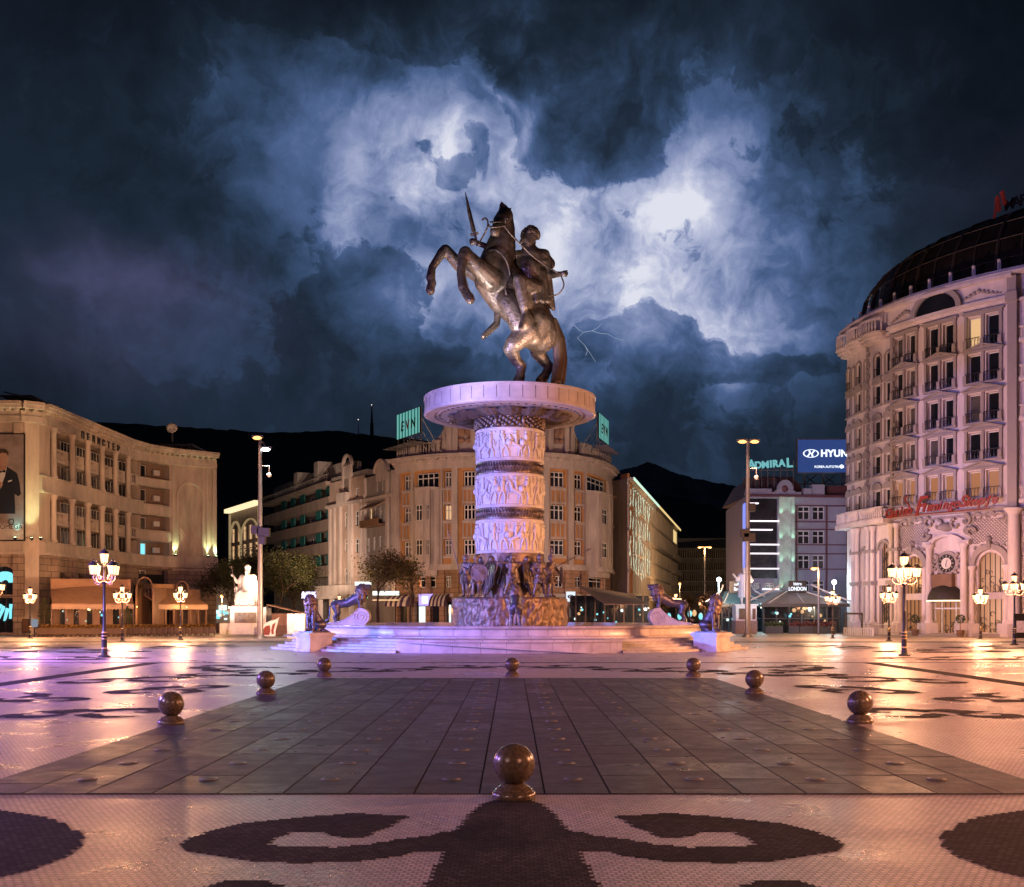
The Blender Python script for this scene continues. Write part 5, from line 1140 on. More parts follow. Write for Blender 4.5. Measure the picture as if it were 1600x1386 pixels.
mb.box(0, Wb, .6, .75, zb-1.5, zb-1.35); mb.build('support_truss', M['steel'], e)
place('lettering', text_mesh('HYUNDAI', 1.22, .02, M['letter_white'], .05, align='LEFT', space=1.05), e, (2.9, -.02, PZ(713.2, 140)))
place('small_lettering', text_mesh('KOREA AUTOTRADE', .42, .01, M['letter_white'], .008, align='LEFT', space=.95), e, (2.1, -.02, PZ(731.0, 140)))
mb = MB(); mb.lathe([(.26, 0), (.26, .03)], 16); me = mb.mesh('dot', M['letter_white']); me.transform(Matrix.Rotation(R(90), 4, 'X')); place('round_mark', me, e, (5.6, -.0, PZ(729, 140)))
ec = (1.65, PZ(708.6, 140)); mb = MB(); n_ = 32
for i in range(n_):
    a, b = 2*math.pi*i/n_, 2*math.pi*(i+1)/n_; P_ = lambda t, k: (ec[0]+1.02*k*math.cos(t), 0, ec[1]+.54*k*math.sin(t))
    q = [P_(a, .84), P_(b, .84), P_(b, 1), P_(a, 1)]; mb.hexa([(x, -.03, z) for x, y, z in q]+[(x, .02, z) for x, y, z in q])
for pl in ([(-.62, -.42), (-.38, -.46), (-.02, .02), (-.1, .44), (-.34, .38), (-.22, .02)], [(.62, .42), (.38, .46), (.02, -.02), (.1, -.44), (.34, -.38), (.22, -.02)], [(-.3, -.1), (.3, .0), (.3, .12), (-.3, .02)]):
    n = len(pl); a = mb.vs([(ec[0]+x, -.03, ec[1]+z) for x, z in pl]); mb.face([a+i for i in range(n)])
mb.build('oval_emblem', M['letter_white'], e, recalc=False)
for k in range(4): sp = spot('board_light', (e.location.x+1.2+3*k, 138.2, zb-1.2), (e.location.x+1.2+3*k, 140, zt-1.5), (.8, .9, 1), 60, 120, .8, .1); sp.parent = e; sp.location = (1.2+3*k, -1.8, zb-1.2)

# ================================================================== right hotel, convex front
HC = (64, 116); HR = 28
f = FR(arc(HC[0], HC[1], HR, 178, 229, 44)); B = Bld('grand_hotel', (60, 112), 'tall convex pinkish-white grand hotel with a dark glass dome at the right edge')
S = lambda a: HR*R(a-178)
M['hotel'] = STUCCO('pinkish white render', (.60, .52, .50), var=.22); M['hotel_trim'] = STUCCO('greyer trim', (.30, .26, .25), var=.15); M['dome'] = mat('dark dome glass', (.022, .016, .012), .3, .3, var=.5, vs=.5); M['dome_rib'] = mat('dome rib', (.06, .045, .035), .5, .4)
rows_ = [(26.3, 29.0), (23.1, 25.6), (19.5, 22.0), (16.1, 18.5), (12.7, 15.0)]
pairs = [202.2, 211.0, 219.8]; hl = []
for r_i, (a, b) in enumerate(rows_):
    for c in pairs:
        for s in (-.88, .88): hl.append((S(c)+s-.62, S(c)+s+.62, a, b, 'pair', r_i))
tow = [(181, .42, 1), (183.2, .34, 0), (185.6, .42, 1), (187.6, .34, 0), (190.6, .55, 0), (192.6, .3, 2), (194.6, .55, 1), (196.8, .36, 0)]
sing = [179.6, 182.6, 185.6, 189.2, 193.6, 197.2]
for r_i, (a, b) in enumerate(rows_):
    for j, c in enumerate(sing):
        w_ = .42 if j % 2 else .58; hl.append((S(c)-w_, S(c)+w_, a-(.35 if r_i == 0 else 0), b-.55-(.35 if r_i == 0 else 0), 'single', r_i))
mb = MB(); fwall(mb, f, 0, f.L, 11.6, 29.8, hl, depth=.5)
for h in hl:
    if h[4] == 'single' and h[5] == 0: farch(mb, f, h[0], h[1], h[3]-.5, -.5, .0)
mass(mb, [tuple(p) for p in f.p], [(60, 90), (84, 96), (90, 150), (48, 150)], 0, 32.4); B.add(mb, 'wall', M['hotel'])
for h in hl:
    lit = h[5] == 4 and h[4] == 'pair'
    win(B, f, (h[0]+h[1])/2, h[2]+.02, h[1]-h[0]-.04, h[3]-h[2]-.04, d=-.42 if h[4] == 'pair' else -.14, cols=1, transom=0 if lit else 0, fw=.09, frame='frame_white', pane='win_hotel' if lit and 'win_hotel' in M else 'glass_dark') if not lit else None
M['win_hotel'] = mat('lit hotel window', (.05, .03, .02), .3, emit=(1, .40, .17), es=.36, var=.5, vs=1.2)
for h in hl:
    if h[5] == 4 and h[4] == 'pair': win(B, f, (h[0]+h[1])/2, h[2]+.02, h[1]-h[0]-.04, h[3]-h[2]-.04, d=-.42, cols=1, transom=0, fw=.09, pane='win_hotel')
# surrounds with pediments, balconettes
for r_i, (a, b) in enumerate(rows_):
    for c in pairs:
        s = S(c); mb = MB()
        for q in (-1.72, -.12, 1.5): fbox(mb, f, s+q-.02, s+q+.24, 0, .18, a-.1, b+.12)
        fbox(mb, f, s-1.8, s+1.8, 0, .24, b+.12, b+.30); fbox(mb, f, s-1.8, s+1.8, 0, .28, a-.28, a-.1)
        for q in (-1.72, -.12, 1.5): fbox(mb, f, s+q-.06, s+q+.26, 0, .36, a-.1, a+.62)
        if r_i: ffpoly(mb, f, [(s-1.7, b+.30), (s+1.7, b+.30), (s, b+.72)], 0, .16); ffpoly(mb, f, [(s-2.0, b+.30), (s-1.7, b+.30), (s, b+.72), (s, b+.88)], 0, .46); ffpoly(mb, f, [(s+1.7, b+.30), (s+2.0, b+.30), (s, b+.88), (s, b+.72)], 0, .46)
        else: fbox(mb, f, s-1.95, s+1.95, 0, .4, b+.30, b+.42)
        o = B.add(mb, 'window_surround', M['hotel_trim'])
        for q in (-.88, .88):
            mb = MB(); fbox(mb, f, s+q-.66, s+q+.66, .26, .32, a+.72, a+.78)
            for k in range(9): x = s+q-.62+1.24*k/8; mb.tube([f.P(x, .29, a-.1), f.P(x+(.08 if k % 2 else -.08), .33, a+.3), f.P(x, .29, a+.74)], .022, 4, caps=False)
            mb.build('balconette', M['black_iron'], o)
    for j, c in enumerate(sing):
        s = S(c); w_ = .42 if j % 2 else .58; b2 = b-.55-(.35 if r_i == 0 else 0); a2 = a-(.35 if r_i == 0 else 0); mb = MB()
        for q in (-w_-.16, w_+.02): fbox(mb, f, s+q, s+q+.14, 0, .12, a2-.1, b2+(0 if r_i else -.45))
        fbox(mb, f, s-w_-.22, s+w_+.22, 0, .22, a2-.25, a2-.1)
        if r_i == 0: farch(mb, f, s-w_, s+w_, b2-.5, 0, .14, band=.16)
        else: ffpoly(mb, f, [(s-w_-.25, b2+.1)]+[(s-(w_+.25)*math.cos(math.pi*i/8), b2+.28+.5*math.sin(math.pi*i/8)) for i in range(9)]+[(s+w_+.25, b2+.1)], 0, .2)
        if j % 2: ffpoly(mb, f, [(s+.3*math.cos(2*math.pi*i/10), a2-.75+.22*math.sin(2*math.pi*i/10)) for i in range(10)], 0, .14)
        o = B.add(mb, 'window_surround', M['hotel_trim'])
        if j % 2 == 0:
            mb = MB(); fbox(mb, f, s-w_, s+w_, .1, .15, a2+.7, a2+.75)
            for k in range(6): x = s-w_+2*w_*k/5; mb.tube([f.P(x, .12, a2-.05), f.P(x, .12, a2+.72)], .02, 4, caps=False)
            mb.build('balconette', M['black_iron'], o)
# rounded oriel towers on the left with balustraded tops
for c, w_ in ((181.3, 1.1), (187.2, 1.3), (193.4, 1.6)):
    s = S(c); mb = MB()
    for z0q, z1q, dd in ((29.3, 29.6, .35), (29.6, 29.9, .7), (29.9, 30.1, .9)):
        for i in range(10):
            u, v = -1+2*i/10, -1+2*(i+1)/10; D_ = lambda t: dd+.7*math.sqrt(max(0, 1-t*t))
            mb.hexa([f.P(s+w_*1.15*u, 0, z0q), f.P(s+w_*1.15*v, 0, z0q), f.P(s+w_*1.15*v, D_(v), z0q), f.P(s+w_*1.15*u, D_(u), z0q), f.P(s+w_*1.15*u, 0, z1q), f.P(s+w_*1.15*v, 0, z1q), f.P(s+w_*1.15*v, D_(v), z1q), f.P(s+w_*1.15*u, D_(u), z1q)])
    for i in range(11):
        u = -1+2*i/10; d_ = .85+.7*math.sqrt(max(0, 1-u*u)); mb.tube([f.P(s+w_*1.1*u, d_-.1, 30.1), f.P(s+w_*1.1*u, d_-.1, 30.6), f.P(s+w_*1.1*u, d_-.1, 31.2)], [.06, .11, .06], 5, caps=False)
    for i in range(10):
        u, v = -1+2*i/10, -1+2*(i+1)/10; D_ = lambda t: .85+.7*math.sqrt(max(0, 1-t*t))
        mb.hexa([f.P(s+w_*1.12*u, D_(u)-.22, 31.2), f.P(s+w_*1.12*v, D_(v)-.22, 31.2), f.P(s+w_*1.12*v, D_(v), 31.2), f.P(s+w_*1.12*u, D_(u), 31.2), f.P(s+w_*1.12*u, D_(u)-.22, 31.4), f.P(s+w_*1.12*v, D_(v)-.22, 31.4), f.P(s+w_*1.12*v, D_(v), 31.4), f.P(s+w_*1.12*u, D_(u), 31.4)])
    B.add(mb, 'tower_balcony', M['hotel'])
    mb = MB(); 
    for z0q, z1q, k0, k1 in ((11.9, 12.5, .9, 1.15), (11.4, 11.9, .5, .9)):
        for i in range(10):
            u, v = -1+2*i/10, -1+2*(i+1)/10; D_ = lambda t, k: k*(.3+.9*math.sqrt(max(0, 1-t*t)))
            mb.hexa([f.P(s+w_*1.3*u, 0, z0q), f.P(s+w_*1.3*v, 0, z0q), f.P(s+w_*1.3*v, D_(v, k0), z0q), f.P(s+w_*1.3*u, D_(u, k0), z0q), f.P(s+w_*1.3*u, 0, z1q), f.P(s+w_*1.3*v, 0, z1q), f.P(s+w_*1.3*v, D_(v, k1), z1q), f.P(s+w_*1.3*u, D_(u, k1), z1q)])
    B.add(mb, 'tower_corbel', M['hotel'])
mb = MB(); fbox(mb, f, S(198.4), S(199.2), 0, .25, 12, 29.4)
for k in range(30): 
    for c in (190.0, 198.8): fbox(mb, f, S(c)-.35, S(c)+.35-(.2 if k % 2 else 0), 0, .12, 12.6+k*.56, 12.6+k*.56+.4)
B.add(mb, 'quoins', M['hotel_trim'])
# attic and cornice
mb = MB(); fbox(mb, f, 0, f.L, 0, .35, 29.6, 29.85); fbox(mb, f, S(198.6), S(225.6), 0, .8, 29.85, 30.15); fbox(mb, f, S(198.6), S(225.6), .0, .5, 30.15, 31.7); fbox(mb, f, S(198.6), S(225.6), 0, 1.0, 31.7, 32.0)
fbox(mb, f, 0, f.L, -.6, -.2, 29.85, 32.4); fbox(mb, f, 0, f.L, -.9, .9, 32.0, 32.25); fbox(mb, f, 0, f.L, -.9, .5, 32.25, 32.6)
B.add(mb, 'cornice', M['hotel'])
mb = MB(); s = S(211); farch(mb, f, s-2.2, s+2.2, 30.1, .3, .95, ztop=31.9, band=.5); B.add(mb, 'segmental_pediment', M['hotel_trim'])
mb = MB(); ffpoly(mb, f, [(s-2.1*math.cos(math.pi*i/12), 30.15+1.6*math.sin(math.pi*i/12)) for i in range(13)], .3, .8); B.add(mb, 'fan_window', M['glass_dark'])
for c in (203.5, 219.5):
    mb = MB(); s = S(c)
    for k in range(9): t = (k-4)/4.; mb.ball(f.P(s+t*1.6, .52, 30.6+.5*(1-abs(t))), .22-.08*abs(t), 8, (1, 1, 1)); 
    mb.tube([f.P(s-2, .53, 30.5), f.P(s-.8, .53, 30.7), f.P(s, .53, 31.2), f.P(s+.8, .53, 30.7), f.P(s+2, .53, 30.5)], .08, 5); B.add(mb, 'garland', M['hotel_trim'])
mb = MB(); fbox(mb, f, S(224.6), S(226.2), 0, .55, 0, 30.2); fbox(mb, f, S(224.4), S(226.4), 0, .85, 29.6, 30.4); fbox(mb, f, S(224.6), S(226.2), 0, .7, 30.4, 31.8); B.add(mb, 'corner_pilaster', M['hotel_trim'])
for z in (26.4, 23.0, 19.5, 12.3): mb = MB(); fbox(mb, f, S(226.6), f.L, 0, .6, z-.5, z-.2); balustrade(mb, f, S(226.6), f.L, .45, z-.2, 1.1, .3, .07); B.add(mb, 'side_balcony', M['hotel'])
# dome
dp = [(25.6, 32.4), (25.6, 34.4), (25.2, 36.4), (24.2, 38.0), (22.6, 39.3), (20.2, 40.3), (17, 41.0), (9, 41.6), (.2, 41.8)]
mb = MB(); mb.lathe(dp, 72, c=HC, caps=False); B.add(mb, 'dome', M['dome'], smooth=True, sharp=60)
mb = MB()
for k in range(36): a = R(100+5*k); mb.tube([(HC[0]+(r+.12)*math.cos(a), HC[1]+(r+.12)*math.sin(a), z) for r, z in dp[:7]], .16 if k % 2 == 0 else .08, 5)
for z, r in ((34.4, 25.75), (36.4, 25.35), (38.3, 24.1)): mb.tube([(HC[0]+r*math.cos(R(100+3*k)), HC[1]+r*math.sin(R(100+3*k)), z) for k in range(62)], .06, 4)
B.add(mb, 'dome_ribs', M['dome_rib'])
for k in range(12): 
    a = R(172+5*k); mb = MB(); mb.box(-.12, .12, -.12, .12, 0, 1.1); mb.ball((0, 0, 1.25), .17, 8); B.put('roof_finial', mb.mesh('f', M['hotel']), (HC[0]+27.2*math.cos(a), HC[1]+27.2*math.sin(a), 32.6))
mb = MB(); n_ = 40
for k in range(n_): 
    a = R(205+26*k/n_); r = 16.5; mb.tube([(HC[0]+r*math.cos(a), HC[1]+r*math.sin(a), 41.0), (HC[0]+r*math.cos(a), HC[1]+r*math.sin(a), 41.9)], .04, 4)
mb.tube([(HC[0]+16.5*math.cos(R(203+k)), HC[1]+16.5*math.sin(R(203+k)), 41.9) for k in range(29)], .05, 4); B.add(mb, 'roof_rail', M['steel'])
# roof sign: red emblem and dark letters
e = empty('roof_sign', (HC[0], HC[1], 41.6)); tag(e, 'unlit roof sign with a red zigzag emblem and dark letters on the hotel dome', 'sign')
mb = MB()
for pl in ([(0, 0), (.5, .2), (1.05, 1.7), (1.15, 3.3), (1.9, 3.4), (2.7, .9), (2.0, .7), (1.5, 2.2), (1.0, .8), (.45, -.1)], [(2.7, 3.5), (3.5, 3.6), (4.4, 1.3), (3.7, 1.1)]):
    mb.prism([(x*.62, z*.62) for x, z in pl], -.1, .1, lambda x, y, z: (x, z, y))
a = R(204.5); o = mb.build('red_emblem', mat('dull red sign', (.30, .03, .02), .6, emit=(.3, .03, .02), es=.12), e, loc=(17.6*math.cos(a), 17.6*math.sin(a), -.3), rz=a+R(90)-R(22))  # faint glow put into the red, though the sign is unlit
for i, ch in enumerate('MARRIOTT'):
    a = R(210+2.5*i); place('letter', text_mesh(ch, 1.5, .06, M['black_iron'], .02), e, (17.2*math.cos(a), 17.2*math.sin(a), .4), a+R(90))
# ground arcade
SH = [(184.0, 187.0), (190.3, 193.4), (202.3, 207.2), (218.8, 223.8)]
ar = []
for a0, a1, zs, zt in ((187.2, 189.8, 8.4, 0), (193.6, 198.2, 8.4, 0), (181.0, 183.2, 8.4, 0)):
    s0, s1 = S(a0), S(a1); ar.append((s0+.25, s1-.25, 5.6, zs+(s1-s0-.5)/2)); ar.append((s0+.25, s1-.25, .6, 4.9))
for c in (204.6, 221.2): s = S(c); ar.append((s-1.15, s+1.15, 3.6, 7.6)); ar.append((s-1.3, s+1.3, .4, 3.4))
s = S(212.7); ar.append((s-1.55, s+1.55, .25, 3.2))
mb = MB(); fwall(mb, f, 0, S(224.6), 0, 11.6, ar, depth=.55)
for h in ar[:6:2]: farch(mb, f, h[0], h[1], h[3]-(h[1]-h[0])/2, -.5, .0)
for h in (ar[6], ar[8]): farch(mb, f, h[0], h[1], h[3]-1.15, -.5, .0)
fwall(mb, f, S(224.6), f.L, 0, 11.6, d=-.1); B.add(mb, 'arcade_wall', M['hotel'])
def col_at(a, r, z0q, z1q, nm='column'):
    p = f.P(S(a), .35, 0); m_ = MB(); column(m_, p[0], p[1], z0q, z1q, r, 14); m_.box(p[0]-r*1.9, p[0]+r*1.9, p[1]-r*1.9, p[1]+r*1.9, 0, z0q); B.add(m_, nm, M['hotel'], smooth=True, sharp=35)
for a in (184.4, 186.2, 191.0, 192.8, 199.0, 200.6): col_at(a, .26, 1.2, 10.9)
for a in (185.3, 191.9, 199.8): mb = MB(); fbox(mb, f, S(a)-.8, S(a)+.8, 0, .7, 4.95, 5.35); B.add(mb, 'impost', M['hotel_trim']); mb = MB(); fbox(mb, f, S(a)-.8, S(a)+.8, 0, .65, 8.2, 8.5); B.add(mb, 'impost', M['hotel_trim'])
for a in (209.0, 216.4): col_at(a, .33, 1.2, 8.6)
for a in (218.0, 224.3, 201.6, 207.9): col_at(a, .26, 1.2, 6.4)
col_at(225.6, .55, 1.2, 11.4)
for c in (204.6, 221.2):
    s = S(c); mb = MB(); farch(mb, f, s-1.35, s+1.35, 6.5, 0, .35, band=.5, n=18); mb.tube([f.P(s, .4, 8.0), f.P(s, .45, 8.6)], .18, 6); B.add(mb, 'arch_moulding', M['hotel_trim'])
    mb = MB(); fbox(mb, f, s-1.3, s+1.3, -.1, .12, 3.4, 4.0); B.add(mb, 'spandrel_panel', M['hotel'])
for h in ar[:6:2]: mb = MB(); farch(mb, f, h[0], h[1], h[3]-(h[1]-h[0])/2, 0, .22, band=.22); B.add(mb, 'arch_moulding', M['hotel_trim'])
for i, h in enumerate(ar):
    mb = MB(); fbox(mb, f, h[0], h[1], -.46, -.4, h[2], h[3]); hot = i >= 6; o = B.add(mb, 'arcade_glazing', M['win_hotel'] if hot else mat('dim warm glazing', (.14, .08, .05), .3, emit=(.8, .36, .16), es=.18, var=.6, vs=.5))
    mb = MB(); n = 5 if i != 10 else 6
    for k in range(n+1): x = h[0]+(h[1]-h[0])*k/n; fbox(mb, f, max(h[0], x-.03), min(h[1], x+.03), -.4, -.34, h[2], h[3])
    rs = random.Random(i)
    for k in range(16):
        x = rs.uniform(h[0]+.2, h[1]-.2); z = rs.uniform(h[2]+.1, h[2]+(h[3]-h[2])*.6); r = rs.uniform(.1, .3); mb.tube([f.P(x+r*math.cos(t*.9), -.36, z+r*math.sin(t*.9)) for t in range(6)], .035, 4)
    mb.build('iron_tracery', M['black_iron'], o)
# scroll ornament and lattice above the portal
for c, sg in ((204.5, 1), (221.0, -1)):
    s = S(c); mb = MB()
    for k in range(-10, 11):
        for sl in (1, -1):
            a0 = Vector((s-1.75, 0)); pts_ = []
            for t in range(25):
                x = s-1.8+3.6*t/24; z = 9.45+sl*(x-s)+k*.30
                if 8.3 < z < 10.7 and not (z < 9.0 and abs(x-s) < (9.0-z)*1.3): pts_.append((x, z))
            if len(pts_) > 1: mb.tube([f.P(pts_[0][0], .05, pts_[0][1]), f.P(pts_[-1][0], .05, pts_[-1][1])], .035, 4)
    B.add(mb, 'lattice_panel', M['hotel_trim'])
    def curl(x, z, r, t0, tn, w=.13): mb = MB(); mb.tube([f.P(x+(r*(1-.72*i/16))*math.cos(t0+tn*i/16), .16, z+(r*(1-.72*i/16))*math.sin(t0+tn*i/16)) for i in range(17)], [w*(1-.4*i/16) for i in range(17)], 6); B.add(mb, 'scroll_ornament', M['hotel_trim'], smooth=True)
    for x, z, r, t0, tn in ((-1.9, 10.6, .55, 0, 5), (-1.0, 10.8, .45, 3, -5), (0, 10.9, .5, 0, 5.2), (1.0, 10.7, .55, 3, -5), (1.9, 10.3, .65, .4, 5), (2.1, 9.1, .5, 1.6, -4.6), (2.2, 8.2, .35, 1.6, 4.6), (-2.0, 9.6, .4, 1.6, 4.6)): curl(s+x*sg*-1, z, r, t0, tn)
    for x in (-1.2, -.6, .6, 1.2): curl(s+x, 8.35-.25*abs(x), .26, 0, 5*(1 if x > 0 else -1), .1)
    mb = MB(); mb.ball(f.P(s, .15, 8.75), .32, 10, (1, .6, 1)); B.add(mb, 'keystone_boss', M['hotel_trim'], smooth=True)
s = S(212.7)
def curl(x, z, r, t0, tn, w=.15): mb = MB(); mb.tube([f.P(x+(r*(1-.72*i/16))*math.cos(t0+tn*i/16), .28, z+(r*(1-.72*i/16))*math.sin(t0+tn*i/16)) for i in range(17)], [w*(1-.4*i/16) for i in range(17)], 6); B.add(mb, 'scroll_ornament', M['hotel_trim'], smooth=True)
for sg in (-1, 1):
    curl(s+sg*.9, 10.3, .55, 1.6, sg*5); curl(s+sg*1.9, 10.6, .6, 1.6, -sg*5); curl(s+sg*2.35, 9.5, .5, 0, sg*5, .22); curl(s+sg*1.25, 7.2, .42, 1.6, sg*5); curl(s+sg*1.3, 6.4, .35, 1.6, -sg*5); curl(s+sg*.7, 5.75, .35, 0, 4.5)
mb = MB(); mb.ball(f.P(s, .3, 10.1), .6, 12, (1.3, .5, .7)); B.add(mb, 'cartouche', M['hotel_trim'], smooth=True)
mb = MB(); farch(mb, f, s-1.55, s+1.55, 8.3, 0, .45, ztop=9.2, band=.42); fbox(mb, f, s-2.4, s-1.5, 0, .6, 8.4, 8.8); fbox(mb, f, s+1.5, s+2.4, 0, .6, 8.4, 8.8); B.add(mb, 'portal_arch', M['hotel'])
def disc_on(ss, z, r, d0, d1, m_, nm, n=28, par=None): q = MB(); ffpoly(q, f, [(ss+r*math.cos(2*math.pi*i/n), z+r*math.sin(2*math.pi*i/n)) for i in range(n)], d0, d1); o = B.add(q, nm, m_, par); return o
disc_on(s, 6.75, 1.15, .05, .2, M['hotel_trim'], 'clock_surround')
ck = disc_on(s, 6.75, .84, .2, .28, M['black_iron'], 'clock_ring'); disc_on(s, 6.75, .52, .28, .3, M['frame_white'], 'clock_face', par=ck)
q = MB(); q.tube([f.P(s, .33, 6.75), f.P(s-.02, .33, 6.4)], .03, 4); q.tube([f.P(s, .33, 6.75), f.P(s+.12, .33, 7.1)], .022, 4); B.add(q, 'clock_hands', M['black_letter'], ck)
q = MB()
for k in range(12): a = math.pi*k/6; q.tube([f.P(s+.6*math.cos(a), .3, 6.75+.6*math.sin(a)), f.P(s+.75*math.cos(a), .3, 6.75+.75*math.sin(a))], .03, 4)
B.add(q, 'hour_marks', M['frame_white'], ck)
q = MB(); fbox(q, f, s-1.35, s+.75, .2, .8, 4.85, 6.4-.1) if False else fbox(q, f, s-1.25, s+.85, .2, .75, 4.55, 5.75); B.add(q, 'blank_dark_sign_box', M['brown_panel'])
# half-dome awning
q = MB(); n1, n2 = 14, 7
for i in range(n1):
    for j in range(n2):
        def hp(i, j, k=1.0): a = math.pi*i/n1; b = math.pi/2*j/n2; return f.P(s-.1-1.75*k*math.cos(a)*math.cos(b)*1.0, .1+1.5*k*math.sin(a)*math.cos(b), 3.35+1.5*k*math.sin(b))
        q.hexa([hp(i, j, .97), hp(i+1, j, .97), hp(i+1, j+1, .97), hp(i, j+1, .97), hp(i, j), hp(i+1, j), hp(i+1, j+1), hp(i, j+1)])
e = B.add(q, 'dome_awning', mat('dark canvas', (.025, .02, .015), .7)); 
q = MB(); q.tube([f.P(s-.1-1.78*math.cos(math.pi*i/16), .1+1.5*math.sin(math.pi*i/16), 3.28) for i in range(17)], .06, 6); B.add(q, 'lit_awning_rim', glow('awning rim light', (1, .8, .5), 2.5), e)
q = MB(); fbox(q, f, s-2, s+2, .0, 1.6, .0, .22); fbox(q, f, S(199), S(224), .0, .8, 0, .3); B.add(q, 'entrance_step', M['hotel_trim'])
q = MB()
for k in (-1.5, -.75, .75, 1.5): fbox(q, f, s+k-.06, s+k+.06, -.3, -.1, .25, 3.2)
fbox(q, f, s-1.5, s+1.5, -.3, -.1, 2.5, 2.65); B.add(q, 'door_frame', M['frame_white'])
# terrace balustrade above arcade on the left
mb = MB(); fbox(mb, f, 0, S(199), -.2, 1.3, 11.0, 11.45); B.add(mb, 'terrace_slab', M['hotel'])
for a0, a1 in ((178.5, 184), (184.5, 190), (190.5, 198.5)): mb = MB(); balustrade(mb, f, S(a0), S(a1), 1.15, 11.45, 1.2, .32, .08); B.add(mb, 'terrace_balustrade', M['hotel'])
mb = MB(); fbox(mb, f, S(199), S(224.6), 0, .45, 11.3, 11.65); fbox(mb, f, 0, f.L, 0, .2, 10.9, 11.1); B.add(mb, 'string_course', M['hotel_trim'])
# red script sign
M['red_sign'] = mat('red script letters', (.24, .03, .02), .5, emit=(.5, .05, .02), es=.03)
e = empty('script_sign', f.P(S(211), 1.0, 11.8)); tag(e, 'red looping script sign on the ledge above the hotel portal', 'sign')
txt = 'Casino FlamingoSkopje'
for i, ch in enumerate(txt):
    if ch == ' ': continue
    a = 199.4+(222.6-199.4)*i/(len(txt)-1); big = ch in 'FS' ; me = text_mesh(ch, 2.6 if ch == 'F' else 1.15 if ch != 'S' else 1.45, .07, M['red_sign'], .03, shear=.35)
    p = Vector(f.P(S(a), .9, 11.5+.02*i-(.3 if ch == 'F' else 0)))-e.location; place('letter', me, e, p, f.rz(S(a)))
mb = MB(); P_ = lambda a, d, z: Vector(f.P(S(a), d, z))-e.location
mb.tube([P_(199.6, .95, 11.45)]+[P_(200+1.15*k, .95, 11.42) for k in range(20)], .05, 5); mb.tube([P_(205.2+.12*i*math.cos(i*.4), .95, 12.0+.12*i) for i in range(12)], .08, 5); mb.tube([P_(221+.2*i, .95, 12.3+.03*i) for i in range(10)], .05, 5); mb.build('sign_flourish', M['red_sign'], e)
# potted topiaries at the door
for i, (a, nm) in enumerate(((207.9, 'left'), (217.2, 'right'))):
    p = f.P(S(a), 1.6, .0); e = empty('potted_topiary', (p[0], p[1], .0)); tag(e, 'potted ball topiary %s of the hotel entrance' % nm, 'potted plant')
    q = MB(); q.lathe([(.28, 0), (.36, .55), (.4, .6), (.34, .6)], 12); q.build('pot', M['brown_panel'], e); q = MB(); q.tube([(0, 0, .55), (0, 0, 1.45)], .04, 6); q.build('stem', M['brown_st'], e)
    q = MB(); rs = random.Random(i)
    for k in range(220):
        v = Vector((rs.gauss(0, 1), rs.gauss(0, 1), rs.gauss(0, 1))).normalized()*.42*rs.uniform(.7, 1)+Vector((0, 0, 1.65)); m3 = Matrix.Rotation(rs.uniform(0, 6), 3, 'Z') @ Matrix.Rotation(rs.uniform(0, 3), 3, 'X'); b0 = q.vs([v+m3 @ Vector(t)*.06 for t in ((-1, -1, 0), (1, -1, 0), (0, 1, 0))]); q.face((b0, b0+1, b0+2))
    q.build('foliage', mat('dark topiary leaf', (.03, .05, .02), .7), e, recalc=False)

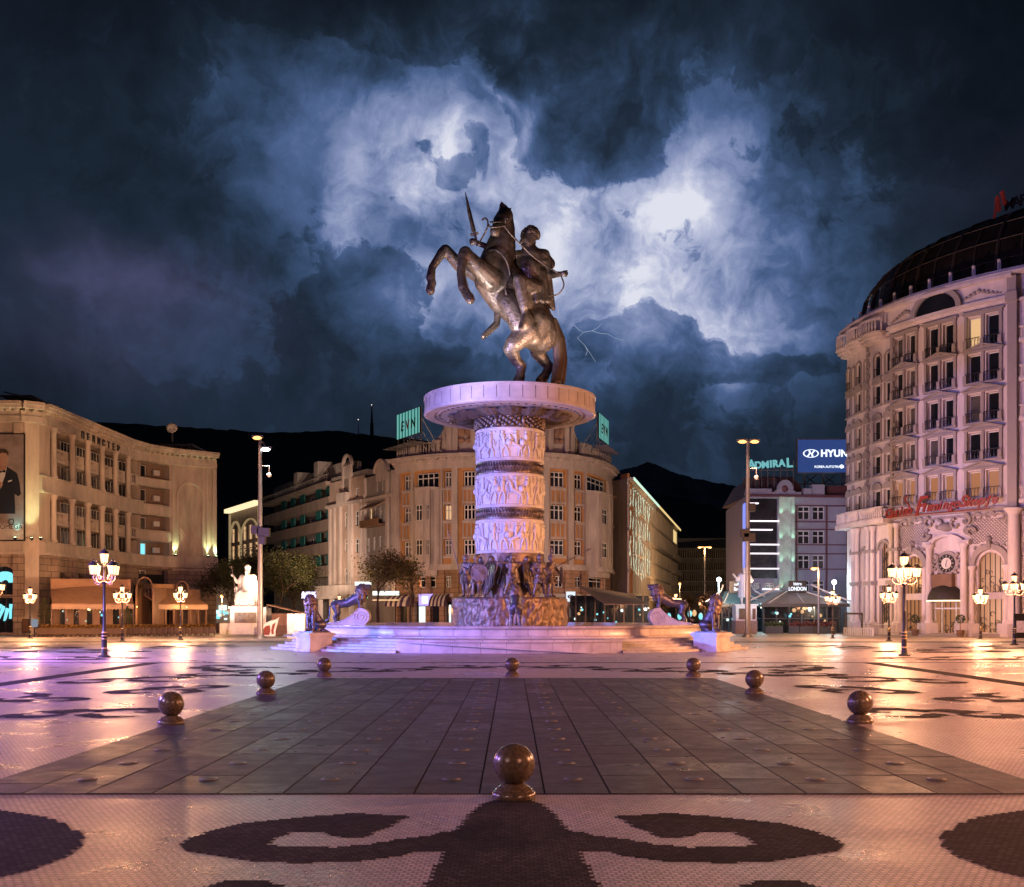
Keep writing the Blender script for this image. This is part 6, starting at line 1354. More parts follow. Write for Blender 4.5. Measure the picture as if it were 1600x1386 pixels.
# ================================================================== right cafe kiosks in front of the casino
M['kiosk_roof'] = mat('grey metal roof', (.30, .28, .27), .45, .3, var=.15); M['kiosk_dark'] = mat('dark kiosk frame', (.03, .035, .035), .5)
for nm, px0, px1, Y, apex, tx, col in (('bistro pavilion with a hipped grey roof and dark sign reading bistro LONDON', 1193, 1312, 116, 1250, ('bistro', 'LONDON'), 'kiosk_roof'), ('teal-lit cafe pavilion behind the standing white statue with a dark sign', 1128, 1192, 122, 1156, ('coffee', 'Brew'), 'kiosk_teal')):
    if col == 'kiosk_teal': M[col] = mat('teal metal roof', (.10, .22, .27), .5, .2)
    x0, x1, xa = PX(px0, Y), PX(px1, Y), PX(apex, Y); zr, zp = PZ(942, Y), PZ(929, Y); B = Bld('cafe_pavilion', ((x0+x1)/2, Y), nm, 'pavilion')
    mb = MB(); mb.hexa([(x0-.6, Y-1.5, zr-.1), (x1+.6, Y-1.5, zr-.1), (x1+.6, Y+7, zr-.1), (x0-.6, Y+7, zr-.1), (xa-1.2, Y+2, zp+.4), (xa+1.2, Y+2, zp+.4), (xa+1.2, Y+4, zp+.4), (xa-1.2, Y+4, zp+.4)]); B.add(mb, 'roof', M[col])
    for t in (-.45, 0, .45): mb = MB(); mb.tube([(xa+t*(x1-x0), Y-1.5, zr), (xa+t*1.8, Y+2, zp+.45)], .06, 5); B.add(mb, 'roof_seam', M['frame_white'])
    for sg, xe in ((-1, x0-2), (1, x1+1)): mb = MB(); mb.tube([(xa+sg*1.6, Y+1.5, zp+1.1), ((xa+xe)/2, Y+.5, (zp+zr)/2+.9), (xe, Y-1, zr+.1)], .09, 6); B.add(mb, 'roof_beam', M['frame_white'])
    mb = MB(); mb.box(x0-.6, x1+.6, Y-1.6, Y-1.5, zr-.45, zr-.1); B.add(mb, 'fascia', M['kiosk_dark'])
    mb = MB(); mb.box(x0, x1, Y+.1, Y+.2, 0, zr-.1); B.add(mb, 'glazing', M['glass_shop'])
    for k in range(7): mb = MB(); x = x0+(x1-x0)*k/6; mb.box(x-.07, x+.07, Y-.1, Y+.1, 0, zr-.1); B.add(mb, 'post', M['kiosk_dark'])
    mb = MB(); mb.box(x0, x1, Y-.08, Y+.08, 1.5, 1.6); B.add(mb, 'rail', M['kiosk_dark'])
    rs = random.Random(px0)
    for k in range(11): mb = MB(); mb.ball((rs.uniform(x0+.3, x1-.3), Y-.1-rs.uniform(0, 1), rs.uniform(1.2, zr-.5)), rs.uniform(.08, .22), 8); B.add(mb, 'inside_lamp', M[rs.choice(('win_white', 'win_warm', 'win_cyan'))])
    e = empty('cafe_sign', (xa, Y+1, zp+.2)); tag(e, 'black roof sign reading %s %s' % tx if px0 > 1190 else 'black roof sign half hidden behind the standing white statue', 'sign')
    q = MB(); q.box(-.95, .95, 0, .15, 0, 1.3); q.build('panel', M['black_letter'], e); place('lettering', text_mesh(tx[0], .48, .01, M['letter_white'], .01), e, (0, -.02, .82)); place('lettering', text_mesh(tx[1], .56, .01, M['letter_white'], .02), e, (0, -.02, .25))
    for l_ in e.children:
        if l_.name.startswith('lettering'): l_.scale.x = .78
mb = MB(); mb.box(-.5, .5, -.22, .22, 0, .75); kb = mb.mesh('planter_box', M['kiosk_dark']); mb = MB(); rs = random.Random(8)
for i in range(160):
    p = Vector((rs.uniform(-.55, .55), rs.uniform(-.25, .25), .75+.5*rs.random()**1.5)); q_ = Matrix.Rotation(rs.uniform(0, 6.28), 3, 'Z') @ Matrix.Rotation(rs.uniform(-1.3, 1.3), 3, 'X'); k = mb.vs([p+q_ @ Vector(v)*.06 for v in ((-1, -1, 0), (1, -1, 0), (1, 1, 0), (-1, 1, 0))]); mb.face((k, k+1, k+2, k+3))
kf = mb.mesh('shrub', mat('box shrub', (.08, .12, .03), .8, var=.6, vs=8), recalc=False); kr = kf.copy(); kr.materials[0] = mat('reddish shrub', (.16, .05, .04), .8, var=.6, vs=8)
for i, px in enumerate((1203, 1215, 1240, 1256, 1270, 1285, 1297)):
    e = empty('shrub_planter', (PX(px, 112), 112, .02)); tag(e, ('dark planter with %s shrub in front of the bistro pavilion' % ('green' if i < 2 else 'reddish')), 'planter', 'green shrub planters at the pavilion' if i < 2 else 'reddish shrub planters at the pavilion'); place('planter_box', kb, e); place('shrub', kf if i < 2 else kr, e)
# big tan awning right of the fountain
B = Bld('tan_market_awning', (24, 120), 'wide tan sloping terrace awning with dark bar front right of the monument', 'awning')
mb = MB(); mb.hexa([(PX(905, 128), 128, 4.7), (PX(960, 150), 150, 5.2), (PX(1010, 150), 150, 5.2), (PX(940, 112), 112, 3.3), (PX(905, 128), 128, 4.8), (PX(960, 150), 150, 5.3), (PX(1010, 150), 150, 5.3), (PX(940, 112), 112, 3.4)]) if False else mb.hexa([(PX(946, 108), 108, 2.95), (PX(1012, 112), 112, 3.0), (PX(985, 128), 128, 4.3), (PX(903, 124), 124, 5.2), (PX(946, 108), 108, 3.05), (PX(1012, 112), 112, 3.1), (PX(985, 128), 128, 4.4), (PX(903, 124), 124, 5.3)]); B.add(mb, 'canopy', M['awning_light'])
mb = MB(); mb.box(PX(890, 130), PX(1012, 130), 129, 129.3, 0, 4.2); B.add(mb, 'bar_front', M['glass_shop'])
for k in range(8): mb = MB(); x = PX(900+15*k, 126); mb.box(x-.07, x+.07, 126, 126.14, 0, 4.3); B.add(mb, 'post', M['brown_panel'])
rs = random.Random(21)
for k in range(14): mb = MB(); mb.ball((PX(rs.uniform(890, 1008), 128.6), 128.6, rs.uniform(1.0, 3.2)), rs.uniform(.08, .2), 8); B.add(mb, 'bar_lamp', M[rs.choice(('win_white', 'win_warm', 'win_cyan', 'win_cyan'))])
mb = MB(); mb.box(-.8, .8, -.1, .1, 0, .75); o = mb.build('shop_light_box', glow('pale blue light box', (.55, .75, 1), 1.6), None, loc=(PX(956, 150), 150, PZ(941, 150))); tag(o, 'small pale blue light box above the tan awning', 'sign')

# ================================================================== hills and masts
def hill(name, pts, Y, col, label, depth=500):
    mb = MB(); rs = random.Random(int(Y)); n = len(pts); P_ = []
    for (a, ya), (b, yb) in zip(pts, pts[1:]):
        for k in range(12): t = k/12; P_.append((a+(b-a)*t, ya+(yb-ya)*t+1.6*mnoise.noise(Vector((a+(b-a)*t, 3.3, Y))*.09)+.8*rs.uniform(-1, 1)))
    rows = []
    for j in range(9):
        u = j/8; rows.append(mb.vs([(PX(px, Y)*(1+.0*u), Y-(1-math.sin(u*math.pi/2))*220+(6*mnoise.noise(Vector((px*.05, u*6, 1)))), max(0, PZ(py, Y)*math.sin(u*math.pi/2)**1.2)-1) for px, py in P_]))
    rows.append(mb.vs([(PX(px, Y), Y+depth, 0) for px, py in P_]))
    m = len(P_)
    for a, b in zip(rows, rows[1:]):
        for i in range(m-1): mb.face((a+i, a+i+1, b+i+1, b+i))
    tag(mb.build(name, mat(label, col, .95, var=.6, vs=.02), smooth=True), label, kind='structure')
hill('hill', [(-400, 640), (0, 650), (200, 660), (330, 668), (420, 674), (520, 671), (610, 681), (700, 690), (800, 700), (900, 730), (960, 752), (1020, 768), (1060, 776), (1095, 783), (1130, 793), (1180, 812), (1300, 850), (1500, 870), (1800, 880)], 900, (.10, .085, .085), 'dark wooded hill behind the town')
hill('mountain', [(700, 760), (900, 742), (960, 736), (995, 728), (1012, 721), (1030, 727), (1065, 742), (1110, 752), (1160, 760), (1300, 775), (1800, 800)], 2000, (.16, .22, .30), 'distant mountain ridge tinted with haze blue', 300)  # distance haze put into the ridge's pale blue base colour
for px, y0, y1, w, nm in ((581, 690, 632, 3.0, 'tall thick broadcasting mast on the hill crest'), (560, 690, 655, .8, 'thin short aerial mast on the hill crest')):
    mb = MB(); Y = 895
    mb.tube([(0, 0, PZ(y0, Y)), (0, 0, PZ((y0+y1)/2, Y))], [w*.55, w*.45], 8); mb.tube([(0, 0, PZ((y0+y1)/2, Y)), (0, 0, PZ(y1, Y))], [w*.35, w*.1], 6); o = mb.build('hill_mast', mat('dark mast', (.012, .015, .02), .8), None, loc=(PX(px, Y), Y, 0)); tag(o, nm, 'mast')
    q = MB(); q.ball((0, -1, PZ(y1+1, Y)), .35, 6); q.build('mast_light', glow('mast light', (1, .9, .8), 2), o)
# lightning bolt in the clouds
mb = MB(); Y = 3000
for pl in ([(897, 508), (905, 516), (912, 519), (902, 528), (914, 540), (922, 552), (931, 566)], [(912, 519), (925, 517), (938, 521), (950, 522), (960, 528), (975, 532)], [(925, 517), (934, 512), (940, 506)], [(914, 540), (918, 548), (915, 556)]):
    mb.tube([(PX(x, Y), Y, PZ(y, Y)) for x, y in pl], [.9*(1-.6*i/len(pl)) for i in range(len(pl))], 5)
o = mb.build('lightning_bolt', glow('lightning', (.6, .72, 1), .5)); tag(o, 'thin forked bolt of lightning right of the rider statue', 'lightning')

# ================================================================== sculpture
def human(mb, J, h, hands=True):
    """one body from joint positions (metres); h = standing height"""
    V_ = {k: Vector(v) for k, v in J.items()}; c = lambda a, b, ra, rb: mb.cone(V_[a] if isinstance(a, str) else a, V_[b] if isinstance(b, str) else b, ra*h, rb*h, 8)
    up = (V_['neck']-V_['pelvis']).normalized(); sh = (V_['sr']-V_['sl']).normalized()
    c('pelvis', V_['pelvis'].lerp(V_['neck'], .45), .088, .075); c(V_['pelvis'].lerp(V_['neck'], .4), V_['pelvis'].lerp(V_['neck'], .78), .08, .098)
    c('sl', 'sr', .052, .052); c(V_['sl'].lerp(V_['pelvis'], .25), V_['sr'].lerp(V_['pelvis'], .25), .07, .07)
    c('neck', 'head', .036, .04); fwd = V_.get('face', Vector((0, -1, 0))).normalized()
    c(V_['head']+up*-.012*h+fwd*.01*h, V_['head']+up*.035*h, .050, .056); c(V_['head']+up*-.03*h+fwd*.02*h, V_['head']+up*-.045*h+fwd*.04*h, .032, .026)
    mb.cone(V_['head']+fwd*.052*h+up*.005*h, V_['head']+fwd*.068*h-up*.016*h, .007*h, .013*h, 6)
    for s in ('l', 'r'):
        c('s'+s, 'e'+s, .043, .033); c('e'+s, 'h'+s, .034, .022)
        hip = V_['pelvis']+(sh*(.055*h) if s == 'r' else sh*(-.055*h))-up*.02*h
        c(hip, 'k'+s, .073, .047); c('k'+s, V_['k'+s].lerp(V_['a'+s], .35), .046, .047); c(V_['k'+s].lerp(V_['a'+s], .35), 'a'+s, .046, .027); t = V_.get('t'+s, V_['a'+s]+Vector((0, -.11*h, -.03*h))); c('a'+s, t, .030, .022)
        if hands:
            d = (V_['h'+s]-V_['e'+s]).normalized(); x = d.cross(Vector((0, 1, 0)));  x = (x if x.length > .2 else d.cross(Vector((1, 0, 0)))).normalized(); y = x.cross(d)
            p = V_['h'+s]+d*.03*h; mb.cone(V_['h'+s], p, .022*h, .024*h, 6)
            for i in range(4): q = p+x*(i-1.5)*.013*h; ln = (.030, .036, .034, .026)[i]*h; mb.cone(q, q+d*ln*.6+y*.006*h, .0075*h, .007*h, 5); mb.cone(q+d*ln*.6+y*.006*h, q+d*ln*.8+y*.03*h, .007*h, .006*h, 5)
            mb.cone(p-d*.01*h+x*.022*h, p+d*.015*h+x*.036*h+y*.02*h, .009*h, .007*h, 5)
def stand(h, **o):
    """joints of a standing figure facing -y with overrides in units of h"""
    J = dict(pelvis=(0, 0, .52), neck=(0, 0, .85), head=(0, -.01, .925), sl=(-.105, 0, .81), sr=(.105, 0, .81), el=(-.15, .02, .65), er=(.15, .02, .65), hl=(-.15, -.05, .51), hr=(.15, -.05, .51),
             kl=(-.06, -.02, .28), kr=(.06, -.02, .28), al=(-.07, .02, .045), ar=(.07, .02, .045))
    J.update({k: v for k, v in o.items() if k != 'face'}); J = {k: tuple(x*h for x in v) for k, v in J.items()}
    J['face'] = o.get('face', (0, -1, 0)); return J
def kilt(mb, h, z0=.34, z1=.56, r0=.15, r1=.09, n=18):
    mb.lathe([(r0*h*(1), z0*h), (r0*h*.98, (z0+.02)*h), (r1*h, z1*h), (.01, z1*h), (.01, z0*h)], n, caps=False)
    for k in range(n): a = 2*math.pi*k/n; mb.cone((r0*h*math.cos(a), r0*h*math.sin(a), z0*h), (r1*h*math.cos(a), r1*h*math.sin(a), z1*h), .016*h, .008*h, 5)
def helmet(mb, J, h, crest=True, brim=False):
    p = Vector(J['head'])+Vector((0, 0, .03*h)); mb.ball(p, .068*h, 12, (1, 1.05, 1))
    if crest: mb.tube([p+Vector((0, -.05*h, .05*h)), p+Vector((0, 0, .10*h)), p+Vector((0, .07*h, .06*h)), p+Vector((0, .10*h, -.03*h))], [.012*h, .022*h, .022*h, .012*h], 6)
def soldier(label, loc, rz, h, J, extras, sc=1):
    e = empty('bronze_soldier', loc, rz); tag(e, label, 'statue', 'bronze soldiers standing round the drum')
    mb = MB(); human(mb, J, h); kilt(mb, h); m_ = remesh(mb, .045, 2, 'body'); m_.materials.append(M['bronze']); place('body', m_, e)
    mb = MB(); helmet(mb, J, h); mb.build('helmet', M['bronze'], e, True)
    for nm, fn in extras: mb = MB(); fn(mb); mb.build(nm, M['bronze'], e, True, sharp=40)
def shield(c, r, nrm):
    def fn(mb):
        q = Vector(nrm).normalized().to_track_quat('Z', 'Y').to_matrix(); prof = [(0.01, .16), (.25, .14), (.6, .09), (.85, .05), (.9, .07), (1.0, .05), (1.0, 0), (.01, .05)]
        n = 24; rings = [mb.vs([Vector(c)+q @ Vector((rr*r*math.cos(2*math.pi*i/n), rr*r*math.sin(2*math.pi*i/n), zz*r)) for i in range(n)]) for rr, zz in prof]
        for a, b in zip(rings, rings[1:]):
            for i in range(n): mb.face((a+i, a+(i+1) % n, b+(i+1) % n, b+i))
    return fn
def rod(a, b, r=.035, tip=True): return lambda mb: (mb.tube([a, b], [r, r*.8], 6), mb.tube([b, Vector(b)+(Vector(b)-Vector(a)).normalized()*.35], [r*2.2, .005], 6) if tip else None)
H_ = 2.72; dz = 3.2
def onD(px, Y): return (PX(px, Y), Y, dz)
u = H_
soldier('bronze soldier with a long upright spear, leftmost on the drum', onD(728, 72.2), R(-35), H_, stand(H_, er=(.17, -.05, .66), hr=(.10, -.18, .72), hl=(-.12, -.06, .5), kr=(.07, -.05, .28), face=(-.3, -1, 0)),
        [('spear', rod((.10*u-.1, -.19*u, .3*u), (-.35*u, -.22*u, 1.55*u))), ('back_shield', shield((0, .13*u, .68*u), .19*u, (0, 1, .1)))])
soldier('bronze soldier holding a big round shield low, second from the left on the drum', onD(744, 71.2), R(-10), H_*.97, stand(H_*.97, er=(.17, -.06, .68), hr=(.16, -.17, .66), el=(-.16, -.02, .66), hl=(-.14, -.12, .80), kr=(.09, -.09, .28), face=(.2, -1, 0)),
        [('shield', shield((.13*u, -.24*u, .58*u), .21*u, (.1, -1, .1))), ('sword', rod((-.14*u, -.13*u, .80*u), (-.15*u, -.12*u, 1.06*u), .03))])
soldier('bronze archer with outstretched arms in front of the ray relief, middle of the drum', (PX(800, 71.0), 71.0, dz), R(6), H_*1.0, stand(H_, pelvis=(-.03, 0, .53), el=(-.22, -.02, .83), hl=(-.36, -.04, .84), er=(.22, -.02, .82), hr=(.30, -.05, .84), kl=(-.10, -.05, .30), al=(-.19, 0, .05), kr=(.07, .03, .28), ar=(.13, .10, .05), face=(-1, -.5, 0)),
        [('bow', lambda mb: mb.tube([(-.40*u+.10*u*math.cos(t*.4)-.06*u, -.06*u, .84*u+.30*u*math.sin(t*.4)) for t in range(-4, 5)], [.02]*9, 6)), ('arrow', rod((.36*u, -.07*u, .845*u), (-.46*u, -.07*u, .845*u), .018)), ('cloak', lambda mb: mb.tube([(.05*u, .08*u, .82*u), (.08*u, .14*u, .6*u), (.10*u, .18*u, .35*u)], [.05*u, .09*u, .12*u], 10))])
soldier('bronze soldier with a hand on his hip and a long slanting pike', onD(843, 71.2), R(25), H_, stand(H_, el=(-.20, .02, .68), hl=(-.09, -.05, .56), er=(.16, -.06, .66), hr=(.14, -.16, .60), kl=(-.10, -.03, .29), al=(-.15, .02, .045), kr=(.12, -.02, .29), ar=(.17, .06, .045), face=(.6, -1, 0)),
        [('pike', rod((-.45*u, -.22*u, .34*u), (1.28*u, -.08*u, 1.16*u), .03))])
soldier('bronze soldier with a round shield at his side, rightmost on the drum', onD(861, 72.3), R(45), H_*1.0, stand(H_, er=(.18, -.03, .68), hr=(.20, -.10, .58), el=(-.16, -.06, .70), hl=(-.10, -.14, .84), face=(.4, -1, 0)),
        [('shield', shield((.25*u, -.10*u, .55*u), .22*u, (.8, -.6, 0))), ('spear', rod((-.10*u, -.15*u, .2*u), (-.12*u, -.14*u, 1.1*u), .028))])

# rider on a rearing horse
D0 = 74.3
def Jp(px, py, dy=0): Y = D0+dy; return Vector((PX(px, Y), Y, PZ(py, Y)))
K = D0/F
e = empty('equestrian_statue', (FC[0]+1, D0, 16.84)); tag(e, 'colossal bronze rider with raised sword on a rearing horse atop the monument disc', 'statue')
OFF = -Vector(e.location)
def addS(nm, me, par=None): return place(nm, me, par or e, OFF if par is None else None)
mb = MB(); C_ = lambda a, b, ra, rb, n=12: mb.cone(Jp(*a), Jp(*b), ra*K, rb*K, n)
C_((843, 524, .3), (832, 498, .2), 28, 31); C_((832, 498, .2), (806, 470, -.2), 31, 35); C_((806, 470, -.2), (785, 445, -.6), 35, 35); C_((785, 445, -.6), (772, 425, -1.0), 34, 30)   # trunk
C_((760, 440, -1.3), (781, 470, -.7), 19, 19); C_((850, 520, 1.0), (846, 505, .9), 24, 22); C_((830, 525, -.8), (838, 505, -.6), 20, 24)
C_((776, 412, -.9), (783, 385, -1.0), 28, 23); C_((783, 385, -1.0), (788, 358, -.9), 23, 17); C_((788, 358, -.9), (790, 338, -.8), 17, 12)      # neck
C_((789, 337, -1.1), (783, 345, -1.8), 13, 12); C_((783, 345, -1.8), (776, 357, -2.6), 11.5, 8); C_((776, 357, -2.6), (773, 362, -2.9), 8.5, 7.5); C_((784, 352, -1.4), (788, 358, -1.2), 9, 9); C_((773, 363, -2.7), (776, 366, -2.5), 5, 5)
C_((783, 328, -.8), (781, 320, -.9), 4.0, 1.6, 8); C_((794, 330, -.6), (799, 325, -.6), 4.0, 1.4, 8)
for a in (-1, 1): C_((783+a*9, 342, -1.7), (782+a*9, 344, -1.8), 3, 3, 8)
C_((792, 326, -.7), (784, 318, -.8), 3.5, 3, 8)
# forelegs
C_((768, 437, -1.8), (748, 418, -2.6), 19, 14); C_((748, 418, -2.6), (728, 397, -3.2), 13, 9.5); C_((727, 395, -3.2), (724, 401, -3.3), 10, 9); C_((724, 401, -3.3), (720, 428, -3.4), 8, 6.5); C_((720, 428, -3.4), (724, 449, -3.5), 6.5, 8); C_((724, 449, -3.5), (729, 459, -3.6), 6.5, 7.5); C_((729, 460, -3.6), (733, 466, -3.7), 6.5, 7)
C_((757, 432, -.2), (735, 422, -.4), 16, 12); C_((735, 422, -.4), (718, 415, -.6), 12, 10); C_((718, 415, -.6), (697, 391, -.9), 10, 8.5); C_((696, 391, -.9), (690, 396, -1), 9, 8); C_((690, 396, -1), (675, 418, -1.1), 7.5, 6); C_((675, 418, -1.1), (673, 434, -1.2), 6, 7.5); C_((673, 434, -1.2), (675, 443, -1.2), 6.5, 7); C_((674, 445, -1.2), (672, 452, -1.2), 6.5, 7)
# hind legs
C_((824, 518, -1.2), (803, 537, -1.6), 20, 14); C_((803, 537, -1.6), (798, 545, -1.5), 12, 11); C_((798, 545, -1.5), (806, 563, -1.0), 12, 8.5); C_((806, 563, -1.0), (815, 572, -.7), 8.5, 8); C_((815, 572, -.7), (813, 588, -1), 7.2, 7); C_((813, 588, -1), (810, 596, -1.3), 8, 9)
C_((853, 522, 1), (842, 538, .9), 22, 16); C_((842, 538, .9), (840, 550, .9), 15, 12); C_((840, 550, .9), (852, 566, 1.2), 12, 9); C_((852, 566, 1.2), (858, 574, 1.4), 9, 8); C_((858, 574, 1.4), (851, 588, 1), 7.5, 7); C_((851, 588, 1), (845, 596, .6), 8, 9)
for hx, hy, hd, ang in ((734, 467, -3.75, .5), (672.5, 453, -1.2, .1)): mb.cone(Jp(hx, hy-4, hd), Jp(hx+2*ang, hy+1, hd), 6.5*K, 7.2*K, 12)
C_((795, 470, -1.6), (815, 505, -1.5), 18, 20); C_((771, 400, -1.6), (760, 418, -2.0), 14, 15)
me = remesh(mb, .075, 4, 'horse_body'); me.materials.append(M['bronze']); addS('horse_body', me)
mb = MB(); rs = random.Random(2)
for k in range(16): 
    o1, o2 = rs.uniform(-7, 7), rs.uniform(-1, 1)
    mb.cone(Jp(865+o1*.3, 500, .6), Jp(873+o1*.6, 530, 1+o2*.5), 4*K, 7*K, 8); mb.cone(Jp(873+o1*.6, 530, 1+o2*.5), Jp(876+o1, 562, 1.1+o2*.7), 7*K, 5*K, 8); mb.cone(Jp(876+o1, 562, 1.1+o2*.7), Jp(872+o1*1.3, 597, .8+o2), 5*K, 3.5*K, 8)
me = remesh(mb, .075, 1, 'tail'); me.materials.append(M['bronze_hair']); addS('tail', me)
mb = MB()
for k in range(22):
    t = k/21; a = Jp(790+8*t, 326+78*t, -.5+.3*t); mb.tube([a, a+Vector((.12, .25, -.1)), a+Vector((.22+.12*math.sin(k*2.1), .35, -.5)), a+Vector((.22+.16*math.sin(k*1.3), .35, -.95))], [.10, .15, .12, .03], 6)
addS('mane', mb.mesh('mane', M['bronze_hair'], True))
# rider
h = 8.0; mb = MB(); J = dict(pelvis=Jp(836, 452, -.3), neck=Jp(830, 388, -.3), head=Jp(827, 374, -.5), sl=Jp(809, 400, -.6), sr=Jp(850, 398, -.1), el=Jp(776, 392, -.4), hl=Jp(745, 379, -1.2), er=Jp(860, 430, -.2), hr=Jp(877, 428, -1.2),
     kl=Jp(782, 455, 1.2), al=Jp(776, 507, 1.0), tl=Jp(755, 527, .6), kr=Jp(810, 436, -2.9), ar=Jp(820, 493, -2.6), tr=Jp(813, 513, -3.1)); J['face'] = (-.75, -.65, -.1)
human(mb, J, h); mb.cone(Jp(825.5, 380, -.55), Jp(828, 369, -.5), 10*K, 11.5*K, 12); mb.cone(Jp(829, 386, -.4), Jp(830, 396, -.3), 9*K, 12*K, 10); mb.cone(Jp(816, 371, -.9), Jp(813.5, 377, -.95), 1.6*K, 2.6*K, 8); mb.cone(Jp(818, 384, -.8), Jp(822, 388, -.7), 4*K, 5*K, 8)
for k in range(12): a = k*math.pi/6; mb.cone(Jp(836+13*math.cos(a), 425, -.3+.5*math.sin(a)), Jp(838+20*math.cos(a), 470, -.4+.9*math.sin(a)), 6*K, 5*K, 6)
mb.cone(Jp(826, 420, -.6), Jp(832, 440, -.5), 19*K, 15*K, 10); mb.cone(Jp(845, 402, -.1), Jp(858, 412, .2), 14*K, 10*K, 8); mb.cone(Jp(775, 507, 1.0), Jp(756, 525, .5), 6*K, 4.5*K, 8); mb.cone(Jp(812, 440, -2.8), Jp(819, 478, -2.7), 10.5*K, 8*K, 8)
me = remesh(mb, .075, 2, 'rider'); me.materials.append(M['bronze']); rd = addS('rider', me)
mb = MB(); rs = random.Random(6)
for k in range(150):
    v = Vector((rs.gauss(0, 1), rs.gauss(0, 1), abs(rs.gauss(0, 1))-.2)).normalized()*.56
    if v.x < -.12 and v.y < .1: continue
    mb.ball(Jp(828.5, 368, -.42)+v, .15, 6)
addS('hair', mb.mesh('hair', M['bronze_hair'], True))
mb = MB(); rs = random.Random(16)
for k in range(9): o1 = rs.uniform(-7, 7); mb.cone(Jp(848+o1*.5, 402, .5), Jp(856+o1, 440, 1.0), 7*K, 6*K, 6); mb.cone(Jp(856+o1, 440, 1.0), Jp(862+o1*1.2, 480+o1, 1.0), 6*K, 4*K, 6)
me = remesh(mb, .08, 1, 'cloak'); me.materials.append(M['bronze']); addS('cloak', me)
mb = MB(); mb.tube([Jp(746, 384, -1.3), Jp(740.5, 360, -1.4)], [.10, .10], 6); mb.tube([Jp(735, 367, -1.3), Jp(748, 364, -1.3)], .09, 6); mb.tube([Jp(740.5, 362, -1.4), Jp(733, 330, -1.5), Jp(727, 300, -1.6)], [.15, .13, .02], 4)
addS('sword', mb.mesh('sword', M['bronze']))
mb = MB(); 
def bt(pts, r=.055):
    q = [Vector(p) for p in pts]; q = [q[0]]+q+[q[-1]]; out = []
    for i in range(1, len(q)-2):
        for k in range(6):
            t = k/6; out.append(.5*((2*q[i])+(q[i+1]-q[i-1])*t+(2*q[i-1]-5*q[i]+4*q[i+1]-q[i+2])*t*t+(3*q[i]-q[i-1]-3*q[i+1]+q[i+2])*t**3))
    out.append(q[-1]); mb.tube([Jp(*p) for p in out], r, 6)

bt([(786, 350, -2.9), (800, 368, -2.6), (830, 398, -1.8), (850, 413, -1.4), (872, 427, -1.4)]); bt([(877, 432, -1.3), (881, 446, -1.3), (873, 459, -1.2), (862, 462, -1), (850, 461, -.8)]); bt([(764, 350, -3), (757, 365, -2.6), (747, 382, -1.4)])
bt([(763, 392, -2.0), (776, 391, -2.6), (790, 405, -2.6), (796, 424, -2.3), (796, 434, -2.2), (790, 452, -2.4), (795, 465, -2.2), (806, 478, -2.2)], .07)
for sg, x in ((-1, 762), (1, 790)): bt([(x-sg*1, 352, -2.9), (x, 345, -3), (x+sg*1-sg*2, 341, -3), (x-sg*2+sg*6, 342, -3.05)] if sg > 0 else [(x, 354, -3), (x, 345, -3), (x-4, 341, -3), (x-9, 344, -3)], .06)
bt([(762, 353, -3.2), (770, 355, -3.5), (780, 354, -3.4), (790, 352, -3)], .07); bt([(766, 347, -3.1), (774, 347, -3.4), (784, 346, -3.0)], .06)
addS('bridle_and_reins', mb.mesh('bridle', M['bronze'], True))

# lions
def lion_body(J, mane_pts, tail, vox=.05):
    mb = MB()
    for a, b, ra, rb in J: mb.cone(a, b, ra, rb, 10)
    b_ = remesh(mb, vox, 3, 'body'); b_.materials.append(M['bronze_lion'])
    mb = MB(); rs = random.Random(5)
    for c, r, n in mane_pts:
        c = Vector(c)
        for k in range(n):
            v = Vector((rs.gauss(0, 1), rs.gauss(0, 1), rs.gauss(0, 1))).normalized(); p = c+Vector((v.x*r[0], v.y*r[1], v.z*r[2])); mb.cone(p, p+Vector((v.x*.04, v.y*.04, -.14)), .05, .02, 6)
        mb.ball(c, 1, 14, r)
    m_ = remesh(mb, .035, 1, 'mane'); m_.materials.append(M['bronze_hair'])
    mb = MB(); mb.tube(tail, [.045]*(len(tail)-1)+[.09], 7); t_ = mb.mesh('tail', M['bronze_lion'], True)
    return b_, m_, t_
M['bronze_lion'] = mat('lion bronze', (.13, .12, .14), .38, .5, var=.4, vs=2.5, bump=.4, bs=8)
Lw = .20
def legs(x, z0, z1, r0, r1, f, y): return [((x, y, z0), (x+f*.06, y, (z0+z1)/2), r0, (r0+r1)/2), ((x+f*.06, y, (z0+z1)/2), (x, y, z1+.07), (r0+r1)/2, r1), ((x, y, z1+.07), (x+.14, y, z1+.05), .075, .07)]
# standing lion facing +x, fore paws on the scroll at z .85, hind paws at z .12
SJ = [((-.75, 0, 1.12), (-.1, 0, 1.20), .26, .23), ((-.1, 0, 1.20), (.55, 0, 1.55), .25, .33), ((.55, 0, 1.55), (.72, 0, 1.85), .30, .24), ((.72, 0, 1.88), (.88, 0, 2.05), .20, .17), ((.86, 0, 2.06), (1.12, 0, 2.12), .13, .10), ((.95, 0, 1.95), (1.12, 0, 1.92), .08, .06), ((.8, .12, 2.2), (.8, .14, 2.27), .05, .03), ((.8, -.12, 2.2), (.8, -.14, 2.27), .05, .03)]
for y in (-Lw, Lw):
    SJ += [((-.75, y*.8, 1.02), (-.62, y, .66), .21, .12), ((-.62, y, .66), (-.82, y, .42), .11, .075), ((-.82, y, .42), (-.74, y, .16), .07, .065), ((-.76, y, .14), (-.58, y, .13), .08, .07)]
    SJ += [((.55, y*.9, 1.45), (.60, y, 1.18), .15, .10), ((.60, y, 1.18), (.60, y, .90), .095, .075), ((.60, y, .88), (.74, y, .87), .08, .075)]
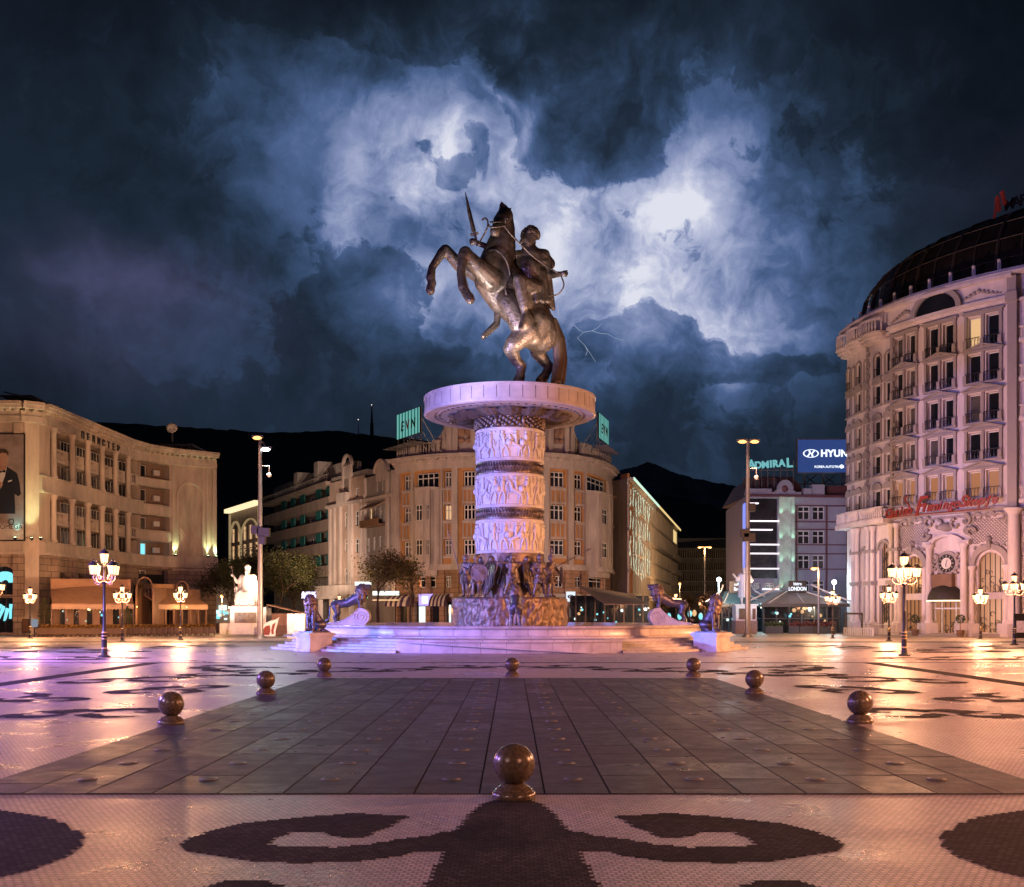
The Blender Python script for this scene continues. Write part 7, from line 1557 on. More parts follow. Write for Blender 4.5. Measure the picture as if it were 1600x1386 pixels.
std = lion_body(SJ, [((.66, 0, 1.80), (.34, .30, .42), 150), ((.56, 0, 1.52), (.30, .30, .26), 70)], [(-.95, 0, 1.2), (-1.08, 0, .95), (-1.08, 0, .6), (-1.15, 0, .3), (-1.32, 0, .22)])
SIT = [((-.42, 0, .42), (-.05, 0, .95), .36, .30), ((-.05, 0, .95), (.16, 0, 1.35), .31, .27), ((.16, 0, 1.42), (.26, 0, 1.72), .24, .22), ((.26, 0, 1.78), (.40, 0, 1.86), .22, .18), ((.42, 0, 1.82), (.62, 0, 1.76), .13, .10), ((.45, 0, 1.70), (.58, 0, 1.66), .08, .06), ((.22, .14, 2.0), (.20, .16, 2.06), .05, .03), ((.22, -.14, 2.0), (.20, -.16, 2.06), .05, .03)]
for y in (-Lw, Lw):
    SIT += [((-.42, y*1.3, .42), (-.10, y*1.5, .42), .26, .17), ((-.12, y*1.5, .40), (-.36, y*1.5, .14), .14, .09), ((-.36, y*1.5, .12), (.02, y*1.5, .10), .09, .08), ((.16, y*.9, 1.2), (.22, y, .75), .16, .10), ((.22, y, .75), (.22, y, .14), .10, .075), ((.22, y, .10), (.38, y, .09), .085, .075)]
sitm = lion_body(SIT, [((.24, 0, 1.70), (.32, .34, .38), 150), ((.16, 0, 1.30), (.32, .32, .36), 110)], [(-.7, 0, .2), (-.85, .1, .1), (-.75, .35, .08), (-.45, .5, .08), (-.2, .52, .1)])
mb = MB()
poly = [(-1.2, 0)]+[(-1.2+1.55*t/10, .10+.62*(t/10)**2.2) for t in range(11)]+[(.68+.46*math.cos(a), .46+.46*math.sin(a)) for a in [math.pi*.62-math.pi*.77*i/12 for i in range(13)]]+[(.9, 0)]
mb.prism(poly, -.30, .30, lambda x, y, z: (x, z, y)); scr = mb.mesh('scroll_block', M['marble'])
mb = MB()
for sg in (-1, 1):
    mb.tube([(.68+(.40-.36*t/40)*math.cos(2.0+t*.36), sg*.31, .46+(.40-.36*t/40)*math.sin(2.0+t*.36)) for t in range(41)], .032, 5); mb.tube([(-1.1+1.4*t/10, sg*.31, .12+.50*(t/10)**2.2) for t in range(11)], .03, 5)
scv = mb.mesh('scroll_carving', M['marble'], True)
def put_lion(kind, loc, rz, s, label):
    e = empty('bronze_lion', loc, rz); e.scale = (s, s, s); tag(e, label, 'lion statue')
    for nm, m_ in zip(('body', 'mane', 'tail'), std if kind else sitm): place(nm, m_, e)
    if not kind:
        q = MB(); q.box(-.78, .62, -.55, .55, -.02, .05); q.build('plinth', M['bronze_lion'], e)
    return e
def put_scroll(loc, rz, s, label):
    e = empty('marble_scroll', loc, rz); e.scale = (s, s, s); tag(e, label, 'scroll block'); place('scroll_block', scr, e); place('scroll_carving', scv, e)
for kind, px, Y, z, rz, s, lb in ((1, 546, 74.6, 1.33, -4, 1.27, 'roaring bronze lion stepping on a marble scroll on the left rim of the pool'), (1, 1046, 74.6, 1.33, 184, 1.27, 'roaring bronze lion stepping on a marble scroll on the right rim of the pool'), (1, 806, 63.2, 1.30, 91, 1.12, 'bronze lion seen from behind on the front rim of the pool below the archer')):
    x = PX(px, Y); put_lion(kind, (x, Y, z), R(rz), s, lb); put_scroll((x, Y, z), R(rz), s, lb.split(' lion')[0].replace('roaring bronze', 'marble scroll block under the roaring').replace('bronze', 'marble scroll block under the').strip()+' lion '+('on the left rim of the pool' if px < 600 else 'on the right rim of the pool' if px > 1000 else 'on the front rim of the pool'))
put_lion(0, (-11.30, 61.9, 1.08), R(-125), 1.03, 'seated bronze lion looking left on the left pedestal of the fountain'); put_lion(0, (11.40, 61.9, 1.08), R(-48), 1.03, 'seated bronze lion looking right on the right pedestal of the fountain')

# seated king
M['white_lit'] = M['white_stone']
Yk = 110; xk = PX(387, Yk); e = empty('king_statue', (xk, Yk, 2.8)); tag(e, 'floodlit white marble statue of a seated bearded king with a staff', 'statue')
h = 5.4; mb = MB(); human(mb, dict(pelvis=(0, 0, 1.35), neck=(0, .1, 3.15), head=(0, 0, 3.62), sl=(-.62, .1, 2.95), sr=(.62, .1, 2.95), el=(-1.0, -.2, 2.45), hl=(-1.25, -.7, 3.0), er=(.95, -.1, 2.1), hr=(.95, -.85, 1.75), kl=(-.45, -1.0, 1.45), kr=(.5, -1.0, 1.45), al=(-.5, -.9, .25), ar=(.5, -.95, .25), face=(0, -1, 0)), h)
mb.cone((-.35, -.3, 1.4), (.35, -.3, 1.4), .5, .5); mb.cone((0, -.15, 1.6), (0, -.05, 2.7), .62, .6, 12)
for k in range(9): x = -.75+1.5*k/8; mb.cone((x, -1.05, 1.3), (x*1.05, -1.15, .3), .20, .26)
mb.cone((-.5, .1, 2.9), (-.95, .35, .6), .35, .5); mb.cone((.5, .1, 2.9), (.95, .35, .6), .35, .5); mb.cone((0, -.42, 3.42), (0, -.5, 3.0), .20, .08)
m_ = remesh(mb, .07, 2, 'body'); m_.materials.append(M['white_lit']); place('body', m_, e)
mb = MB(); mb.lathe([(.30, 3.78), (.36, 4.0), (.20, 4.2), (.02, 4.28)], 12); mb.build('crown', M['white_lit'], e, True)
mb = MB(); mb.tube([(-.75, -1.1, .1), (-1.25, -.85, 3.1), (-1.4, -.8, 3.8)], .045, 6); mb.ball((-1.42, -.8, 3.95), .14, 8); mb.box(-1.62, -1.22, -.83, -.77, 3.9, 3.98); mb.build('staff', M['bronze'], e)
mb = MB(); mb.box(-1.0, 1.0, .0, .95, 0, 1.2); mb.box(-1.0, 1.0, .75, 1.0, 1.2, 2.6); mb.box(-1.15, -.85, -.7, .6, 1.5, 1.75); mb.box(.85, 1.15, -.7, .6, 1.5, 1.75); mb.box(-1.12, -.88, -.7, -.45, 0, 1.5); mb.box(.88, 1.12, -.7, -.45, 0, 1.5); mb.box(-1.25, 1.25, -1.4, 1.0, -.0, .12)
for sg in (-1, 1): mb.ball((sg*1.0, -.7, 1.8), .22, 8)
mb.build('throne', M['white_lit'], e)
e = empty('king_pedestal', (xk+.1, Yk, 0)); tag(e, 'white marble pedestal with bronze name panel under the seated king', 'pedestal')
mb = MB(); mb.box(-1.6, 1.6, -1.6, 1.5, 0, .75); mb.box(-1.5, 1.5, -1.5, 1.4, .75, 2.55); mb.box(-1.65, 1.65, -1.65, 1.5, 2.55, 2.8); mb.box(1.5, 2.05, -1.3, 1.2, 0, 2.7); mb.box(-2.7, -1.6, -.9, 1.0, 0, 1.1); mb.build('block', M['white_stone'], e)
mb = MB(); mb.box(-1.05, 1.15, -1.54, -1.50, 1.15, 2.2); pn = mb.build('name_panel', M['bronze_rough'], e)
place('lettering', text_mesh('ЦАР', .46, .02, M['bronze'], .01, space=1.5), pn, (.05, -1.56, 1.74)); place('lettering', text_mesh('САМОИЛ', .40, .02, M['bronze'], .01, space=1.2), pn, (.05, -1.56, 1.26))
for sx in (-1, 1): spot('king_floodlight', (xk+sx*2.6, Yk-6, .5), (xk, Yk, 4.6), (1, .93, .80), 1150, 50, .6, .2)
# standing robed man
Ys = 112; xs = PX(1163, Ys); e = empty('standing_statue', (xs, Ys, 3.05)); tag(e, 'white marble statue of a standing man in a long coat with one hand raised', 'statue')
h = 3.75; mb = MB(); J = stand(h, el=(-.19, -.03, .68), hl=(-.31, -.16, .79), er=(.19, .02, .67), hr=(.13, -.10, .56), face=(-.2, -1, 0)); human(mb, J, h)
for k in range(14): a = 2*math.pi*k/14; mb.cone((.11*h*math.cos(a), .08*h*math.sin(a), .80*h), (.145*h*math.cos(a), .11*h*math.sin(a), .22*h), .045*h, .04*h, 6)
mb.cone((-.105*h, 0, .80*h), (-.19*h, -.02*h, .66*h), .062*h, .06*h); mb.cone((.105*h, 0, .80*h), (.19*h, .02*h, .66*h), .062*h, .06*h)
m_ = remesh(mb, .05, 2, 'body'); m_.materials.append(M['white_lit']); place('body', m_, e)
e = empty('statue_pedestal', (xs, Ys, 0)); tag(e, 'pale stone pedestal with dark plaques under the standing statue', 'pedestal')
mb = MB(); mb.box(-1.12, 1.12, -1.0, 1.0, 0, 1.35); mb.build('base_block', mat('rough speckled stone', (.34, .27, .22), .8, var=.5, vs=7, bump=.6, bs=10), e); mb = MB(); mb.box(-1.05, 1.05, -.95, .95, 1.35, 2.9); mb.box(-1.2, 1.2, -1.05, 1.05, 2.9, 3.05); mb.build('shaft', M['white_stone'], e)
for x0, x1 in ((-.75, .05), (.62, .95)): mb = MB(); mb.box(x0, x1, -.99, -.95, 1.5, 2.6); mb.build('plaque', M['brown_panel'], e)
spot('statue_spot', (xs-2, Ys-6, .6), (xs, Ys, 4.6), (.55, .92, 1), 620, 50, .6, .2)

# ================================================================== lamps
def lantern(mbg, mbf, x, y, z, s):      # glass body and iron cap; s = width
    n = 6
    mbg.lathe([(s*.36, z), (s*.50, z+s*.95)], n, c=(x, y)); mbf.lathe([(s*.40, z-s*.06), (s*.38, z)], n, c=(x, y))
    mbf.lathe([(s*.58, z+s*.95), (s*.60, z+s*1.0), (s*.42, z+s*1.22), (s*.16, z+s*1.42), (s*.06, z+s*1.48), (s*.09, z+s*1.58), (.01, z+s*1.70)], n*2, c=(x, y))
    for k in range(n): a = 2*math.pi*k/n; mbf.tube([(x+s*.37*math.cos(a), y+s*.37*math.sin(a), z), (x+s*.51*math.cos(a), y+s*.51*math.sin(a), z+s*.95)], s*.022, 4)
Hn = 5.3; mb = MB()
mb.lathe([(.30, 0), (.30, .05), (.15, .12), (.13, .25), (.14, .3), (.13, .34), (.13, .95), (.15, .98), (.13, 1.02), (.12, 1.10), (.14, 1.16), (.10, 1.24), (.085, 1.5), (.075, 2.2), (.09, 2.25), (.07, 2.3), (.06, 3.55), (.10, 3.6), (.12, 3.68), (.06, 3.75), (.055, 4.5), (.09, 4.55)], 14)
lp_pole = mb.mesh('pole', M['black_iron'], True); lp_pole.set_sharp_from_angle(angle=R(40))
mb = MB()
for z in (.40, .85, 1.0, 1.16): mb.lathe([(.137, z), (.150, z+.02), (.150, z+.05), (.137, z+.07)], 14)
lp_ring = mb.mesh('pole_rings', mat('brass rings', (.5, .36, .18), .35, .8), True)
lan = []; arms = []
for k in range(4):
    a = R(45+90*k+12); x, y = .62*math.cos(a), .62*math.sin(a); g_, f_ = MB(), MB(); lantern(g_, f_, x, y, 4.03, .44); lan.append((g_.mesh('glass', M['lamp_glass']), f_.mesh('lantern', M['black_iron'])))
    q = MB(); q.tube([(.05*math.cos(a), .05*math.sin(a), 3.7), (.25*math.cos(a), .25*math.sin(a), 3.62), (.48*math.cos(a), .48*math.sin(a), 3.66), (x, y, 3.82), (x, y, 4.0)], .028, 6)
    q.tube([((.30+.14*(1-t/14)*math.cos(t*.6))*math.cos(a), (.30+.14*(1-t/14)*math.cos(t*.6))*math.sin(a), 3.86+.14*(1-t/14)*math.sin(t*.6)) for t in range(13)], .022, 5); q.tube([((.42+.10*(1-t/14)*math.cos(t*.6))*math.cos(a), (.42+.10*(1-t/14)*math.cos(t*.6))*math.sin(a), 3.58+.10*(1-t/14)*math.sin(t*.6)) for t in range(13)], .02, 5)
    arms.append(q.mesh('arm', mat('lamp scrollwork', (.38, .26, .20), .45, .3) if k == 0 else bpy.data.materials['lamp scrollwork'], True))
g_, f_ = MB(), MB(); lantern(g_, f_, 0, 0, 4.62, .44); lan.append((g_.mesh('glass', M['lamp_glass']), f_.mesh('lantern', M['black_iron'])))
LK = 1.9
def street_lamp(px, by, ty, label, grp='ornate five-lantern street lamps', rz=0, power=900, lights=True):
    x, y = g(px, by); s = PZ(ty, y)/5.38; e = empty('street_lamp', (x, y, .01), R(rz)); e.scale = (s, s, s); tag(e, label, 'street lamp', grp)
    place('pole', lp_pole, e); place('pole_rings', lp_ring, e)
    for g2, f2 in lan: o = place('lantern', f2, e); place('glass', g2, o)
    for m_ in arms: place('arm', m_, e)
    if lights: point('lamp_light', (0, 0, 4.35), (1, .46, .22), power*LK, .55, e)
    return e
LAMPS = [(163, 1027, 855, 'tall ornate street lamp nearest on the left of the square', 0, 700), (1413, 1025, 860, 'tall ornate street lamp nearest on the right of the square', 30, 1100),
 (47, 998, 915, 'ornate street lamp in front of the lit arch at the far left', 10, 3200), (191, 1003, 912, 'ornate street lamp in front of the cafe awning, just right of the nearest left lamp', 50, 3200), (282, 1000, 912, 'ornate street lamp in front of the right cafe entrance hood', 5, 3200),
 (-8, 1003, 895, 'ornate street lamp cut by the left edge of the picture', 0, 600),
 (1389, 1002, 912, 'ornate street lamp just left of the nearest right lamp', 20, 2800), (1532, 999, 916, 'ornate street lamp right of the hotel entrance', 40, 2800), (1585, 1008, 893, 'ornate street lamp at the right edge by the corner column', 0, 1000), (1301, 998, 919, 'ornate street lamp in front of the bistro pavilion', 15, 700),
 (685, 983, 924, 'ornate street lamp behind the fountain, left of the bronze drum', 30, 2600), (902, 983, 923, 'ornate street lamp behind the fountain, right of the bronze drum', 20, 2600),
 (530, 984, 928, 'ornate street lamp behind the left roaring lion', 10, 1500), (1056, 984, 925, 'ornate street lamp behind the right roaring lion', 45, 1500), (549, 981, 922, 'small far street lamp by the portico behind the left roaring lion', 0, 300), (1098, 979, 934, 'small far street lamp right of the lit trees', 0, 300)]
for px, by, ty, lb, rz, pw in LAMPS: street_lamp(px, by, ty, lb, rz=rz, power=pw)
# tall masts
def mast(px, by, ty, label, heads, boxes=()):
    x, y = g(px, by); H = PZ(ty, y); e = empty('lamp_mast', (x, y, 0)); tag(e, label, 'lamp mast'); k = y/F
    mb = MB(); mb.lathe([(.62, 0), (.55, .08), (.30, .30), (.25, .9), (.20, H*.5), (.13, H)], 16); mb.build('pole', M['steel'], e, True, sharp=40)
    for dx, dy_, kind in heads:
        q = MB(); q.tube([(0, 0, H-.2), (dx*k*.5, 0, H-dy_*k*.5+.1), (dx*k, 0, H-dy_*k+.12)], .06, 6); q.box(dx*k-.45, dx*k+.45, -.2, .2, H-dy_*k, H-dy_*k+.2); o = q.build('lamp_arm', M['steel'], e)
        q = MB(); q.ball((dx*k, -.12, H-dy_*k-.03), .26, 10, (1.5, .8, .6)); q.build('lamp_head', M['lamp_orange' if kind == 'o' else 'lamp_white'], o)
        hl_ = spot('head_light', (dx*k*1.2, -.5, H-dy_*k-.3), (dx*k*1.2+(8 if dx > 0 else -8), -9, 0), (1, .50, .28) if kind == 'o' else (.80, 1, .92), 6000 if kind == 'o' else 4000, 125, .8, .4); hl_.parent = e
    for py, w_, off in boxes:
        z = PZ(py, y); q = MB(); q.box(-w_+off, w_+off, -.35, .3, z-.35, z+.35); q.build('equipment_box', M['black_iron'], e)
    q = MB(); q.tube([(.1, 0, H*.86), (.75, 0, H*.86), (.75, 0, H*.83)], .04, 5); q.ball((.75, 0, H*.815), .2, 8); q.build('camera_dome', M['frame_white'], e, True)
    return e
mast(406.5, 998, 684, 'tall steel lamp mast left of the fountain with an orange and a white lamp', [(-4, 0, 'o'), (9, 18, 'w'), (13, 0, 'x')][:2], [(832, .5, .3), (844, .25, .2), (828, .3, -.4)])
mast(1168.5, 996, 689, 'tall steel lamp mast right of the fountain with two orange lamps', [(-9, 1, 'o'), (10, 1, 'o')], [(793, .3, .3), (840, .5, .1), (833, .3, -.3)])
# distant lamps
def thin_lamp(px, Y, ty, label, kind, arm=0, by=None, r=.09):
    x = PX(px, Y); H = PZ(ty, Y); e = empty('street_lamp', (x, Y, 0)); tag(e, label, 'street lamp'); q = MB(); q.tube([(0, 0, 0), (0, 0, H)], [r*1.4, r], 8); q.build('pole', M['steel'], e)
    for sg in ([0] if not arm else ([-1, 1] if arm == 2 else [-1])):
        xx = sg*Y/F*8; q = MB()
        if sg: q.tube([(0, 0, H), (xx, 0, H+.05)], r*.6, 5)
        q.ball((xx, -.1, H-.05), .26 if kind == 'w' else .24, 10, (1.3, .8, .6) if sg else (1, 1, 1)); q.build('lamp_head', M['lamp_white' if kind == 'w' else 'lamp_orange'], e)
        point('head_light', (xx, -.5, H-.6), (.6, .88, 1) if kind == 'w' else (1, .55, .22), 900 if kind == 'w' else 1600, .3, e)
thin_lamp(1101, 175, 855, 'far slender street lamp with two orange heads in the side street', 'o', 2); thin_lamp(1123, 118, 905, 'slender lamp with a dazzling bluish-white head left of the standing statue', 'w'); thin_lamp(1279, 108, 888, 'grey street lamp with a single orange arm in front of the bistro', 'o', 1); thin_lamp(1303, 118, 909, 'slender white globe lamp right of the bistro sign', 'w', r=.05)
thin_lamp(1062, 190, 912, 'faint far lamp low in the side street', 'o', r=.05); thin_lamp(347, 150, 931, 'small far lamp glowing left of the seated king', 'o', r=.05)

# ================================================================== trees
M['bark'] = mat('bark', (.09, .06, .04), .9, var=.4, vs=5, bump=.8, bs=12)
def leafmat(n, c, c2): return mat(n, c, .7, var=.5, vs=1.3, col2=c2, detail=3)
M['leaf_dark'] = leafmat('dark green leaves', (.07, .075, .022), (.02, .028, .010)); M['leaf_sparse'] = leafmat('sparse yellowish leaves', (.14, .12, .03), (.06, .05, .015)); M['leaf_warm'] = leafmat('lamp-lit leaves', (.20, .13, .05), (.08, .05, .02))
def tree(loc, H, crown, leaf, n, label, trunk_h=.3, seed=1, size=.115, spread=.5, grp=None, r0=.16):
    rs = random.Random(seed); e = empty('tree', loc); tag(e, label, 'tree', grp); mb = MB(); tips = []
    def br(p, d, L, r, lv):
        pts = [p]; q = p; dd = d
        for k in range(3): dd = (dd+Vector((rs.gauss(0, .13), rs.gauss(0, .13), rs.gauss(.04, .08)))).normalized(); q = q+dd*L/3; pts.append(q)
        mb.tube(pts, [r, r*.85, r*.7, r*.5], 6 if lv < 2 else 4, caps=False); tips.extend([pts[2], pts[3]])
        if lv < 4:
            for k in range(rs.choice((3, 3, 4)) if lv else 5):
                az_ = rs.uniform(0, 6.28); t = spread*rs.uniform(.7, 1.4); b = dd.orthogonal().normalized(); b.rotate(Matrix.Rotation(az_, 3, dd)); nd_ = (dd*math.cos(t)+b*math.sin(t)).normalized()
                br(pts[rs.choice((2, 3, 3))], nd_, L*rs.uniform(.6, .8), r*.5, lv+1)
    th = H*trunk_h; mb.tube([Vector((0, 0, -.1)), Vector((.05, 0, th*.5)), Vector((0, 0, th))], [r0*1.3, r0, r0*.9], 8)
    br(Vector((0, 0, th)), Vector((0, 0, 1)), (H-th)*.36, r0*.85, 0); mb.build('trunk', M['bark'], e, True)
    mb = MB(); zs = [t.z for t in tips]; zm = max(zs); xm = max(abs(t.x) for t in tips) or 1
    sx, sz = crown/max(xm, .1), (H-th*1.0)/max(zm-th, .1); T_ = [t for t in tips if t.z > th*1.15]
    for i in range(n):
        t = rs.choice(T_); p = t+Vector((rs.gauss(0, 1), rs.gauss(0, 1), rs.gauss(0, .8)))*(.28+.03*H); m3 = Matrix.Rotation(rs.uniform(0, 6.28), 3, 'Z') @ Matrix.Rotation(rs.uniform(0, 3.1), 3, 'X'); s = size*rs.uniform(.6, 1.3)
        k = mb.vs([p+m3 @ Vector(v)*s for v in ((-.5, 0, 0), (0, -.35, .05), (.6, 0, 0), (0, .35, .05))]); mb.face((k, k+1, k+2, k+3))
    mb.build('crown', leaf, e, recalc=False)
for px, Y, ty, cr, n, lf, lb, sd, th in ((432, 122, 838, 3.5, 9500, 'leaf_dark', 'big dark leafy tree right of the seated king', 2, .2), (366, 128, 862, 2.6, 8500, 'leaf_dark', 'dark leafy tree behind the seated king, left of his staff', 5, .2), (401, 132, 846, 2.8, 9500, 'leaf_dark', 'dark leafy tree directly behind the seated king', 9, .2), (463, 128, 872, 2.4, 6500, 'leaf_dark', 'dark leafy tree behind the left seated lion', 12, .25),
    (590, 112, 838, 3.4, 4800, 'leaf_sparse', 'half-bare tree with sparse yellowish leaves left of the corner palace', 4, .3), (640, 118, 856, 2.4, 2000, 'leaf_sparse', 'thin half-bare tree in front of the left end of the corner palace', 8, .3),
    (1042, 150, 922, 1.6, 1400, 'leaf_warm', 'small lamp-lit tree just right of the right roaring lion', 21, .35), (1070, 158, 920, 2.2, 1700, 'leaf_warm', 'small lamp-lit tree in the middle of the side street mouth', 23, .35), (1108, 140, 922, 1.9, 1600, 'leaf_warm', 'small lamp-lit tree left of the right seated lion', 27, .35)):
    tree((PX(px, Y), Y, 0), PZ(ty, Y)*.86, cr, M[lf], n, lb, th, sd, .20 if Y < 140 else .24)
mb = MB(); rs = random.Random(33)
def cone_bush(px, Y, H, w, lb):
    e = empty('column_shrub', (PX(px, Y), Y, 0)); tag(e, lb, 'shrub'); mb = MB(); mb.tube([(0, 0, 0), (0, 0, H*.8)], .07, 6); mb.build('stem', M['bark'], e); mb = MB()
    for i in range(1600):
        z = rs.uniform(.3, H); r = w*(1-(z/H)**3)*math.sqrt(rs.random()); a = rs.uniform(0, 6.28); p = Vector((r*math.cos(a), r*math.sin(a), z)); m3 = Matrix.Rotation(rs.uniform(0, 6.28), 3, 'Z') @ Matrix.Rotation(rs.uniform(0, 3.1), 3, 'X'); k = mb.vs([p+m3 @ Vector(v)*.10 for v in ((-.5, 0, 0), (0, -.4, 0), (.5, 0, 0), (0, .4, 0))]); mb.face((k, k+1, k+2, k+3))
    mb.build('foliage', M['leaf_dark'], e, recalc=False)
cone_bush(69, 99, 3.6, .75, 'tall dark column-shaped shrub at the left end of the cafe awning'); cone_bush(199, 101, 2.8, .6, 'dark column-shaped shrub between the two cafe awnings')

# ================================================================== small things around the square
def simple(nm, label, cat, parts, loc, rz=0, grp=None):
    e = empty(nm, loc, rz); tag(e, label, cat, grp)
    for pn, m_, fn in parts: q = MB(); fn(q); q.build(pn, m_, e)
    return e
simple('advert_light_box', 'white glowing advert light box beside the left seated lion', 'light box', [('housing', M['marble'], lambda q: q.box(-.75, .75, -.15, .15, 0, 2.1)), ('screen', glow('white advert screen', (.85, .95, 1), 2.2), lambda q: q.box(-.05, .62, -.17, -.151, .75, 1.95))], (PX(463, 92), 92, 0))
simple('wooden_kiosk', 'small brown kiosk with a sloping roof behind the left seated lion', 'kiosk', [('wall', M['brown_st'], lambda q: q.box(-1.6, 1.6, -1, 1, 0, 2.1)), ('roof', M['awning_light'], lambda q: q.hexa([(-2, -1.4, 2.9), (2, -1.4, 2.0), (2, 1.2, 2.0), (-2, 1.2, 2.9), (-2, -1.4, 3.0), (2, -1.4, 2.1), (2, 1.2, 2.1), (-2, 1.2, 3.0)])), ('counter', M['brown_panel'], lambda q: q.box(-2.6, 1.2, -1.5, -1.05, 0, .95))], (PX(453, 108), 108, 0))
simple('butterfly_stone', 'upright wing-shaped white slab with a reddish pattern right of the king pedestal', 'sculpture', [('slab', M['white_stone'], lambda q: q.prism([(-.75, 0), (.55, 0), (.55, .5), (.9, 1.75), (.6, 1.55), (.15, 1.45), (-.4, 1.2), (-.8, .6)], -.08, .08, lambda x, y, z: (x, z, y))), ('pattern', mat('reddish inlay', (.22, .05, .035), .7), lambda q: (q.prism([(-.55, .15), (.0, .12), (.12, .5), (.05, 1.05), (-.35, .95), (-.62, .55)], .081, .09, lambda x, y, z: (x, -z, y)), q.prism([(.2, .2), (.42, .2), (.42, .6), (.6, 1.3), (.3, 1.1), (.18, .6)], .081, .09, lambda x, y, z: (x, -z, y))))], (PX(421, 100), 100, 0))
for i, (px, Y, w_, hh) in enumerate(((345, 118, .45, .9), (357, 116, .9, 1.0), (352, 122, .4, .7))): simple('litter_bin' if i != 1 else 'stone_block', ('dark litter bin at the street corner left of the king, ' + ('nearest the wall' if i == 0 else 'set farther back')) if i != 1 else 'dark square stone block beside the king pedestal', 'litter bin' if i != 1 else 'stone block', [('body', M['brown_panel'], lambda q: q.box(-w_, w_, -w_*.7, w_*.7, 0, hh)), ('lid', M['black_iron'], lambda q: q.box(-w_-.05, w_+.05, -w_*.7-.05, w_*.7+.05, hh, hh+.08))], (PX(px, Y), Y, .02))
simple('menu_board', 'black framed menu board on the stone wall left of the cafe', 'board', [('frame', M['black_iron'], lambda q: q.box(-.32, .32, -.06, .06, .3, 1.6)), ('sheet', M['brown_panel'], lambda q: q.box(-.26, .26, -.07, -.061, .36, 1.54))], (PX(40, 102), 102, 0))
simple('blue_menu_stand', 'small pale blue menu stand beside the lamp left of the cafe', 'menu stand', [('post', M['black_iron'], lambda q: q.box(-.04, .04, -.04, .04, 0, 1.0)), ('panel', glow('pale blue menu panel', (.3, .45, .6), .5), lambda q: q.box(-.28, .28, -.05, .05, .9, 1.6))], (PX(54, 97), 97, 0))
simple('chalk_board', 'dark framed board with a pale handwritten sheet at the right edge of the square', 'board', [('frame', M['black_iron'], lambda q: (q.box(-.45, .55, .0, .06, 0, 2.1))), ('sheet', mat('pale board sheet', (.5, .45, .55), .7, var=.5, vs=9), lambda q: q.box(-.25, .55, -.03, -.0, .5, 1.5))], (PX(1593, 92), 92, 0))
simple('black_portal_frame', 'black rectangular metal frame by the left corner of the grand hotel', 'frame', [('post', M['black_iron'], lambda q: q.box(-.9, -.78, -.08, .08, 0, 2.0)), ('post', M['black_iron'], lambda q: q.box(.72, .85, -.08, .08, 0, 2.0)), ('lintel', M['black_iron'], lambda q: q.box(-.9, .85, -.08, .08, 2.0, 2.18))], (PX(1334, 104), 104, 0))
for i, (p0, p1, Y0, Y1, m_, lb) in enumerate(((1319, 1364, 103, 99.5, 'frame_white', 'low white-striped barrier fence in front of the left hotel corner'), (1345, 1402, 105, 98.5, 'grey_iron', 'grey metal crowd barrier in front of the hotel arcade'))):
    e = empty('barrier_fence', (PX(p0, Y0), Y0, 0)); tag(e, lb, 'fence'); A_ = Vector((0, 0, 0)); B_ = Vector((PX(p1, Y1)-PX(p0, Y0), Y1-Y0, 0)); n = 14 if i == 0 else 26
    for z in ((.15, .75) if i == 0 else (.15, 1.05)): q = MB(); q.tube([A_+Vector((0, 0, z)), B_+Vector((0, 0, z))], .03, 5); q.build('rail', M[m_], e)
    for k in range(n): q = MB(); p = A_.lerp(B_, k/(n-1)); q.tube([p, p+Vector((0, 0, .78 if i == 0 else 1.07))], .075 if i == 0 else .018, 5); q.build('bar', M[m_], e)
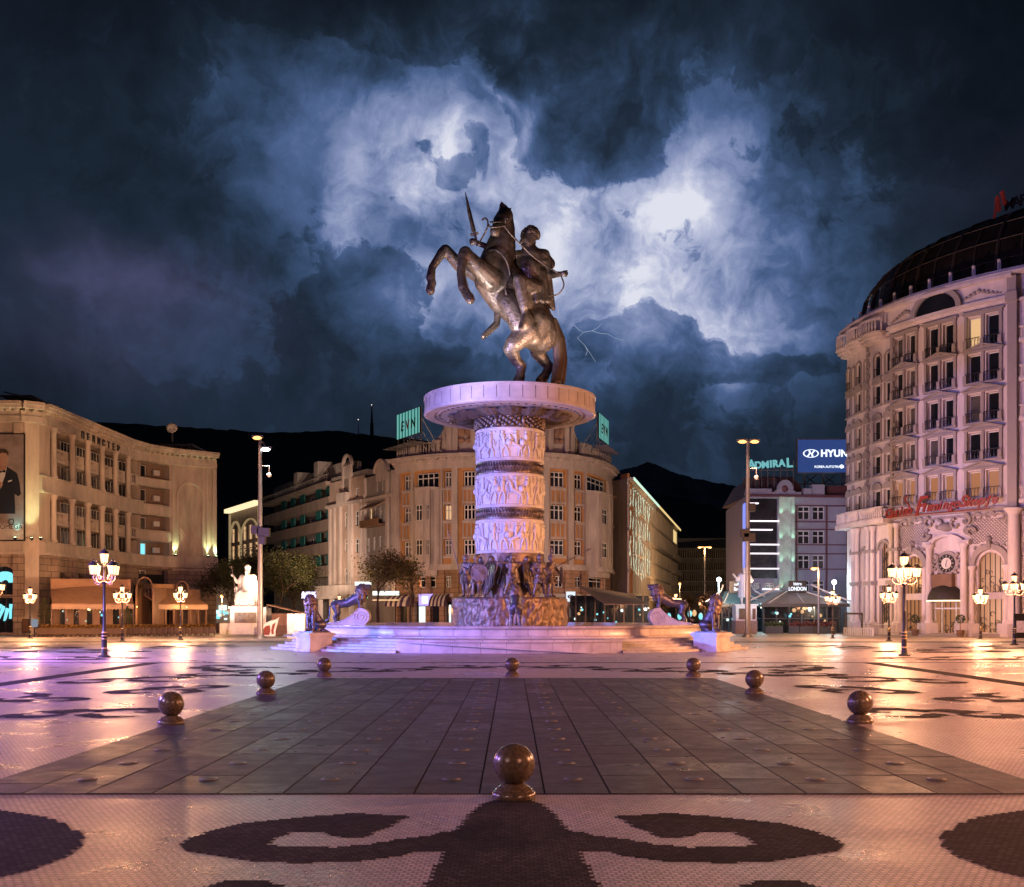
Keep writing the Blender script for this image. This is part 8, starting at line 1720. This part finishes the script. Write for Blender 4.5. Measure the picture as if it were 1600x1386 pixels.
# shop lights down the left street
e = Bld('street_shopfront', (PX(343, 175), 175), 'row of small lit shopfronts down the side street left of the king')
mb = MB(); mb.box(PX(330, 176), PX(360, 176), 176, 190, 0, 9); e.add(mb, 'wall', M['taupe'])
rs = random.Random(44)
for k in range(9): mb = MB(); x = PX(rs.uniform(339, 361), 175.8); z = rs.uniform(.6, 4.2); w_ = rs.uniform(.2, .7); mb.box(x-w_, x+w_, 175.7, 175.9, z, z+w_*1.3); e.add(mb, 'lit_window', M[rs.choice(('win_white', 'win_cyan', 'win_warm'))])
for px, Y, z, w_, hh, c, lb in ((489, 150, 4.6, .95, .9, 'glow_blue', 'oval blue-white shop sign behind the left seated lion'), (572, 148, 6.3, 1.1, .5, 'win_white', 'small white shop sign right of the roaring left lion'), (607, 143, 4.9, 1.7, .55, 'win_white', 'long pale lit shop fascia left of the striped awning'), (607, 142.9, 4.2, 1.7, .18, 'win_warm', 'thin yellow light strip under the pale shop fascia'), (575, 147, 4.6, .35, .35, 'glow_green', 'tiny green cross sign under the small white shop sign')):
    if c == 'glow_blue': M[c] = glow('blue sign', (.35, .4, 1), 1.8)
    if c == 'glow_green': M[c] = glow('green sign', (.05, .9, .3), 1.6)
    mb = MB(); mb.box(-w_, w_, -.1, .1, 0, hh); o = mb.build('shop_sign', M[c], None, loc=(PX(px, Y), Y-3, z-.5)); tag(o, lb, 'sign')
for k, (px, Y, z, c) in enumerate(((1062, 168, 1.6, 'win_cyan'), (1078, 172, 2.0, 'win_cyan'), (1095, 170, 1.6, 'win_cyan'), (1045, 166, 1.6, 'win_cyan'), (1085, 174, 2.1, 'win_warm'), (1070, 170, .9, 'win_warm'))):
    mb = MB(); mb.ball((0, 0, 0), .45, 10, (.8, .3, 1.2)); o = mb.build('shop_light', M[c], None, loc=(PX(px, Y), Y, z)); tag(o, 'small blurred shop light low in the far side street', 'shop light', 'far shop lights in the side street')

# warm lamps under the cafe awnings
for x, y, c in ((-39, 101.5, (1, .5, .22)), (-35.5, 103, (1, .5, .22)), (-32, 107, (1, .5, .22)), (-29.5, 110, (1, .5, .22)), (32, 115.3, (.9, .8, .6)), (27, 118, (.4, .8, .9)), (16, 127.5, (.8, .8, .7))):
    o = empty('cafe_ceiling_lamp', (x, y, 2.75)); tag(o, 'small lit ceiling lamp under a cafe roof', 'lamp', 'ceiling lamps under the cafe roofs'); q = MB(); q.ball((0, 0, 0), .07, 8); q.build('bulb', M['lamp_orange'], o); q = MB(); q.tube([(0, 0, .05), (0, 0, .25)], .015, 5); q.build('stem', M['black_iron'], o); point('bulb_light', (0, 0, -.15), c, 260, .15, o)
